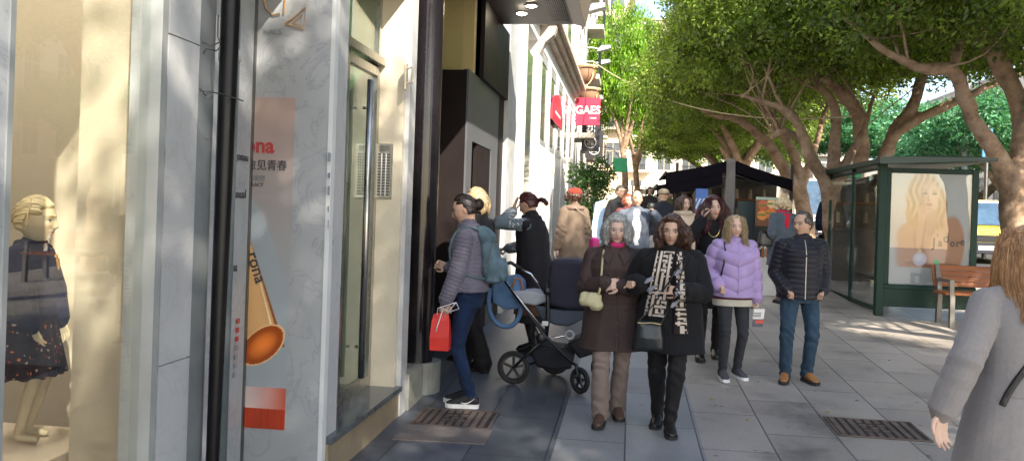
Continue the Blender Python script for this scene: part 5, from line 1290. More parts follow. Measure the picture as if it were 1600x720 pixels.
c5 = kl(1150, 252); c6 = kl(1236, 285); awning(((c5[0], c5[2]), (c6[0], c6[2]+.05)), K)
q = MB(); q.box((-.9, 1.2, 0), (1.35, 2.9, 1.02)); q.box((-.95, 1.1, 1.02), (1.4, 3.0, 1.07)); q.build('counter', mat('kiosk_dark', (.05, .045, .04), rough=.5, var=.2), K)
q = MB(); q.box((-.92, 2.7, 1.07), (1.3, 2.75, 2.1)); q.build('back_panel', mat('kiosk_panel', (.10, .085, .07), rough=.6, var=.3), K)
for bxx in (-.95, 1.3): q = MB(); q.box((bxx, 1.2, 1.07), (bxx+.06, 1.26, 2.3)); q.build('post', M_blk, K)
q = MB()
for i in range(7):
    for j in range(2): q.cyl((-.7+i*.28, 2.4, 1.2+j*.42), (-.7+i*.28, 2.4, 1.42+j*.42), .05, .03, 8)
q.build('jar', mat('jar_mix', (.30, .24, .16), rough=.3, var=.6, scale=1), K)
q = MB(); q.box((-.85, 2.3, 1.6), (1.25, 2.7, 1.63)); q.build('shelf', M_wood, K)
# boards
def board(px0, px1, py0, py1, Y, name, lab, cat):
    a = AY(px0, py1, Y); b = AY(px1, py0, Y); o = empty(name, (a[0], Y, gz(Y)), 0, lab, cat); g = gz(Y)
    return o, b[0]-a[0], a[2]-g, b[2]-g
o, W_, z0, z1 = board(1181, 1214, 378, 312, 15.0, 'menu_board', 'black menu board reading CAKES above a picture of burgers', 'menu board')
part('panel', M_blk, o, ((0, 0, z0), (W_, .04, z1)))
text('CAKES', .095, (.03, -.003, z1-.13), (1, 0, 0), (0, 0, 1), M_white, o, bold=.003)
def food(u, v):
    c = np.tile(rgb(120, 74, 40), (len(u), 1)).astype(float)
    for cx, cy, r, k in ((.3, .62, .22, (232, 140, 60)), (.68, .55, .24, (226, 120, 44)), (.32, .28, .22, (210, 96, 50)), (.7, .22, .2, (240, 190, 130))):
        m = (((u-cx)/r)**2+((v-cy)/(r*.8))**2 < 1); c = np.where(m[:, None], rgb(*k), c); m2 = (np.abs(v-cy) < .03) & (np.abs(u-cx) < r); c = np.where(m2[:, None], rgb(90, 130, 50), c)
    c = np.where((v < .1)[:, None], rgb(170, 190, 170), c); return c
printed('picture', (.0, -.004, z0+.05), (1, 0, 0), (0, 0, 1), W_, (z1-z0)*.70, 34, 50, food, mprint, o)
q = MB(); q.box((W_*.4, .045, 0), (W_*.6, .08, z1-.1)); q.box((.02, -.1, 0), (W_-.02, .25, .03)); q.build('stand', M_dsteel, o)
o, W_, z0, z1 = board(1153, 1178, 372, 314, 15.3, 'menu_board', 'dark green menu board left of the CAKES board', 'menu board')
part('panel', mat('board_green', (.02, .035, .035), rough=.5), o, ((0, 0, z0), (W_, .04, z1)))
q = MB()
for i in range(6): q.box((.03, -.004, z1-.09-i*.085), (W_-.05-.03*(i % 3), 0, z1-.07-i*.085))
q.build('menu_line', mat('chalk', (.45, .5, .5), rough=.8), o); q = MB(); q.box((W_*.4, .045, 0), (W_*.6, .08, z1-.1)); q.box((.02, -.1, 0), (W_-.02, .25, .03)); q.build('stand', M_dsteel, o)
o, W_, z0, z1 = board(1085, 1107, 345, 297, 15.8, 'ice_cream_board', 'red and blue picture board under the left awning', 'poster board')
def ice(u, v):
    c = np.tile(rgb(60, 110, 190), (len(u), 1)).astype(float); c = np.where(((v > .62) & (np.abs(u-.5+.2*np.sin(v*20)) < .34))[:, None], rgb(214, 40, 50), c); c = np.where(((v < .6) & (v > .3) & (np.sin(u*19+v*23) > .2))[:, None], rgb(220, 226, 236), c); return c
part('panel', M_blk, o, ((0, 0, z0), (W_, .04, z1))); printed('picture', (.03, -.004, z0+.03), (1, 0, 0), (0, 0, 1), W_-.06, z1-z0-.06, 24, 40, ice, mprint, o)
q = MB(); q.box((W_*.4, .045, 0), (W_*.6, .08, z1-.1)); q.build('stand', M_dsteel, o)
# white counter box glimpsed between the people
o = empty('display_crate', (AY(1196, 450, 14.4)[0], 14.4, gz(14.4)), 0, 'white crate-like counter with bottles, left of the man in the black padded jacket', 'counter')
part('box', M_white, o, ((-.30, 0, 0), (.18, .5, .62))); q = MB()
for i in range(5): q.cyl((-.2+i*.08, .15, .62), (-.2+i*.08, .15, .8), .025, .02, 8)
q.build('bottle', mat('amber', (.35, .12, .03), rough=.3), o)
# ================================================================ potted plant, blue board, bollard post
PP = empty('potted_plant', (AY(918, 330, 17.5)[0], 17.5, gz(17.5)), 0, 'tall leafy potted plant beside the blue board at the white facade', 'plant')
q = MB(); q.rings([[(r*math.cos(t), r*math.sin(t), z) for t in [i*2*PI/20 for i in range(20)]] for r, z in ((.17, 0), (.20, .3), (.24, .62), (.27, .66), (.22, .66))]); q.build('pot', mat('pot_black', (.02, .02, .022), rough=.4), PP)
rsp = np.random.RandomState(9); P = crown_points(rsp, [(0, 0, 1.5, .42, .42, .62), (.25, 0, 1.9, .3, .3, .35), (-.2, .1, 1.95, .28, .3, .3)], 150); me = leaf_mesh('foliage', P, rsp.uniform(.08, .16, len(P)), 16, .10, rsp, base=(.04, .10, .03)); me.materials.append(LEAF); link('foliage', me, None, PP)
q = MB()
for k in range(8): a = k*.8; q.tube([(.05*math.cos(a), .05*math.sin(a), .6), (.12*math.cos(a), .12*math.sin(a), 1.2), (.3*math.cos(a), .3*math.sin(a), 1.8)], [.015, .012, .005], 6)
q.build('stem', BARK, PP)
a = AY(921, 378, 16.6); b = AY(945, 311, 16.6); g = gz(16.6)
o = empty('pavement_sign', (a[0], 16.6, g), 0, 'tilted light blue blank pavement board in front of the plant', 'sign')
q = MB(); q.prism([(0, 0, a[2]-g-.02), (b[0]-a[0], 0, a[2]-g), (b[0]-a[0]+.02, .1, b[2]-g), (.09, .1, b[2]-g-.07)], (0, .03, 0)); q.build('panel', mat('sky_board', (.36, .55, .80), rough=.3, var=.04), o)
q = MB(); q.box((.05, .14, 0), (.09, .2, b[2]-g-.1)); q.box((b[0]-a[0]-.05, .14, 0), (b[0]-a[0]-.01, .2, b[2]-g-.1)); q.box((-.02, 0, 0), (b[0]-a[0]+.02, .3, .04)); q.build('stand', M_dsteel, o)
a = AY(1021, 392, 11.4); q = MB(); q.tube([(a[0], 11.4, gz(11.4)), (a[0], 11.4, gz(11.4)+1.05)], [.055, .055], 14); q.tube([(a[0], 11.4, gz(11.4)+1.05), (a[0], 11.4, gz(11.4)+1.12)], [.07, .05], 14)
o = q.build('bollard', mat('bollard_pale', (.5, .49, .46), rough=.5, dirt=.2), None, smooth=False); tag(o, 'pale pavement bollard between the man in the white shirt and the women', 'bollard')
# green pharmacy-like lantern and far shop signs
o = empty('green_sign', AY(969, 258, 30), 0, 'small green hanging sign under the left tree', 'sign'); q = MB(); q.box((-.25, 0, -.25), (.25, .1, .25), .02); q.build('panel', mat('sign_green', (.03, .35, .15), rough=.4), o); q = MB(); q.tube([(0, .05, .25), (-.3, .05, .6), (-1.3, .05, .7)], .02, 6); q.build('bracket', M_dsteel, o)
for i, (px0, px1, py0, py1, Y, colr, lb) in enumerate(((985, 1003, 282, 290, 55, (.10, .10, .12), 'dark shop fascia far up the street on the left'), (1006, 1024, 279, 292, 58, (.25, .27, .28), 'grey shop fascia far up the street, right of the dark one'), (990, 1020, 296, 303, 50, (.75, .75, .72), 'white shop awning far up the street'))):
    a = AY(px0, py1, Y); b = AY(px1, py0, Y); o = part('shop_fascia', mat('fascia%d' % i, colr, rough=.5), None, ((a[0], Y, a[2]), (b[0], Y+.3, b[2]))); tag(o, lb, 'sign')
    q = MB(); q.box((a[0]+.1, Y+.1, gz(Y)), (a[0]+.2, Y+.2, a[2])); q.box((b[0]-.2, Y+.1, gz(Y)), (b[0]-.1, Y+.2, a[2])); q.build('post', M_dsteel, o)
# string cable with tiny lamps from left facade to the tree
a = AY(925, 95, 24.5); b = AY(1330, 182, 15.5)
pts = []
for k in range(33):
    t = k/32; pts.append((a[0]+(b[0]-a[0])*t, a[1]+(b[1]-a[1])*t, a[2]+(b[2]-a[2])*t-1.15*4*t*(1-t)*.5))
q = MB(); q.tube(pts, .014, 5); o = q.build('light_string', mat('cable_pale', (.45, .38, .26), rough=.6), None); tag(o, 'pale cable slung between the left facades and the trees', 'cable')
# pole by the trees
a0 = AY(1292, 245, 18); q = MB(); b0 = AY(1320, 170, 18); q.tube([(AY(1297, 300, 18)[0], 18, gz(18)), (AY(1292, 245, 18)[0]+.08, 18, 3.3), (AY(1318, 170, 18)[0], 18, 5.2)], [.07, .06, .05], 10); 
# ================================================================ vehicles
M_yel = mat('taxi_yellow', (.75, .58, .03), rough=.25, var=.03, coat=.6); M_vw = mat('van_white', (.74, .75, .76), rough=.25, var=.03, coat=.5); M_tyre = mat('tyre', (.02, .02, .02), rough=.9, bump=.3); M_bump = mat('bumper_dark', (.018, .02, .03), rough=.35)
G_car = mat('car_window', (.10, .18, .28), rough=.06, var=.2, spec=1)  # blue in the pane colour stands for reflected sky
def vehicle(name, lab, cat, x, Y, length, width, hh, bodym, roofm, yaw=0, bonnet=.9, lowm=None, taxi=False):
    """seen from the front (-Y): bonnet, raked windscreen, cabin, wheels"""
    o = empty(name, (x, Y, gz(Y)-.14), yaw, lab, cat); w = width/2
    prof = [(.0, .32), (.0, .72), (.12, .92), (bonnet, 1.06), (length-.05, 1.06), (length, .9), (length, .35)]
    q = MB(); R = []
    for sx, k in ((-w, .86), (-w*.97, .97), (-w*.9, 1), (w*.9, 1), (w*.97, .97), (w, .86)): R.append([(sx, length/2+(y-length/2)*(.985 if abs(sx) == w else 1), .30+(z-.30)*k) for y, z in prof])
    q.rings(R); b = q.build('body', bodym, o)
    cab = [(bonnet-.05, 1.04), (bonnet+.62, hh-.05), (bonnet+.95, hh), (length-.3, hh-.02), (length-.06, 1.04)]
    q = MB(); R = []
    for s in (-1, 1): pass
    q.rings([[(sx*(1-(z-1.04)*.14), y, z) for y, z in cab] for sx in (-w*.95, w*.95)]); q.build('cabin', roofm, o)
    ws = lambda y, z, s: (s*w*(.95-.06)*(1-(z-1.04)*.14), y, z)
    q = MB(); y0, z0, y1, z1 = bonnet-.075, 1.08, bonnet+.56, hh-.10; q.add([ws(y0, z0, -1), ws(y0, z0, 1), ws(y1-.03, z1, 1), ws(y1-.03, z1, -1)], [(0, 1, 2, 3)]); 
    q.prism([ws(y0-.0, z0, -1), ws(y0, z0, 1), ws(y1-.03, z1, 1), ws(y1-.03, z1, -1)], (0, .02, .01)); q.build('windscreen', G_car, o)
    for s in (-1, 1):
        q = MB(); n = lambda y, z: (s*(w*.95*(1-(z-1.04)*.14)+.004), y, z); q.prism([n(bonnet+.3, 1.12), n(length-.6, 1.12), n(length-.7, hh-.16), n(bonnet+.75, hh-.16)], (s*.008, 0, 0)); q.build('side_window', G_car, o)
    for s in (-1, 1):
        q = MB(); q.box((s*(w-.34), -.03, .66), (s*(w-.04), .09, .84), .02); q.build('headlight', mat('headlight', (.8, .8, .82), rough=.1, var=.02, spec=1), o)
        q = MB(); q.box((s*(w+.02), bonnet+.1, 1.05), (s*(w+.2), bonnet+.2, 1.22), .02); q.build('wing_mirror', lowm or M_bump, o)
    q = MB(); q.box((-w*.97, -.06, .30), (w*.97, .12, .60), .02); bp = q.build('bumper', lowm or M_bump, o)
    q = MB(); q.box((-w*.5, -.035, .62), (w*.5, .02, .80), .01); q.build('grille', M_blk, o)
    q = MB(); q.box((-.26, -.075, .40), (.26, -.06, .51)); q.build('number_plate', M_white, bp)
    for yy in (.85, length-.85):
        for s in (-1, 1):
            q = MB(); q.cyl((s*(w-.2), yy, .33), (s*(w+.005), yy, .33), .33, n=24); wl_ = q.build('wheel', M_tyre, o)
            q = MB(); q.cyl((s*(w+.003), yy, .33), (s*(w+.012), yy, .33), .2, n=20); q.build('rim', M_steel, wl_)
    if taxi: q = MB(); q.box((-.2, bonnet+1.2, hh), (.2, bonnet+1.35, hh+.13), .02); q.build('roof_lamp', M_white, o)
    return o
t_ = AY(1545, 350, 24); vehicle('taxi_van', 'yellow taxi van with windscreen coloured blue like reflected sky seen between poster and tree', 'van', t_[0], 24, 4.8, 1.95, 1.80, M_yel, mat('taxi_cream', (.78, .66, .36), rough=.3, var=.03, coat=.4), yaw=-.04)
t_ = AY(1288, 350, 33); vehicle('delivery_van', 'white van on the road behind the trees left of the shelter', 'van', t_[0], 33, 5.4, 2.05, 2.5, M_vw, M_vw, bonnet=.7)
vehicle('parked_car', 'dark blue car behind the yellow taxi van', 'car', 11.6, 31, 4.2, 1.8, 1.45, mat('car_blue', (.02, .03, .07), rough=.2, coat=.7), mat('car_blue', (0, 0, 0)))
# blue post and traffic lamp glimpsed above the taxi
a = AY(1540, 300, 26); o = empty('traffic_sign', (a[0], 26, gz(26)-.14), 0, 'slim blue post standing above the yellow taxi van', 'post'); q = MB(); q.tube([(0, 0, 0), (0, 0, 3.9)], .06, 10); q.build('pole', M_dsteel, o); q = MB(); q.box((-.14, -.03, 2.9), (.14, .03, 3.8), .01); q.build('panel', mat('post_blue', (.05, .18, .30), rough=.4), o)
a = AY(1508, 240, 30); o = empty('lamp_post', (a[0], 30, gz(30)-.14), 0, 'grey lamp post rising through the avenue trees', 'lamp post'); q = MB(); q.tube([(0, 0, 0), (0, 0, 3), (0, 0, 7.5)], [.11, .09, .07], 12); q.build('pole', mat('lamp_grey', (.22, .24, .26), rough=.5), o); q = MB(); q.tube([(0, 0, 7.5), (.5, 0, 7.9), (1.3, 0, 7.9)], .04, 8); q.build('arm', M_dsteel, o); q = MB(); q.box((1.2, -.12, 7.82), (1.8, .12, 7.92), .02); q.build('lamp_head', M_frame, o)
a = AY(1528, 122, 30); o = empty('red_awning', (27, 58, 0), 0, 'pink-red awning on the stone building across the avenue', 'awning'); z = 10.9; part('cloth', mat('awning_red', (.6, .08, .12), rough=.7), o, ((-1.4, -5, 9.2), (-.02, 2, 9.3)))
# ================================================================ people and what they carry
from mathutils.bvhtree import BVHTree
class Surf:
    def __init__(s, *obs):
        V = []; P = []
        for o in obs:
            n = len(V); V += [v.co.copy() for v in o.data.vertices]; P += [[i+n for i in p.vertices] for p in o.data.polygons]
        s.t = BVHTree.FromPolygons(V, P)
    def y(s, x, z, side=-1, off=.004, d=None):
        """point on the front (side=-1) or back (+1) of a garment at (x, z)"""
        h = s.t.ray_cast(Vector((x, side*1.5, z)), Vector((0, -side, 0)))
        return None if h[0] is None else h[0]+Vector((0, side*off, 0))
def held(f, name, lab, cat, group=None):
    return empty(name, f.root.location, f.root.rotation_euler.z, lab, cat, group)
def like(f, o, lab, cat):   # a single mesh lying on a person, in that person's frame
    o.location = f.root.location; o.rotation_euler = f.root.rotation_euler; return tag(o, lab, cat)
def lay(S_, pts, side=-1, off=.006):
    out = []
    for x, z in pts:
        p = S_.y(x, z, side, off)
        if p is not None: out.append(tuple(p))
    return out
def cloth(name, col, **k):
    k.setdefault('rough', .85); k.setdefault('sheen', .04); k.setdefault('spec', .22); k.setdefault('bump', .35); k.setdefault('bscale', 260); k.setdefault('var', .14); k.setdefault('scale', 5); return mat(name, col, **k)
M_rubber = mat('rubber_sole', (.02, .02, .02), rough=.8); M_rubw = mat('white_sole', (.72, .72, .70), rough=.5); M_lblk = mat('black_leather', (.015, .014, .014), rough=.32, var=.2, bump=.2)
M_gold2 = mat('brass', (.6, .42, .15), rough=.3, metal=1)
H_grey = hairmat('hair_grey', (.30, .30, .29), (.62, .61, .58)); H_dark = hairmat('hair_dark', (.022, .014, .010), (.06, .04, .03), .32); H_brown = hairmat('hair_brown', (.045, .022, .014), (.12, .06, .035)); H_blond = hairmat('hair_blond', (.42, .30, .16), (.72, .58, .38)); H_straw = hairmat('hair_strawberry', (.46, .235, .10), (.74, .48, .26)); H_red = hairmat('hair_dark_red', (.055, .010, .012), (.14, .03, .03)); H_salt = hairmat('hair_salt', (.05, .045, .04), (.22, .21, .20))
def pos(px, Y): x, y, z = AY(px, 400, Y); return (x, y)
def band(f, name, m, z, rx, ry, r, cy=0, n=30, parent=None, tilt=0):
    q = MB(); c = f.tf(V3(0, cy, z)[None])[0]
    q.tube([((c[0]+rx*math.cos(t))*f.k, (c[1]+ry*math.sin(t))*f.k, (c[2]+tilt*math.sin(t))*f.k) for t in np.linspace(0, 2*PI, n, endpoint=False)], r*f.k, 8, closed=True); return q.build(name, m, parent or f.root, smooth=True)
def skirt(f, name, m, top, hem, flare, t=.02, ops=(), pleats=0):
    S = Soup(); n = 8
    S.loft([(top-(top-hem)*i/n, ((.14 if i == 0 else .165)+t)*f.wide+flare*i/n, ((.10 if i == 0 else .112)+t)*f.wide+flare*.8*i/n, 0, .005) for i in range(n, -1, -1)], tf=f.tf, n=60, p=2.1)
    def pl(V, N): a = np.arctan2(V[:, 1], V[:, 0]); return np.sin(a*pleats+V[:, 2]*3)*.012*np.clip((top-V[:, 2])/(top-hem), 0, 1)
    return f.garment(name, m, S, (pl,)+tuple(ops) if pleats else ops, 2)
# ---------------------------------------------------------------- 1 older woman in brown coat
f = Fig(1.57, pos(962, 6.45), .05, label='older woman with grey bob in dark brown quilted coat, hands clasped in front', skin='old', lips=(.45, .2, .18), brow=(.25, .22, .2), vox=.0045, wide=1.20,
        feet=((-.085, -.16, -.15, 0), (.06, .12, .1, .0)), hands=(V3(-.085, -.235, 1.16), V3(.045, -.245, 1.14)), elbows=((-.6, .6, -.5), (.6, .6, -.5)), head=(.05, .10, 0), lean=.04,
        hdir=(V3(.85, -.35, .1), V3(-.85, -.3, .05)), hnorm=(V3(.2, .9, -.5), V3(-.2, .9, -.5)), handpose=('clasp', 'clasp'))
f.build_body(); c = cloth('coat_brown', (.052, .033, .031), rough=.6)
coat = f.top('coat', c, t=.033, hem=.60, flare=.14, collar=.0, ops=(f.folds(.007, 16, 4, .5), lambda V, N: -.004*np.exp(-((V[:, 2]-.98)/.006)**2)*(np.abs(V[:, 1]) < .3)), depth=.01)
f.trousers('trousers', cloth('trousers_taupe', (.215, .165, .145)), t=.02, flare=.012, ops=(f.legfolds(.008),)); f.shoes(mat('shoe_brown', (.09, .05, .035), rough=.55), M_rubber, ank=.05)
f.hair(H_grey, 'bob', length=.15, vol=1.35, seed=4, wave=.006, nl=150, fringe=.12)
S_ = Surf(coat); k = f.k
q = MB(); q.tube(lay(S_, [(.0+.004*i, 1.30*k-.058*i) for i in range(12)], off=.003), .0035, 6, flat=.5); q.build('placket', c, coat)
for z in (1.2, .83, .74):
    p = S_.y(.02, z*k); q = MB(); q.cyl((p.x, p.y+.004, p.z), (p.x, p.y-.004, p.z), .009, n=12); q.build('button', mat('coat_button', (.03, .018, .015), rough=.3), coat)
for sx in (-1, 1):     # broad collar flaps
    q = MB(); P = [(sx*.02, 1.40), (sx*.075, 1.435), (sx*.115, 1.37), (sx*.065, 1.31)]; L_ = lay(S_, [(x*k, z*k) for x, z in P], off=.012)
    if len(L_) == 4: q.prism(L_, (0, -.012, 0)); q.build('collar', c, coat)
band(f, 'neck_scarf', cloth('pink_scarf', (.50, .03, .14), rough=.6), 1.458, .066, .070, .024, cy=-.010)
for sx in (-1, 1):
    L_ = lay(S_, [(sx*.085*k, .93*k), (sx*.15*k, .955*k)], off=.002)
    if len(L_) == 2: q = MB(); q.tube(L_, .005, 6, flat=.6); q.build('pocket', mat('coat_button', (0, 0, 0)), coat)
    q = MB(); q.tube(lay(S_, [(sx*(.095+.004*i)*k, (1.30-.066*i)*k) for i in range(11)], off=.0008), .0018, 5); q.build('seam', mat('coat_button', (0, 0, 0)), coat)
band(f, 'collar_roll', c, 1.432, .088, .078, .017, cy=.008, parent=coat, tilt=.02)
bg_ = held(f, 'shoulder_bag', 'small cream pouch bag hanging at the hip of the woman in the brown coat', 'handbag')
S = Soup(); S.ell(V3(-.20, -.225, 1.02), (.095, .042, .058), M=rotm(0, 0, -.25)); S.ell(V3(-.15, -.235, .98), (.06, .04, .05)); S.ell(V3(-.24, -.21, 1.045), (.05, .035, .035))
me = S.remesh(.006, 3); V = getco(me); N = getno(me); setco(me, V+N*(wav(V, 70, 2)*.004)[:, None]); me.transform(Matrix.Scale(k, 4)); link('pouch', me, mat('cream_leather', (.46, .42, .25), rough=.5, var=.1), bg_)
strap('strap', mat('cream_leather', (0, 0, 0)), lay(S_, [(-.10*k, 1.42*k), (-.11*k, 1.36*k), (-.115*k, 1.25*k), (-.12*k, 1.12*k)], off=.008)+[(-.15*k, -.225*k, 1.03*k)], .009, .004, bg_)
# ---------------------------------------------------------------- 2 woman with the maze scarf
f2 = Fig(1.58, pos(1049, 6.30), -.05, label='dark haired woman in black coat with black and cream maze-patterned scarf, pointing hand', skin='warm', lips=(.5, .16, .13), brow=(.04, .02, .015), vox=.0045, wide=1.24,
        feet=((-.07, .13, -.1, .0), (.03, -.13, .1, 0)), hands=(V3(-.245, -.17, 1.16), V3(.085, -.27, 1.13)), elbows=((-.6, .6, -.6), (.75, .5, -.5)), head=(-.1, .06, .04), lean=.03,
        hdir=(V3(-.75, -.6, .25), V3(-.93, -.2, .12)), hnorm=(V3(.3, .2, -1), V3(-.1, .9, -.3)), handpose=('fist', 'point'))
f2.build_body(); c = cloth('coat_black', (.010, .010, .012), rough=.8)
coat2 = f2.top('coat', c, t=.036, hem=.63, flare=.16, collar=.02, ops=(f2.folds(.009, 14, 9, .4),), depth=.01, cuff=1.2)
f2.trousers('trousers', cloth('trousers_black', (.014, .013, .014), rough=.7), t=.017, ops=(f2.legfolds(.008, 5),)); f2.shoes(M_lblk, M_rubber, ank=.04)
f2.hair(hairmat('hair_chestnut', (.055, .024, .013), (.17, .075, .04)), 'bob', length=.21, vol=1.5, seed=8, wave=.017, nl=170, fringe=.05)
S_ = Surf(coat2); k = f2.k
def maze(X, Z, cell=.036):
    gx = X/cell; gz_ = Z/cell; ix = np.floor(gx).astype(int); iz = np.floor(gz_).astype(int); fx = gx-ix; fz = gz_-iz
    h = ((ix*73856093) ^ (iz*19349663) ^ ((ix+iz)*83492791)) % 7
    a = np.where(h % 2 == 0, fx, fz); b = np.where(h % 2 == 0, fz, fx)
    ln = (np.abs(a-.5) < .25) | ((h % 3 == 0) & (np.abs(b-.85) < .17) & (a > .4)) | ((h == 5) & (np.abs(b-.12) < .15)); return ln
def scarf_panel(x0a, x0b, x1a, x1b, z0, z1, nx=42, nz=230, off=.018, par=None, seed=0):
    V = []; UV = []
    for j in range(nz):
        t = j/(nz-1); z = z0+(z1-z0)*t; xa = x0a+(x1a-x0a)*t; xb = x0b+(x1b-x0b)*t
        for i in range(nx):
            u = i/(nx-1); x = xa+(xb-xa)*u; p = S_.y(x*k, z*k, off=off+.007*math.sin(u*9+t*6+seed)); V.append((p.x, p.y, p.z) if p is not None else None); UV.append((u*abs(x0b-x0a), t*(z0-z1)))
    last = None
    for i, v in enumerate(V):
        if v is None: V[i] = last if last else (x0a*k, -.2, UV[i][1])
        last = V[i]
    V = np.array(V); Y2 = V[:, 1].reshape(nz, nx)
    for _ in range(3): Y2[1:-1] = (Y2[:-2]+Y2[1:-1]+Y2[2:])/3
    V[:, 1] = Y2.ravel(); UV = np.array(UV); m = maze(UV[:, 0]+seed, UV[:, 1]+seed*.3)
    edge = (UV[:, 0] < .006) | (UV[:, 0] > abs(x0b-x0a)-.006)
    col = np.where((m & ~edge)[:, None], np.array([.58, .50, .42]), np.array([.018, .014, .015]))
    B = V+[0, .010, 0]; n = len(V); i = np.arange((nz-1)*(nx-1)); r = i//(nx-1); c_ = i % (nx-1); a = r*nx+c_
    Q = np.stack([a, a+1, a+nx+1, a+nx], 1); me = np_mesh('scarf', np.concatenate([V, B]), np.concatenate([Q, Q[:, ::-1]+n]), True); vcol_attr(me, np.concatenate([col, col])); return link('scarf', me, cloth('scarf_print', (1, 1, 1), vcol=True, var=.05), par)
scarf_panel(-.115, .03, -.205, -.02, 1.43, .92, par=f2.root, seed=.3)
scarf_panel(.035, .095, .035, .155, 1.43, .80, par=f2.root, seed=1.1)
# shawl folds round the neck, dark with grey flecks, and patterned cuff
band(f2, 'neck_scarf', cloth('scarf_dark', (.02, .017, .02)), 1.447, .085, .075, .026, cy=0)
S = Soup(); w_ = f2.wr[1]; e_ = f2.elb[1]; S.cone(w_+(e_-w_)*.02, w_+(e_-w_)*.28, .050, .054, 20, caps=1); me = S.remesh(.005, 2); V = getco(me)
d_ = unit(w_-e_); t_, _ = seg_t(V, e_, w_); an = np.arctan2(V[:, 2]-w_[2], V[:, 1]-w_[1]); col = np.where(maze(an*.05+.5, t_+.5, .024)[:, None], np.array([.58, .50, .42]), np.array([.018, .014, .015])); vcol_attr(me, col); me.transform(Matrix.Scale(k, 4)); link('cuff', me, cloth('scarf_print', (0, 0, 0)), f2.root)
q = MB(); q.tube([tuple((w_+d_*.012+np.array(v))*k) for v in [unit(np.cross(d_, V3(0, 0, 1)))*.031*math.cos(t)+V3(0, 0, 1)*.027*math.sin(t) for t in np.linspace(0, 2*PI, 18, endpoint=False)]], .007*k, 6, closed=True); q.build('watch', M_lblk, f2.root, smooth=True)
# grey feather print on the dark shawl
for i, (x, z) in enumerate(((-.165, 1.20), (-.15, 1.13), (.05, 1.27), (.055, 1.12), (.03, 1.02))):
    L_ = lay(S_, [((x+dx)*k, (z+dz)*k) for dx, dz in ((-.035, -.02), (-.02, .012), (.02, .03), (.045, .035), (.02, .0), (-.005, -.022))], off=.028)
    if len(L_) == 6: q = MB(); q.prism(L_, (0, -.003, 0)); q.build('feather_print', cloth('feather_grey', (.30, .31, .36)), f2.root)
bg_ = held(f2, 'shoulder_bag', 'black leather shoulder bag hanging in front of the woman with the maze scarf', 'handbag')
S = Soup(); S.loft([(.66, .105, .03, -.155, -.235), (.68, .115, .042, -.155, -.235), (.76, .112, .048, -.152, -.235), (.85, .095, .04, -.15, -.23), (.885, .092, .018, -.15, -.228)], p=3.2); me = S.remesh(.006, 2); V = getco(me); N = getno(me); setco(me, V+N*(wav(V*[1, 1, .4], 40, 6)*.004)[:, None]); me.transform(Matrix.Scale(k, 4)); link('bag_body', me, mat('bag_black', (.014, .017, .018), rough=.3, var=.25, bump=.15), bg_)
q = MB(); q.tube([((-.24+.18*i/8)*k, -.262*k, (.873-.004*math.sin(i))*k) for i in range(9)], .005*k, 5); q.build('zip', M_gold2, bg_)
strap('strap', M_lblk, [(-.245*k, -.23*k, .87*k)]+lay(S_, [(-.13*k, 1.0*k), (-.06*k, 1.12*k), (.04*k, 1.28*k), (.10*k, 1.40*k)], off=.035), .010, .004, bg_)
strap('strap', M_lblk, [(-.065*k, -.245*k, .87*k)]+lay(S_, [(.0*k, 1.0*k), (.05*k, 1.15*k), (.09*k, 1.3*k), (.115*k, 1.41*k)], off=.035), .010, .004, bg_)
# ---------------------------------------------------------------- 3 woman in lilac puffer
f3 = Fig(1.54, pos(1147, 8.12), .18, label='blonde woman in short lilac puffer jacket and dark trousers holding a leaflet', skin='fair', lips=(.5, .22, .2), brow=(.2, .13, .08), vox=.0052, wide=1.05,
        feet=((-.095, -.07, -.1, 0), (.09, .05, .2, 0)), hands=(V3(-.20, -.12, .98), V3(.235, -.05, .80)), elbows=((-.45, .8, -.3), (.4, .9, -.2)), head=(-.12, .0, 0), handpose=('fist', 'grip'), hdir=(None, V3(.1, -.25, -1)))
f3.build_body(); lil = cloth('puffer_lilac', (.37, .27, .50), rough=.55, sheen=.15, bump=.2, bscale=120)
j3 = f3.top('jacket', lil, t=.050, hem=.86, collar=.035, ops=(f3.quilt(.13, .018, .12, slope=.35),), depth=.015, puff=.006)
f3.top('hem_band', cloth('band_maroon', (.09, .02, .03)), t=.034, hem=.835, sleeve=False, neckz=1.0, vox=.008); f3.top('shirt', cloth('knit_cream', (.52, .48, .40)), t=.026, hem=.765, sleeve=False, neckz=1.0, vox=.008)
f3.trousers('trousers', cloth('trousers_charcoal', (.035, .037, .042)), t=.006, ops=(f3.legfolds(.005),)); f3.shoes(mat('trainer_grey', (.06, .06, .07), rough=.7), M_rubw, ank=.04, soleh=.032)
f3.hair(H_blond, 'long', length=.27, vol=.5, seed=5, wave=.004, nl=170, fringe=-.05)
S_ = Surf(j3); k = f3.k; q = MB(); q.tube(lay(S_, [(.0, (1.42-.06*i)*k) for i in range(10)], off=.002), .004, 6); q.build('zip', lil, j3)
strap('bag_strap', M_lblk, lay(S_, [(-.125*k, 1.43*k), (-.13*k, 1.34*k), (-.145*k, 1.2*k), (-.165*k, 1.08*k)], off=.008), .010, .004, f3.root)
h = f3.wr[1]*k; lf = held(f3, 'leaflet', 'folded printed leaflet in the hand of the woman in the lilac jacket', 'leaflet')
def leafp(u, v): c = np.tile(rgb(214, 214, 210), (len(u), 1)).astype(float); c = np.where((v < .45)[:, None], rgb(70, 70, 84), c); c = np.where(((v > .2) & (v < .38) & (u > .3))[:, None], rgb(200, 60, 40), c); c = np.where(((v > .55) & (v < .8) & (np.sin(v*60) > 0) & (u < .7))[:, None], rgb(70, 70, 70), c); return c
printed('page', (h[0]-.055, h[1]-.07, h[2]-.26), (.95, .2, 0), (.1, 0, 1), .12, .17, 24, 36, leafp, mprint, lf)
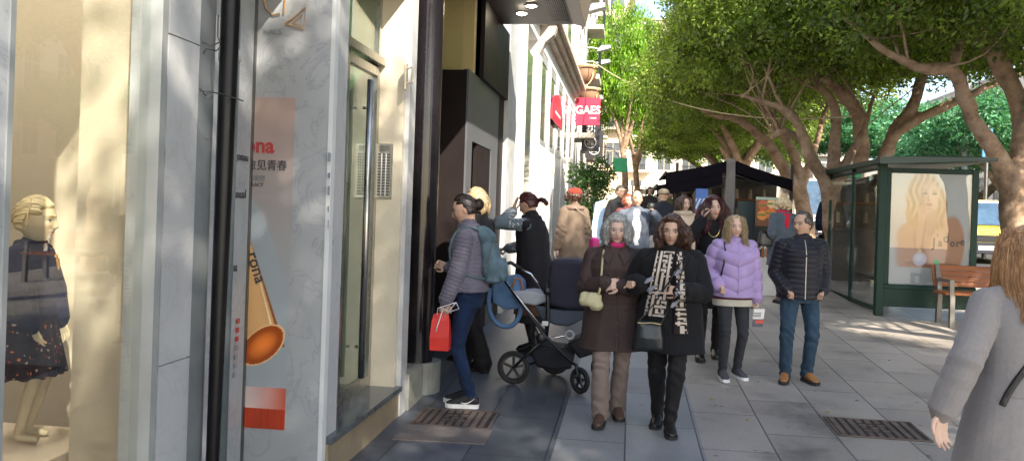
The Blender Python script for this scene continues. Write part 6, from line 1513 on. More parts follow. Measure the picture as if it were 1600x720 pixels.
q = MB(); q.prism([(h[0]-.055, h[1]-.069, h[2]-.26), (h[0]+.059, h[1]-.045, h[2]-.26), (h[0]+.076, h[1]-.045, h[2]-.09), (h[0]-.038, h[1]-.069, h[2]-.09)], (0, .006, 0)); q.build('pages', M_white, lf)
# ---------------------------------------------------------------- 4 man in black down jacket
f4 = Fig(1.59, pos(1252, 8.15), .10, label='man in black padded jacket, blue jeans and tan boots, looking to his right', skin='tan', lips=(.42, .2, .16), brow=(.08, .07, .06), vox=.0052, wide=1.10, sh=.175,
        feet=((-.125, -.03, -.35, 0), (.10, .0, .25, 0)), hands=(V3(-.175, -.12, .93), V3(.185, -.11, .93)), elbows=((-.38, .85, -.1), (.38, .85, -.1)), head=(-.95, .05, 0), handpose=('fist', 'fist'), kh=1.04)
f4.build_body(); nv = cloth('down_black', (.013, .013, .019), rough=.42, sheen=.1, bump=.2, bscale=90)
j4 = f4.top('jacket', nv, t=.036, hem=.84, collar=.03, ops=(f4.quilt(.052, .009, .048),), depth=.012)
dn = cloth('jeans_blue', (.030, .058, .092), var=.3, scale=9); f4.trousers('jeans', dn, t=.017, flare=.004, ops=(f4.legfolds(.009, 3),)); f4.shoes(mat('boot_tan', (.33, .145, .045), rough=.5, var=.2), M_rubber, ank=.07, soleh=.03)
f4.hair(H_salt, 'short', vol=.9, seed=6, nl=200, fringe=-.22, side=.0, thick=.012)
S_ = Surf(j4); k = f4.k; q = MB(); q.tube(lay(S_, [(.0, (1.43-.045*i)*k) for i in range(14)], off=.003), .0055, 6, flat=.6); q.build('zip', mat('zip_silver', (.42, .40, .36), rough=.4, metal=.6), j4)
band(f4, 'shirt_collar', cloth('shirt_grey', (.40, .39, .37)), 1.468, .058, .055, .009, cy=-.006)
# ---------------------------------------------------------------- 5 red haired woman on the phone
f5 = Fig(1.69, pos(1112, 9.0), .0, label='woman with long dark red hair in black coat holding a phone to her ear', skin='fair', lips=(.5, .1, .1), brow=(.05, .02, .02), vox=.0055, feet=((-.10, -.12, 0, 0), (.08, .08, 0, 0)),
        hands=(V3(-.125, -.13, 1.47), V3(.16, -.16, 1.0)), elbows=((-.6, -.3, -1), (1, .5, -.2)), head=(.15, -.12, -.06), handpose=('hold', 'relax'), hdir=(V3(.1, .1, 1), None), hnorm=(V3(1, .2, 0), None))
f5.build_body(); ct = f5.top('coat', cloth('coat_black', (0, 0, 0)), t=.030, hem=.55, flare=.1, collar=.0, ops=(f5.folds(),)); f5.trousers('trousers', cloth('trousers_black', (0, 0, 0)), t=.01); f5.shoes(M_lblk, M_rubber, ank=.12)
f5.hair(H_red, 'long', length=.36, vol=1.7, seed=15, wave=.018, nl=180, fringe=.0)
S_ = Surf(ct); k = f5.k; q = MB(); q.tube(lay(S_, [((.07*math.cos(t))*k, (1.42-.13*math.sin(t))*k) for t in np.linspace(0, PI, 14)], off=.006), .004, 6); q.build('necklace', M_gold2, f5.root)
ph_ = held(f5, 'mobile_phone', 'dark mobile phone held to the ear of the woman with dark red hair', 'phone'); w_ = (f5.wr[0]+V3(.02, -.0, .10))*k
q = MB(); q.m = Matrix.Translation(Vector(w_)) @ Matrix.Rotation(.15, 4, 'Y'); q.box((-.006, -.04, -.08), (.006, .04, .08), .003); q.build('case', M_blk, ph_); q = MB(); q.m = Matrix.Translation(Vector(w_)) @ Matrix.Rotation(.15, 4, 'Y'); q.box((-.008, .01, .045), (-.006, .035, .07)); q.box((-.012, -.04, -.01), (-.008, -.03, .0)); q.build('camera_bump', M_frame, ph_)
# ---------------------------------------------------------------- 6 woman with backpack, facing the doorway
f6 = Fig(1.69, (-1.27, 6.60), -PI/2+.02, label='woman with black bun in grey quilted jacket and dark jeans, carrying a backpack', skin='warm', lips=(.45, .16, .13), brow=(.03, .02, .015), vox=.0045, wide=1.0,
        feet=((-.08, -.02, -.05, 0), (.08, .03, .05, 0)), hands=(V3(-.14, -.20, 1.10), V3(.20, -.16, .82)), elbows=((-1, .8, -.3), (.4, 1, -.2)), head=(0, .28, 0), lean=.05, handpose=('clasp', 'grip'), hdir=(V3(.3, -1, .3), V3(0, -.15, -1)))
f6.build_body(); gm_ = cloth('quilt_mauve', (.125, .115, .155), rough=.5, sheen=.15, bump=.2, bscale=90)
j6 = f6.top('jacket', gm_, t=.028, hem=.93, collar=.035, ops=(f6.quilt(.033, .0055, .03), f6.folds(.003, 14, 3)), depth=.012)
f6.trousers('jeans', cloth('jeans_dark', (.009, .021, .060), var=.35, scale=7), t=.006, ops=(f6.legfolds(.005, 7),)); f6.shoes(mat('trainer_black', (.012, .012, .014), rough=.7), M_rubw, ank=.02, soleh=.034)
f6.hair(H_dark, 'tied', length=.02, vol=.7, seed=9, nl=220, bun=(0, .115, .012, .042), fringe=-.02, thick=.008, side=.7)
# curved tick on the outer side of each trainer
for i, sh_ in ((1, f6.shoe1), (0, f6.shoe0)):
    s_ = Surf(sh_); fx, fy, fw, _ = f6.feet[i]; k = f6.k; q = MB(); sg = 1 if i else -1; top_ = []; bot = []
    for t in np.linspace(0, 1, 12):
        yy = (fy+.03-.075+.11*t)*k; z1 = (.050+.034*t**1.6-.010*math.sin(t*PI))*k; z2 = z1-(.016*math.sin(min(1, t*2.2+.0)*PI/2)*(1-t)+.002)*k
        for z, L_ in ((z1, top_), (z2, bot)):
            hres = s_.t.ray_cast(Vector((sg*1., yy, z)), Vector((-sg, 0, 0))); L_.append((hres[0].x+sg*.002, yy, z) if hres[0] else None)
    if all(top_) and all(bot): q.rings([[a, b, (b[0]-sg*.004, b[1], b[2]), (a[0]-sg*.004, a[1], a[2])] for a, b in zip(top_, bot)]); q.build('tick_logo', M_rubw, sh_)
bk = held(f6, 'backpack', 'worn grey-teal backpack on the back of the woman in the quilted jacket', 'backpack'); k = f6.k
S = Soup(); S.loft([(1.0, .10, .05, 0, .20), (1.02, .135, .075, 0, .20), (1.12, .145, .085, 0, .195), (1.25, .135, .078, 0, .178), (1.36, .115, .062, 0, .155), (1.43, .08, .04, 0, .135)], tf=f6.tf, p=2.8); S.loft([(1.03, .10, .03, 0, .275), (1.06, .11, .045, 0, .275), (1.15, .108, .05, 0, .27), (1.20, .09, .03, 0, .265)], tf=f6.tf, p=2.6)
me = S.remesh(.006, 3); V = getco(me); N = getno(me); setco(me, V+N*(wav(V, 30, 6)*.006+wav(V, 75, 4)*.002)[:, None]); me.transform(Matrix.Scale(k, 4)); tl = cloth('pack_teal', (.085, .135, .165), rough=.6, var=.3, scale=8); pk_ = link('pack', me, tl, bk)
S = Soup(); S.loft([(1.33, .12, .065, 0, .165), (1.38, .122, .07, 0, .155), (1.43, .09, .05, 0, .135), (1.455, .05, .02, 0, .12)], tf=f6.tf, p=2.8); me = S.remesh(.007, 2); V = getco(me); N = getno(me); setco(me, V+N*.004); me.transform(Matrix.Scale(k, 4)); link('flap', me, tl, bk)
for sg in (-1, 1):
    P = [f6.tf(V3(sg*x, y, z)[None])[0]*k for x, y, z in ((.07, .13, 1.42), (.105, .06, 1.452), (.118, -.02, 1.435), (.13, -.105, 1.36), (.135, -.14, 1.25), (.155, -.10, 1.13), (.15, .03, 1.06), (.11, .15, 1.04))]
    s_ = Surf(j6); P2 = []
    for p in P:
        hh = s_.t.find_nearest(Vector(p)); P2.append(tuple(hh[0]+hh[1]*.012) if hh[0] else tuple(p))
    strap('strap', tl, P2, .022, .010, bk)
q = MB(); q.tube([tuple(f6.tf(V3(.1, .26, 1.19)[None])[0]*k), tuple(f6.tf(V3(.0, .31, 1.20)[None])[0]*k), tuple(f6.tf(V3(-.1, .26, 1.19)[None])[0]*k)], .004, 6); q.tube([tuple(f6.tf(V3(.145, .15+.01*i, 1.08+.03*i)[None])[0]*k) for i in range(9)], .004, 6); q.build('zip', M_dsteel, bk)
rbg = held(f6, 'gift_bag', 'small red paper bag with twisted white cord held by the woman with the backpack', 'paper bag'); h = f6.wr[1]*k+np.array([0, -.01, -.10])
q = MB(); tz, bz = h[2]-.005, h[2]-.285; cy = h[1]-.02
q.rings([[(h[0]-.055*w1, cy-.075*w2, z), (h[0]+.055*w1, cy-.075*w2, z), (h[0]+.055*w1, cy+.0, z+dz), (h[0]+.055*w1, cy+.075*w2, z), (h[0]-.055*w1, cy+.075*w2, z), (h[0]-.055*w1, cy+.0, z+dz)] for z, w1, w2, dz in ((bz, .85, 1.0, 0), (bz+.1, .9, 1.02, 0), (tz-.05, .5, .92, 0), (tz, .12, .78, .012))]); q.build('bag_body', mat('red_paper', (.62, .035, .025), rough=.38, var=.08, bump=.2, bscale=20), rbg)
q = MB()
for s_g, dx in ((1, .0), (-1, .012)):
    q.tube([(h[0]+dx+.012, cy+s_g*.03, tz-.01), (h[0]+dx+.03, cy+.05*s_g+.03, tz+.05), (h[0]+dx+.02, cy+.12, tz+.10), (h[0]+dx, cy+.14, tz+.05), (h[0]+dx, cy+.06, tz+.02), (h[0]+.03, cy+.02, tz+.05), (h[0]+.035, cy-.0, tz-.02), (h[0]+.06, cy-.02, tz-.10), (h[0]+.062, cy-.025, tz-.13)], .0045, 6)
q.build('cord', mat('cord_white', (.66, .64, .66), rough=.8), rbg, smooth=True)
# ---------------------------------------------------------------- 7 blonde woman in black behind her
f7 = Fig(1.72, (-1.47, 7.95), -PI/2-.45, label='woman with pale blonde bob in black coat, mostly hidden behind the backpack woman', skin='fair', vox=.007, feet=((-.12, -.22, 0, 0), (.10, .16, 0, 0)), hands=(V3(-.12, -.27, 1.12), V3(.22, -.1, .9)), head=(-.1, .2, 0), handpose=('clasp', 'relax'))
f7.build_body(); f7.top('coat', cloth('coat_black', (0, 0, 0)), t=.032, hem=.62, flare=.15, ops=(f7.folds(),)); f7.trousers('trousers', cloth('trousers_black', (0, 0, 0)), t=.02, flare=.03); f7.shoes(M_lblk, M_rubber, ank=.10); f7.hair(H_blond, 'bob', length=.20, vol=1.3, seed=18, wave=.004, nl=150, fringe=-.1)
cg = held(f7, 'clutch_purse', 'small golden purse in the hand of the blonde woman in black', 'purse'); h = (f7.wr[0]+V3(.02, -.10, -.02))*f7.k; q = MB(); q.sphere(tuple(h), .05, 12, 8, (.5, 1, .9)); o = q.build('purse_body', mat('purse_gold', (.5, .3, .12), rough=.4), cg, smooth=True); q = MB(); q.tube([(h[0], h[1]-.035, h[2]+.045), (h[0], h[1], h[2]+.055), (h[0], h[1]+.035, h[2]+.045)], .006, 6); q.build('clasp', M_gold2, cg)
# ---------------------------------------------------------------- 8 woman in black vest with the pram
f8 = Fig(1.68, pos(835, 8.75), -PI/2-.35, label='woman with tied dark red hair, black vest, patterned blue-grey sleeves, hand at face', skin='tan', lips=(.4, .15, .13), brow=(.04, .02, .02), vox=.0055, wide=1.08, feet=((-.10, -.05, 0, 0), (.10, .06, 0, 0)),
        hands=(V3(-.06, -.36, 1.10), V3(.055, -.25, 1.50)), elbows=((-1, .3, -.5), (.8, -.9, -.3)), head=(.05, .38, 0), lean=.10, handpose=('grip', 'flat'), hdir=(V3(.1, -1, -.2), V3(-.25, .15, 1)), hnorm=(V3(.2, 0, -1), V3(-.2, 1, 0)))
f8.build_body(); f8.top('vest', cloth('vest_black', (.012, .011, .014), rough=.75), t=.036, hem=.66, flare=.08, collar=.035, sleeve=False, ops=(f8.folds(.006, 14),), depth=.015)
S = Soup(); f8.sleeves(S, .026); me = S.remesh(.006, 3); V = getco(me); N = getno(me); setco(me, V+N*(f8.folds(.005)(V, N))[:, None]); pat = np.zeros(len(V), bool)
for i in (0, 1):
    t1, d1_ = seg_t(V, f8.shj[i], f8.elb[i]); t2, d2_ = seg_t(V, f8.elb[i], f8.wr[i]); an = np.arctan2(V[:, 2], V[:, 1])
    pat |= (d1_ < .09) & (t1 > .02) & (t1 < .16) & (wav(V, 120, 3) > .15); pat |= (d2_ < .09) & (t2 > .12) & (t2 < .25) & (wav(V, 120, 5) > .15)
vcol_attr(me, np.where(pat[:, None], np.array([.42, .44, .46]), np.array([.125, .16, .19]))); me.transform(Matrix.Scale(f8.k, 4)); link('sleeve', me, cloth('knit_sleeve', (1, 1, 1), vcol=True), f8.root)
skirt(f8, 'skirt', cloth('skirt_brown', (.075, .035, .02), var=.6, scale=25), 1.0, .42, .06, ops=(f8.folds(.008, 20),)); skirt(f8, 'underskirt', cloth('vest_black', (0, 0, 0)), .9, .34, .05, t=.012); f8.trousers('leggings', cloth('trousers_black', (0, 0, 0)), t=.006); f8.shoes(M_lblk, M_rubber, ank=.16); f8.hair(H_red, 'tied', length=.13, vol=.9, seed=12, nl=200, fringe=0)
# ---------------------------------------------------------------- pram
def pm(px, py, Y): return Vector(AY(px, py, Y))
PR_ = empty('baby_stroller', (*pm(850, 600, 7.55)[:2], 0), 0, 'black pushchair with navy hood and chrome frame at the shop doorway', 'pushchair'); PR_.location.z = gz(7.55)
def PL(px, py, Y): return tuple(pm(px, py, Y)-PR_.location)
M_chr = mat('chrome_tube', (.55, .55, .56), rough=.2, metal=1, var=.05); M_pram = cloth('pram_black', (.014, .014, .018), rough=.6); M_hood = cloth('hood_navy', (.028, .026, .042), rough=.6, var=.1); M_seat = cloth('seat_grey', (.07, .085, .11), rough=.7)
def pwheel(px, py, Y, R, wdt, yaw, lab):
    c = Vector(PL(px, py, Y)); c.z = R+gz(Y)-PR_.location.z; ax = Vector((math.sin(yaw), math.cos(yaw), 0)); u = Vector((math.cos(yaw), -math.sin(yaw), 0)); z = Vector((0, 0, 1))
    q = MB(); q.tube([tuple(c+u*math.cos(t)*(R-.022)+z*math.sin(t)*(R-.022)) for t in np.linspace(0, 2*PI, 32, endpoint=False)], .022, 10, closed=True); w_ = q.build('wheel', M_tyre, PR_, smooth=True)
    q = MB(); q.tube([tuple(c+u*math.cos(t)*(R-.045)+z*math.sin(t)*(R-.045)) for t in np.linspace(0, 2*PI, 28, endpoint=False)], .010, 6, closed=True); q.cyl(tuple(c-ax*wdt), tuple(c+ax*wdt), .024, n=14)
    for kk in range(5):
        t = kk*2*PI/5+.3; q.prism([tuple(c+ax*.006+(u*math.cos(t+d)+z*math.sin(t+d))*r) for r, d in ((.02, -.6), (R-.045, -.10), (R-.045, .10), (.02, .6))], tuple(-ax*.012))
    q.build('rim', M_dsteel, w_); return c
wA = pwheel(802, 575, 7.38, .150, .03, .15, ''); wB = pwheel(866, 570, 7.85, .150, .03, .15, ''); wC = pwheel(906, 595, 7.2, .115, .025, .75, ''); wD = pwheel(938, 570, 7.7, .115, .025, .75, '')
q = MB()
for dY, wa, wc in ((7.34, wA, wC), (7.8, wB, wD)):
    h_ = Vector(PL(787, 436, dY)); hub = Vector(PL(853, 526, dY)); q.tube([tuple(Vector(PL(766, 425, dY))), tuple(h_), tuple(hub), tuple(Vector(PL(893, 566, dY-.05)))], [.013, .014, .016, .014], 10)
q.build('frame', M_blk, PR_, smooth=True)
q = MB(); q.tube([tuple(Vector(PL(790, 440, 7.32))), tuple(Vector(PL(852, 518, 7.32)))], .009, 8); q.tube([tuple(Vector(PL(812, 420, 7.4))), tuple(Vector(PL(830, 428, 7.4))), tuple(Vector(PL(854, 462, 7.42)))], .010, 8); q.build('chrome_tube', M_chr, PR_, smooth=True)
q = MB(); q.tube([tuple(Vector(PL(853, 526, 7.36))), tuple(wA+Vector((.0, -.03, .0)))], .013, 8); q.tube([tuple(Vector(PL(853, 526, 7.8))), tuple(wB)], .013, 8); q.tube([tuple(wA), tuple(wB)], .011, 8); q.build('rear_axle', M_blk, PR_, smooth=True)
for wc, Yc in ((wC, 7.15), (wD, 7.7)):
    q = MB(); q.tube([tuple(Vector(PL(893, 566, Yc+.1)) if wc is wC else Vector(PL(928, 545, Yc))), tuple(wc+Vector((-.035, 0, .13))), tuple(wc+Vector((-.02, -.028, .06))), tuple(wc+Vector((0, -.028, 0)))], [.013, .016, .012, .010], 8); q.build('fork', M_blk, PR_, smooth=True)
q = MB(); q.tube([PL(784, 414, 7.42), PL(798, 410, 7.42), PL(814, 420, 7.42)], .017, 10); q.tube([PL(786, 413, 7.42), PL(786, 412, 7.8)], .017, 10); q.tube([PL(766, 425, 7.34), PL(784, 414, 7.42)], .013, 8); q.build('handlebar', mat('grip_black', (.02, .02, .02), rough=.7), PR_, smooth=True)
def hull(name, m, pts, Y0, Y1, vox=.012, amp=.006, bul=.0, parent=None, rr=.02):
    """soft panel body: outline read at distance Y0, thickened back to Y1"""
    S = Soup(); A_ = [np.array(PL(px, py, Y0)) for px, py in pts]; B_ = [np.array(PL(px, py, Y0))+np.array([0, Y1-Y0, 0]) for px, py in pts]; cA = sum(A_)/len(A_); 
    R = [np.array([cA+(p-cA)*.9 for p in A_])+[0, 0, 0], np.array(A_)+[0, .02, 0], np.array(B_)-[0, .02, 0], np.array([cA+(p-cA)*.9 for p in A_])+[0, Y1-Y0, 0]]; R[0][:, 1] -= bul
    S.grid(R[::-1]); me = S.remesh(vox, 3); V = getco(me); N = getno(me); setco(me, V+N*(wav(V, 22, 3)*amp)[:, None]); return link(name, me, m, parent or PR_)
hood = hull('hood', M_hood, [(858, 414), (868, 406), (900, 404), (922, 412), (926, 450), (922, 486), (882, 484), (857, 478), (855, 440)], 7.38, 7.78, bul=.02)
hull('seat', M_seat, [(832, 476), (858, 482), (925, 486), (918, 496), (888, 510), (868, 508), (846, 500)], 7.40, 7.76)
hull('footmuff', mat('muff_pale', (.36, .37, .40), rough=.6, var=.15), [(796, 456), (830, 454), (856, 460), (858, 470), (836, 478), (812, 474)], 7.40, 7.72)
hull('basket', M_pram, [(826, 548), (846, 540), (880, 545), (896, 556), (892, 576), (870, 580), (838, 574)], 7.36, 7.74)
hull('leg_rest', M_pram, [(884, 538), (905, 528), (948, 530), (958, 540), (940, 550), (905, 560)], 7.36, 7.70)
q = MB(); q.tube([PL(853, 442, 7.36), PL(856, 470, 7.36), PL(856, 500, 7.36), PL(853, 526, 7.36)], [.012, .02, .02, .02], 10); q.sphere(PL(855, 455, 7.35), .035, 14, 8, (1, .6, 1)); q.sphere(PL(845, 528, 7.33), .045, 14, 8, (1, .4, 1)); q.build('hinge', M_blk, PR_, smooth=True)
a = PL(847, 508, 7.33); q = MB(); q.box((a[0], a[1]-.03, a[2]), (a[0]+.055, a[1], a[2]+.04), .006); q.build('tag_plate', M_white, PR_)
a = PL(890, 523, 7.33); q = MB(); q.tube([(a[0]+.035*math.cos(t), a[1], a[2]+.035*math.sin(t)) for t in np.linspace(0, 2*PI, 18, endpoint=False)], .010, 8, closed=True); q.build('ring', M_frame, PR_); q = MB(); q.tube([PL(865, 528, 7.36), PL(884, 524, 7.36)], .010, 8); q.build('spring', M_chr, PR_)
dbg = empty('denim_bag', PR_.location, 0, 'pale blue denim tote bag hanging from the pushchair handle', 'bag'); den = cloth('denim_pale', (.10, .19, .34), var=.25)
o = hull('bag_body', den, [(768, 446), (788, 432), (808, 430), (818, 440), (820, 468), (812, 480), (786, 484), (768, 474)], 7.46, 7.62, amp=.008, parent=dbg)
strap('strap', den, [PL(766, 450, 7.5), PL(762, 480, 7.48), PL(774, 506, 7.48), PL(798, 512, 7.48), PL(812, 496, 7.48), PL(814, 472, 7.5)], .022, .010, dbg)
q = MB(); q.tube([PL(800, 448, 7.45), PL(806, 434, 7.45), PL(814, 436, 7.45), PL(817, 458, 7.45)], .010, 8); q.build('handle', mat('handle_tan', (.38, .16, .07), rough=.5), dbg, smooth=True)
# ---------------------------------------------------------------- 9 woman in grey coat in the foreground
gx, gy, _ = AY(1603, 400, 3.7)
f9 = Fig(1.60, (gx, gy), PI+.12, z=0, label='woman with long strawberry blonde hair in light grey coat walking away, nearest at right', skin='fair', vox=.0042, wide=1.06, feet=((-.09, -.12, 0, 0), (.09, .14, 0, 0)), hands=(V3(-.25, -.06, .86), V3(.37, .06, .905)), elbows=((-1, .5, 0), (.3, .8, .1)), head=(.1, .05, 0), handpose=('relax', 'relax'), hdir=(None, V3(.12, .1, -1)), hnorm=(None, V3(-.3, .9, 0)))
f9.build_body(); gw = cloth('wool_grey', (.27, .25, .245), rough=.95, sheen=.15, bump=.35, bscale=420, var=.07, scale=60); c9 = f9.top('coat', gw, t=.030, hem=.535, flare=.34, collar=.015, ops=(f9.folds(.0038, 12, 12, .35),), depth=.012, cuff=1.12)
f9.trousers('trousers', cloth('trousers_plum', (.05, .03, .035)), t=.012); f9.shoes(M_lblk, M_rubber, ank=.1); f9.hair(H_straw, 'long', length=.32, vol=.35, seed=25, wave=.003, nl=300, fringe=0)
band(f9, 'collar', gw, 1.452, .078, .072, .024, cy=.012, parent=c9)
S_ = Surf(c9); k = f9.k; q = MB(); q.tube(lay(S_, [(0, (1.40-.05*i)*k) for i in range(17)], side=1, off=.0012), .0022, 5); q.build('back_seam', gw, c9)
strap('bag_strap', M_lblk, lay(S_, [(-.10*k, 1.42*k), (-.06*k, 1.34*k), (.0, 1.24*k), (.07*k, 1.12*k), (.13*k, 1.02*k), (.16*k, .95*k)], side=1, off=.008), .013, .005, f9.root)
q = MB(); q.tube(lay(S_, [(x*k, .985*k) for x in np.linspace(-.17, .17, 12)], side=1, off=.0015), .0025, 5); q.build('waist_seam', gw, c9)
bg_ = held(f9, 'shoulder_bag', 'black bag worn in front by the woman in the light grey coat', 'handbag'); S = Soup(); S.loft([(.78, .11, .03, -.12, -.20), (.80, .12, .045, -.12, -.20), (.95, .11, .04, -.12, -.20), (.98, .10, .02, -.12, -.20)], p=3); me = S.remesh(.008, 2); me.transform(Matrix.Scale(k, 4)); link('bag_body', me, M_lblk, bg_); q = MB(); q.tube([(-.20*k, -.245*k, .95*k), (-.04*k, -.245*k, .95*k)], .005, 6); q.build('zip', M_gold2, bg_)
# ---------------------------------------------------------------- people further up the street
def back_pt(px, Y): return pos(px, Y)
g_ = Fig(1.72, pos(894, 12.0), PI+.5, label='person in beige coat and red beret seen from behind beside the white facade', skin='fair', vox=.008, wide=.92, feet=((-.1, -.1, 0, 0), (.1, .1, 0, 0)), facepaint=False, head=(-.3, .1, 0))
g_.build_body(); g_.top('coat', cloth('coat_beige', (.16, .118, .088)), t=.028, hem=.62, flare=.12, ops=(g_.folds(.012, 10),), collar=.02, depth=.01); g_.trousers('trousers', cloth('jeans_blue', (0, 0, 0))); g_.shoes(M_lblk, M_rubber)
g_.hair(hairmat('hair_auburn', (.05, .022, .014)), 'bob', length=.09, vol=1.0, seed=31, nl=90); S = Soup(); S.ell(g_.hc+V3(.0, .01, .05), (.115, .125, .075), M=rotm(0, .1, .1)); g_.garment('beret', cloth('beret_red', (.24, .035, .02)), S); band(g_, 'shawl', cloth('shawl_brown', (.20, .14, .11)), 1.42, .13, .11, .035)
o = held(g_, 'shoulder_bag', 'fuchsia bag of the person in the red beret', 'handbag'); q = MB(); q.box((-.38, -.06, .72), (-.24, .12, 1.02), .03); q.build('bag_body', mat('fuchsia', (.42, .015, .16), rough=.5), o); strap('strap', mat('cream_leather', (0, 0, 0)), [(-.3, .03, 1.0), (-.16, .17, 1.3), (.05, .15, 1.44)], .008, .004, o)
g_ = Fig(1.70, pos(992, 12.4), .05, label='smiling man in grey-blue blazer and white shirt with one raised hand', skin='warm', vox=.0065, wide=1.10, sh=.178, feet=((-.09, -.15, 0, 0), (.09, .1, 0, 0)), hands=(V3(-.25, -.03, .86), V3(.23, -.20, 1.40)), elbows=((-1, .5, 0), (.8, .2, -.9)), handpose=('relax', 'hold'), head=(.1, 0, 0), hdir=(None, V3(-.2, -.2, 1)))
g_.z = 0; g_.build_body(); g_.top('blazer', cloth('blazer_blue', (.115, .135, .175)), t=.026, hem=.80, flare=.05, ops=(g_.folds(),)); S = Soup(); S.loft([(.90, .095, .085, 0, -.072), (.97, .095, .085, 0, -.065), (1.1, .098, .088, 0, -.065), (1.25, .095, .088, 0, -.07), (1.38, .06, .07, 0, -.066), (1.44, .04, .05, 0, -.045)], tf=g_.tf); g_.garment('shirt', cloth('shirt_white', (.72, .73, .75)), S, smooth=2, vox=.014); g_.trousers('trousers', cloth('trousers_navy', (.03, .07, .16)), t=.014); g_.shoes(M_lblk, M_rubber)
g_.hair(H_salt, 'short', vol=.5, seed=32, nl=60, fringe=-.5, thick=.006); ph_ = held(g_, 'camera', 'small dark camera in the raised hand of the man in the blazer', 'camera'); w_ = (g_.wr[1]+V3(-.03, -.05, .10))*g_.k; q = MB(); q.box(tuple(w_-V3(.05, .02, .035)), tuple(w_+V3(.05, .02, .035)), .006); q.build('housing', M_blk, ph_); q = MB(); q.cyl(tuple(w_-V3(0, .02, 0)), tuple(w_-V3(0, .05, 0)), .025, n=14); q.build('lens', M_dsteel, ph_)
g_ = Fig(1.66, pos(1222, 13.6), PI+.35, label='woman with short blonde hair and red scarf in slate blue coat, seen from behind', skin='fair', vox=.007, wide=1.10, feet=((-.09, -.12, 0, 0), (.09, .12, 0, 0)), facepaint=False, hands=(V3(-.25, 0, .85), V3(.22, -.12, 1.0)))
g_.build_body(); sl_ = cloth('coat_slate', (.085, .105, .13)); g_.top('coat', sl_, t=.035, hem=.60, flare=.16, ops=(g_.folds(.01, 12),)); g_.trousers('trousers', cloth('trousers_mauve', (.10, .085, .12)), t=.012); g_.shoes(mat('shoe_brown', (0, 0, 0)), M_rubber); g_.hair(hairmat('hair_platinum', (.62, .48, .28), (.8, .7, .5)), 'bob', length=.10, vol=1.25, seed=33, nl=110)
band(g_, 'neck_scarf', cloth('scarf_red', (.55, .02, .05)), 1.455, .075, .075, .036); S = Soup(); S.loft([(1.20, .02, .012, .02, .155), (1.3, .05, .016, .01, .14), (1.44, .07, .03, 0, .09)], tf=g_.tf); g_.garment('scarf_tail', cloth('scarf_red', (0, 0, 0)), S, smooth=1, vox=.007)
o = held(g_, 'shoulder_bag', 'dark handbag on the arm of the woman with the red scarf', 'handbag'); S = Soup(); S.loft([(.88, .13, .05, .30, .02), (.92, .14, .06, .30, .02), (1.08, .12, .05, .30, .02), (1.12, .11, .03, .30, .02)], p=3); me = S.remesh(.012, 2); link('bag_body', me, M_lblk, o); strap('strap', M_lblk, [(.24, .02, 1.1), (.2, .03, 1.38), (.30, .05, 1.1)], .01, .005, o)
def walker(h, px, Y, yaw, lab, topc, legc, hairm, style, hl=.2, hem=.8, skin='warm', hood=False, seed=1, hat=None, vox=.010, side=False, wide=1.05, x=None, hands=None, cat='person'):
    rs_ = np.random.RandomState(seed); st = rs_.uniform(.08, .18); sg = 1 if rs_.rand() < .5 else -1
    p = pos(px, Y) if x is None else (x, Y)
    g = Fig(h, p, yaw, label=lab, skin=skin, vox=vox, wide=wide, feet=((-.09, -st*sg, 0, 0), (.09, st*sg, 0, 0)), hands=hands or (V3(-.25, .06*sg-.05, .85), V3(.25, -.06*sg-.05, .85)), head=(rs_.uniform(-.3, .3), .05, 0))
    g.build_body(); m = cloth('coat%d' % seed, topc); g.top('coat', m, t=.035, hem=hem, flare=.08, ops=(g.folds(.010, 14, seed),)); g.trousers('trousers', cloth('legs%d' % seed, legc), t=.014); g.shoes(M_lblk, M_rubber)
    if hat is None or style != 'short': g.hair(hairm, style, length=hl, vol=1.1, seed=seed, nl=90)
    if hat is not None: S = Soup(); S.ell(g.hc+V3(0, 0, .06), (.10, .115, .07)); S.loft([(1.615, .15, .16, 0, -.01), (1.625, .15, .16, 0, -.01)]); g.garment('hat', cloth('hat%d' % seed, hat), S)
    if hood: band(g, 'hood', m, 1.44, .11, .10, .045, cy=.02); 
    return g
walker(1.74, 966, 16.5, .2, 'bearded man in black jacket up the street left of the blazer man', (.02, .02, .024), (.03, .03, .04), H_salt, 'short', seed=61)
walker(1.60, 979, 15.2, .1, 'red haired woman partly hidden behind the man in the blazer', (.16, .05, .05), (.03, .03, .04), hairmat('hair_auburn2', (.25, .06, .03)), 'bob', .12, seed=62, skin='fair')
walker(1.72, 1034, 15.0, PI+.1, 'man in dark navy jacket seen from behind between the two front women', (.018, .022, .032), (.04, .045, .05), H_dark, 'short', seed=63, wide=1.15, hat=(.25, .22, .16))
walker(1.64, 1066, 12.6, .35, 'woman in cream hooded coat looking down, behind the woman with the maze scarf', (.52, .42, .32), (.04, .04, .05), H_brown, 'long', .16, hem=.62, hood=True, seed=64, skin='fair', vox=.007)
walker(1.70, 1085, 17.5, .0, 'man in grey jacket under the café awning', (.06, .06, .065), (.03, .03, .03), H_salt, 'short', seed=65)
walker(1.68, 1012, 24, .1, 'far pedestrian in black near the street end, left one', (.03, .03, .03), (.03, .03, .04), H_dark, 'bob', .15, seed=66, vox=.014)
walker(1.74, 1030, 27, PI, 'far pedestrian in pale jacket walking away', (.35, .33, .30), (.03, .05, .09), H_dark, 'short', seed=67, vox=.014)
walker(1.66, 1044, 21, .2, 'pedestrian in olive jacket beyond the café kiosk front', (.10, .11, .05), (.03, .03, .04), H_brown, 'bob', .12, seed=68, vox=.012)
walker(1.70, 975, 30, .0, 'far pedestrian in burgundy top near the left facades', (.20, .03, .05), (.03, .03, .04), H_dark, 'short', seed=69, vox=.014)
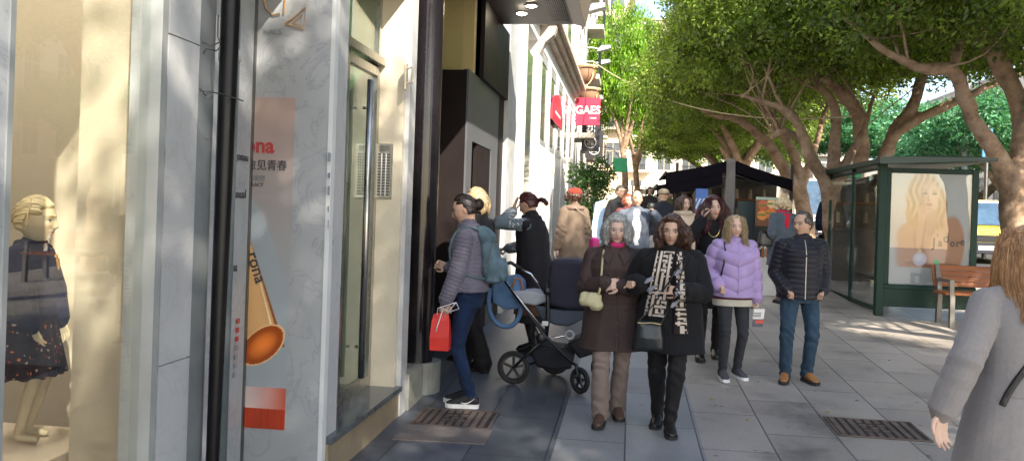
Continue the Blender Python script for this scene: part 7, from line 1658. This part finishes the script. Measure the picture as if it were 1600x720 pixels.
walker(1.80, 1296, 19.5, PI-.4, 'person in navy jacket standing behind the tree beside the shelter', (.012, .018, .045), (.02, .025, .04), H_dark, 'short', seed=70, vox=.010)
walker(1.70, 998, 34, 0.1, 'far pedestrian in white shirt at the end of the street', (.6, .6, .58), (.05, .05, .06), H_dark, 'short', seed=71, vox=.016)
# ---------------------------------------------------------------- child mannequin in the shop window
mc = AY(46, 500, 3.36)
MN = Fig(1.03, (mc[0], 3.36), 1.72, name='child_mannequin', z=pz, label='cream child mannequin in navy floral sweatshirt and dotted skirt in the shop window', cat='mannequin', skin=(.60, .50, .33), lips=(.50, .20, .12), brow=(.30, .20, .08), iris=(.12, .09, .05), vox=.004, kh=1.46, sh=.150, wide=1.0,
        feet=((-.08, -.02, -.05, 0), (.09, .0, .1, 0)), hands=(V3(-.17, -.12, .86), V3(.16, -.16, .84)), elbows=((-1, .6, -.1), (1, .6, -.1)), head=(.1, .02, 0), handpose=('relax', 'relax'))
MN.hc = MN.hc+V3(0, -.01, .035); MN.build_body()
nvy = cloth('sweat_navy', (.014, .015, .035)); sw = MN.top('sweatshirt', nvy, t=.048, hem=.90, collar=.0, ops=(MN.folds(.006, 14),), puff=.03, cuff=.9, ends=.06)
def dots(V, N): return V[:, 0]*0
sk = skirt(MN, 'skirt', None, .96, .50, .10, t=.045, pleats=14); me = sk.data; V = getco(me); rr_ = np.random.RandomState(2); n = len(V); a = wav(V, 210, 7); b = wav(V, 190, 11); col = np.tile([.020, .012, .016], (n, 1)); col[a > 1.0] = (.50, .14, .04); col[b > 1.05] = (.42, .30, .22); col[(a < -1.1)] = (.28, .02, .03); vcol_attr(me, col); me.materials.clear(); me.materials.append(cloth('skirt_print', (1, 1, 1), vcol=True))
band(MN, 'collar', cloth('collar_white', (.66, .62, .52)), 1.435, .072, .066, .020)
S_ = Surf(sw); k = MN.k; q = MB()
for i in range(16):
    a = i*2.4; r = .010*math.sqrt(i); x = .085+r*math.cos(a); z = 1.315+r*1.3*math.sin(a); p = S_.y(x*k, z*k, -1, .003)
    if p is not None: q.sphere(tuple(p), .0065+.002*(i % 3), 8, 5, (1, .4, 1))
q.build('embroidery', mat('embroidery', (.62, .32, .12), rough=.6, var=.5, scale=60), MN.root)
MN.hair(mat('mannequin_hair', (.58, .46, .26), rough=.5, var=.08), 'tied', length=.02, vol=.9, seed=44, nl=160, fringe=.15, bun=(0, .10, -.03, .045))
q = MB(); q.tube([tuple(MN.hc*k+np.array([.088*MN.kh*k*math.sin(t), -.008, .118*MN.kh*k*math.cos(t)])) for t in np.linspace(-1.5, 1.5, 18)], .008*k*1.3, 8, flat=.6); q.build('hairband', mat('hairband', (.66, .52, .28), rough=.5), MN.root)
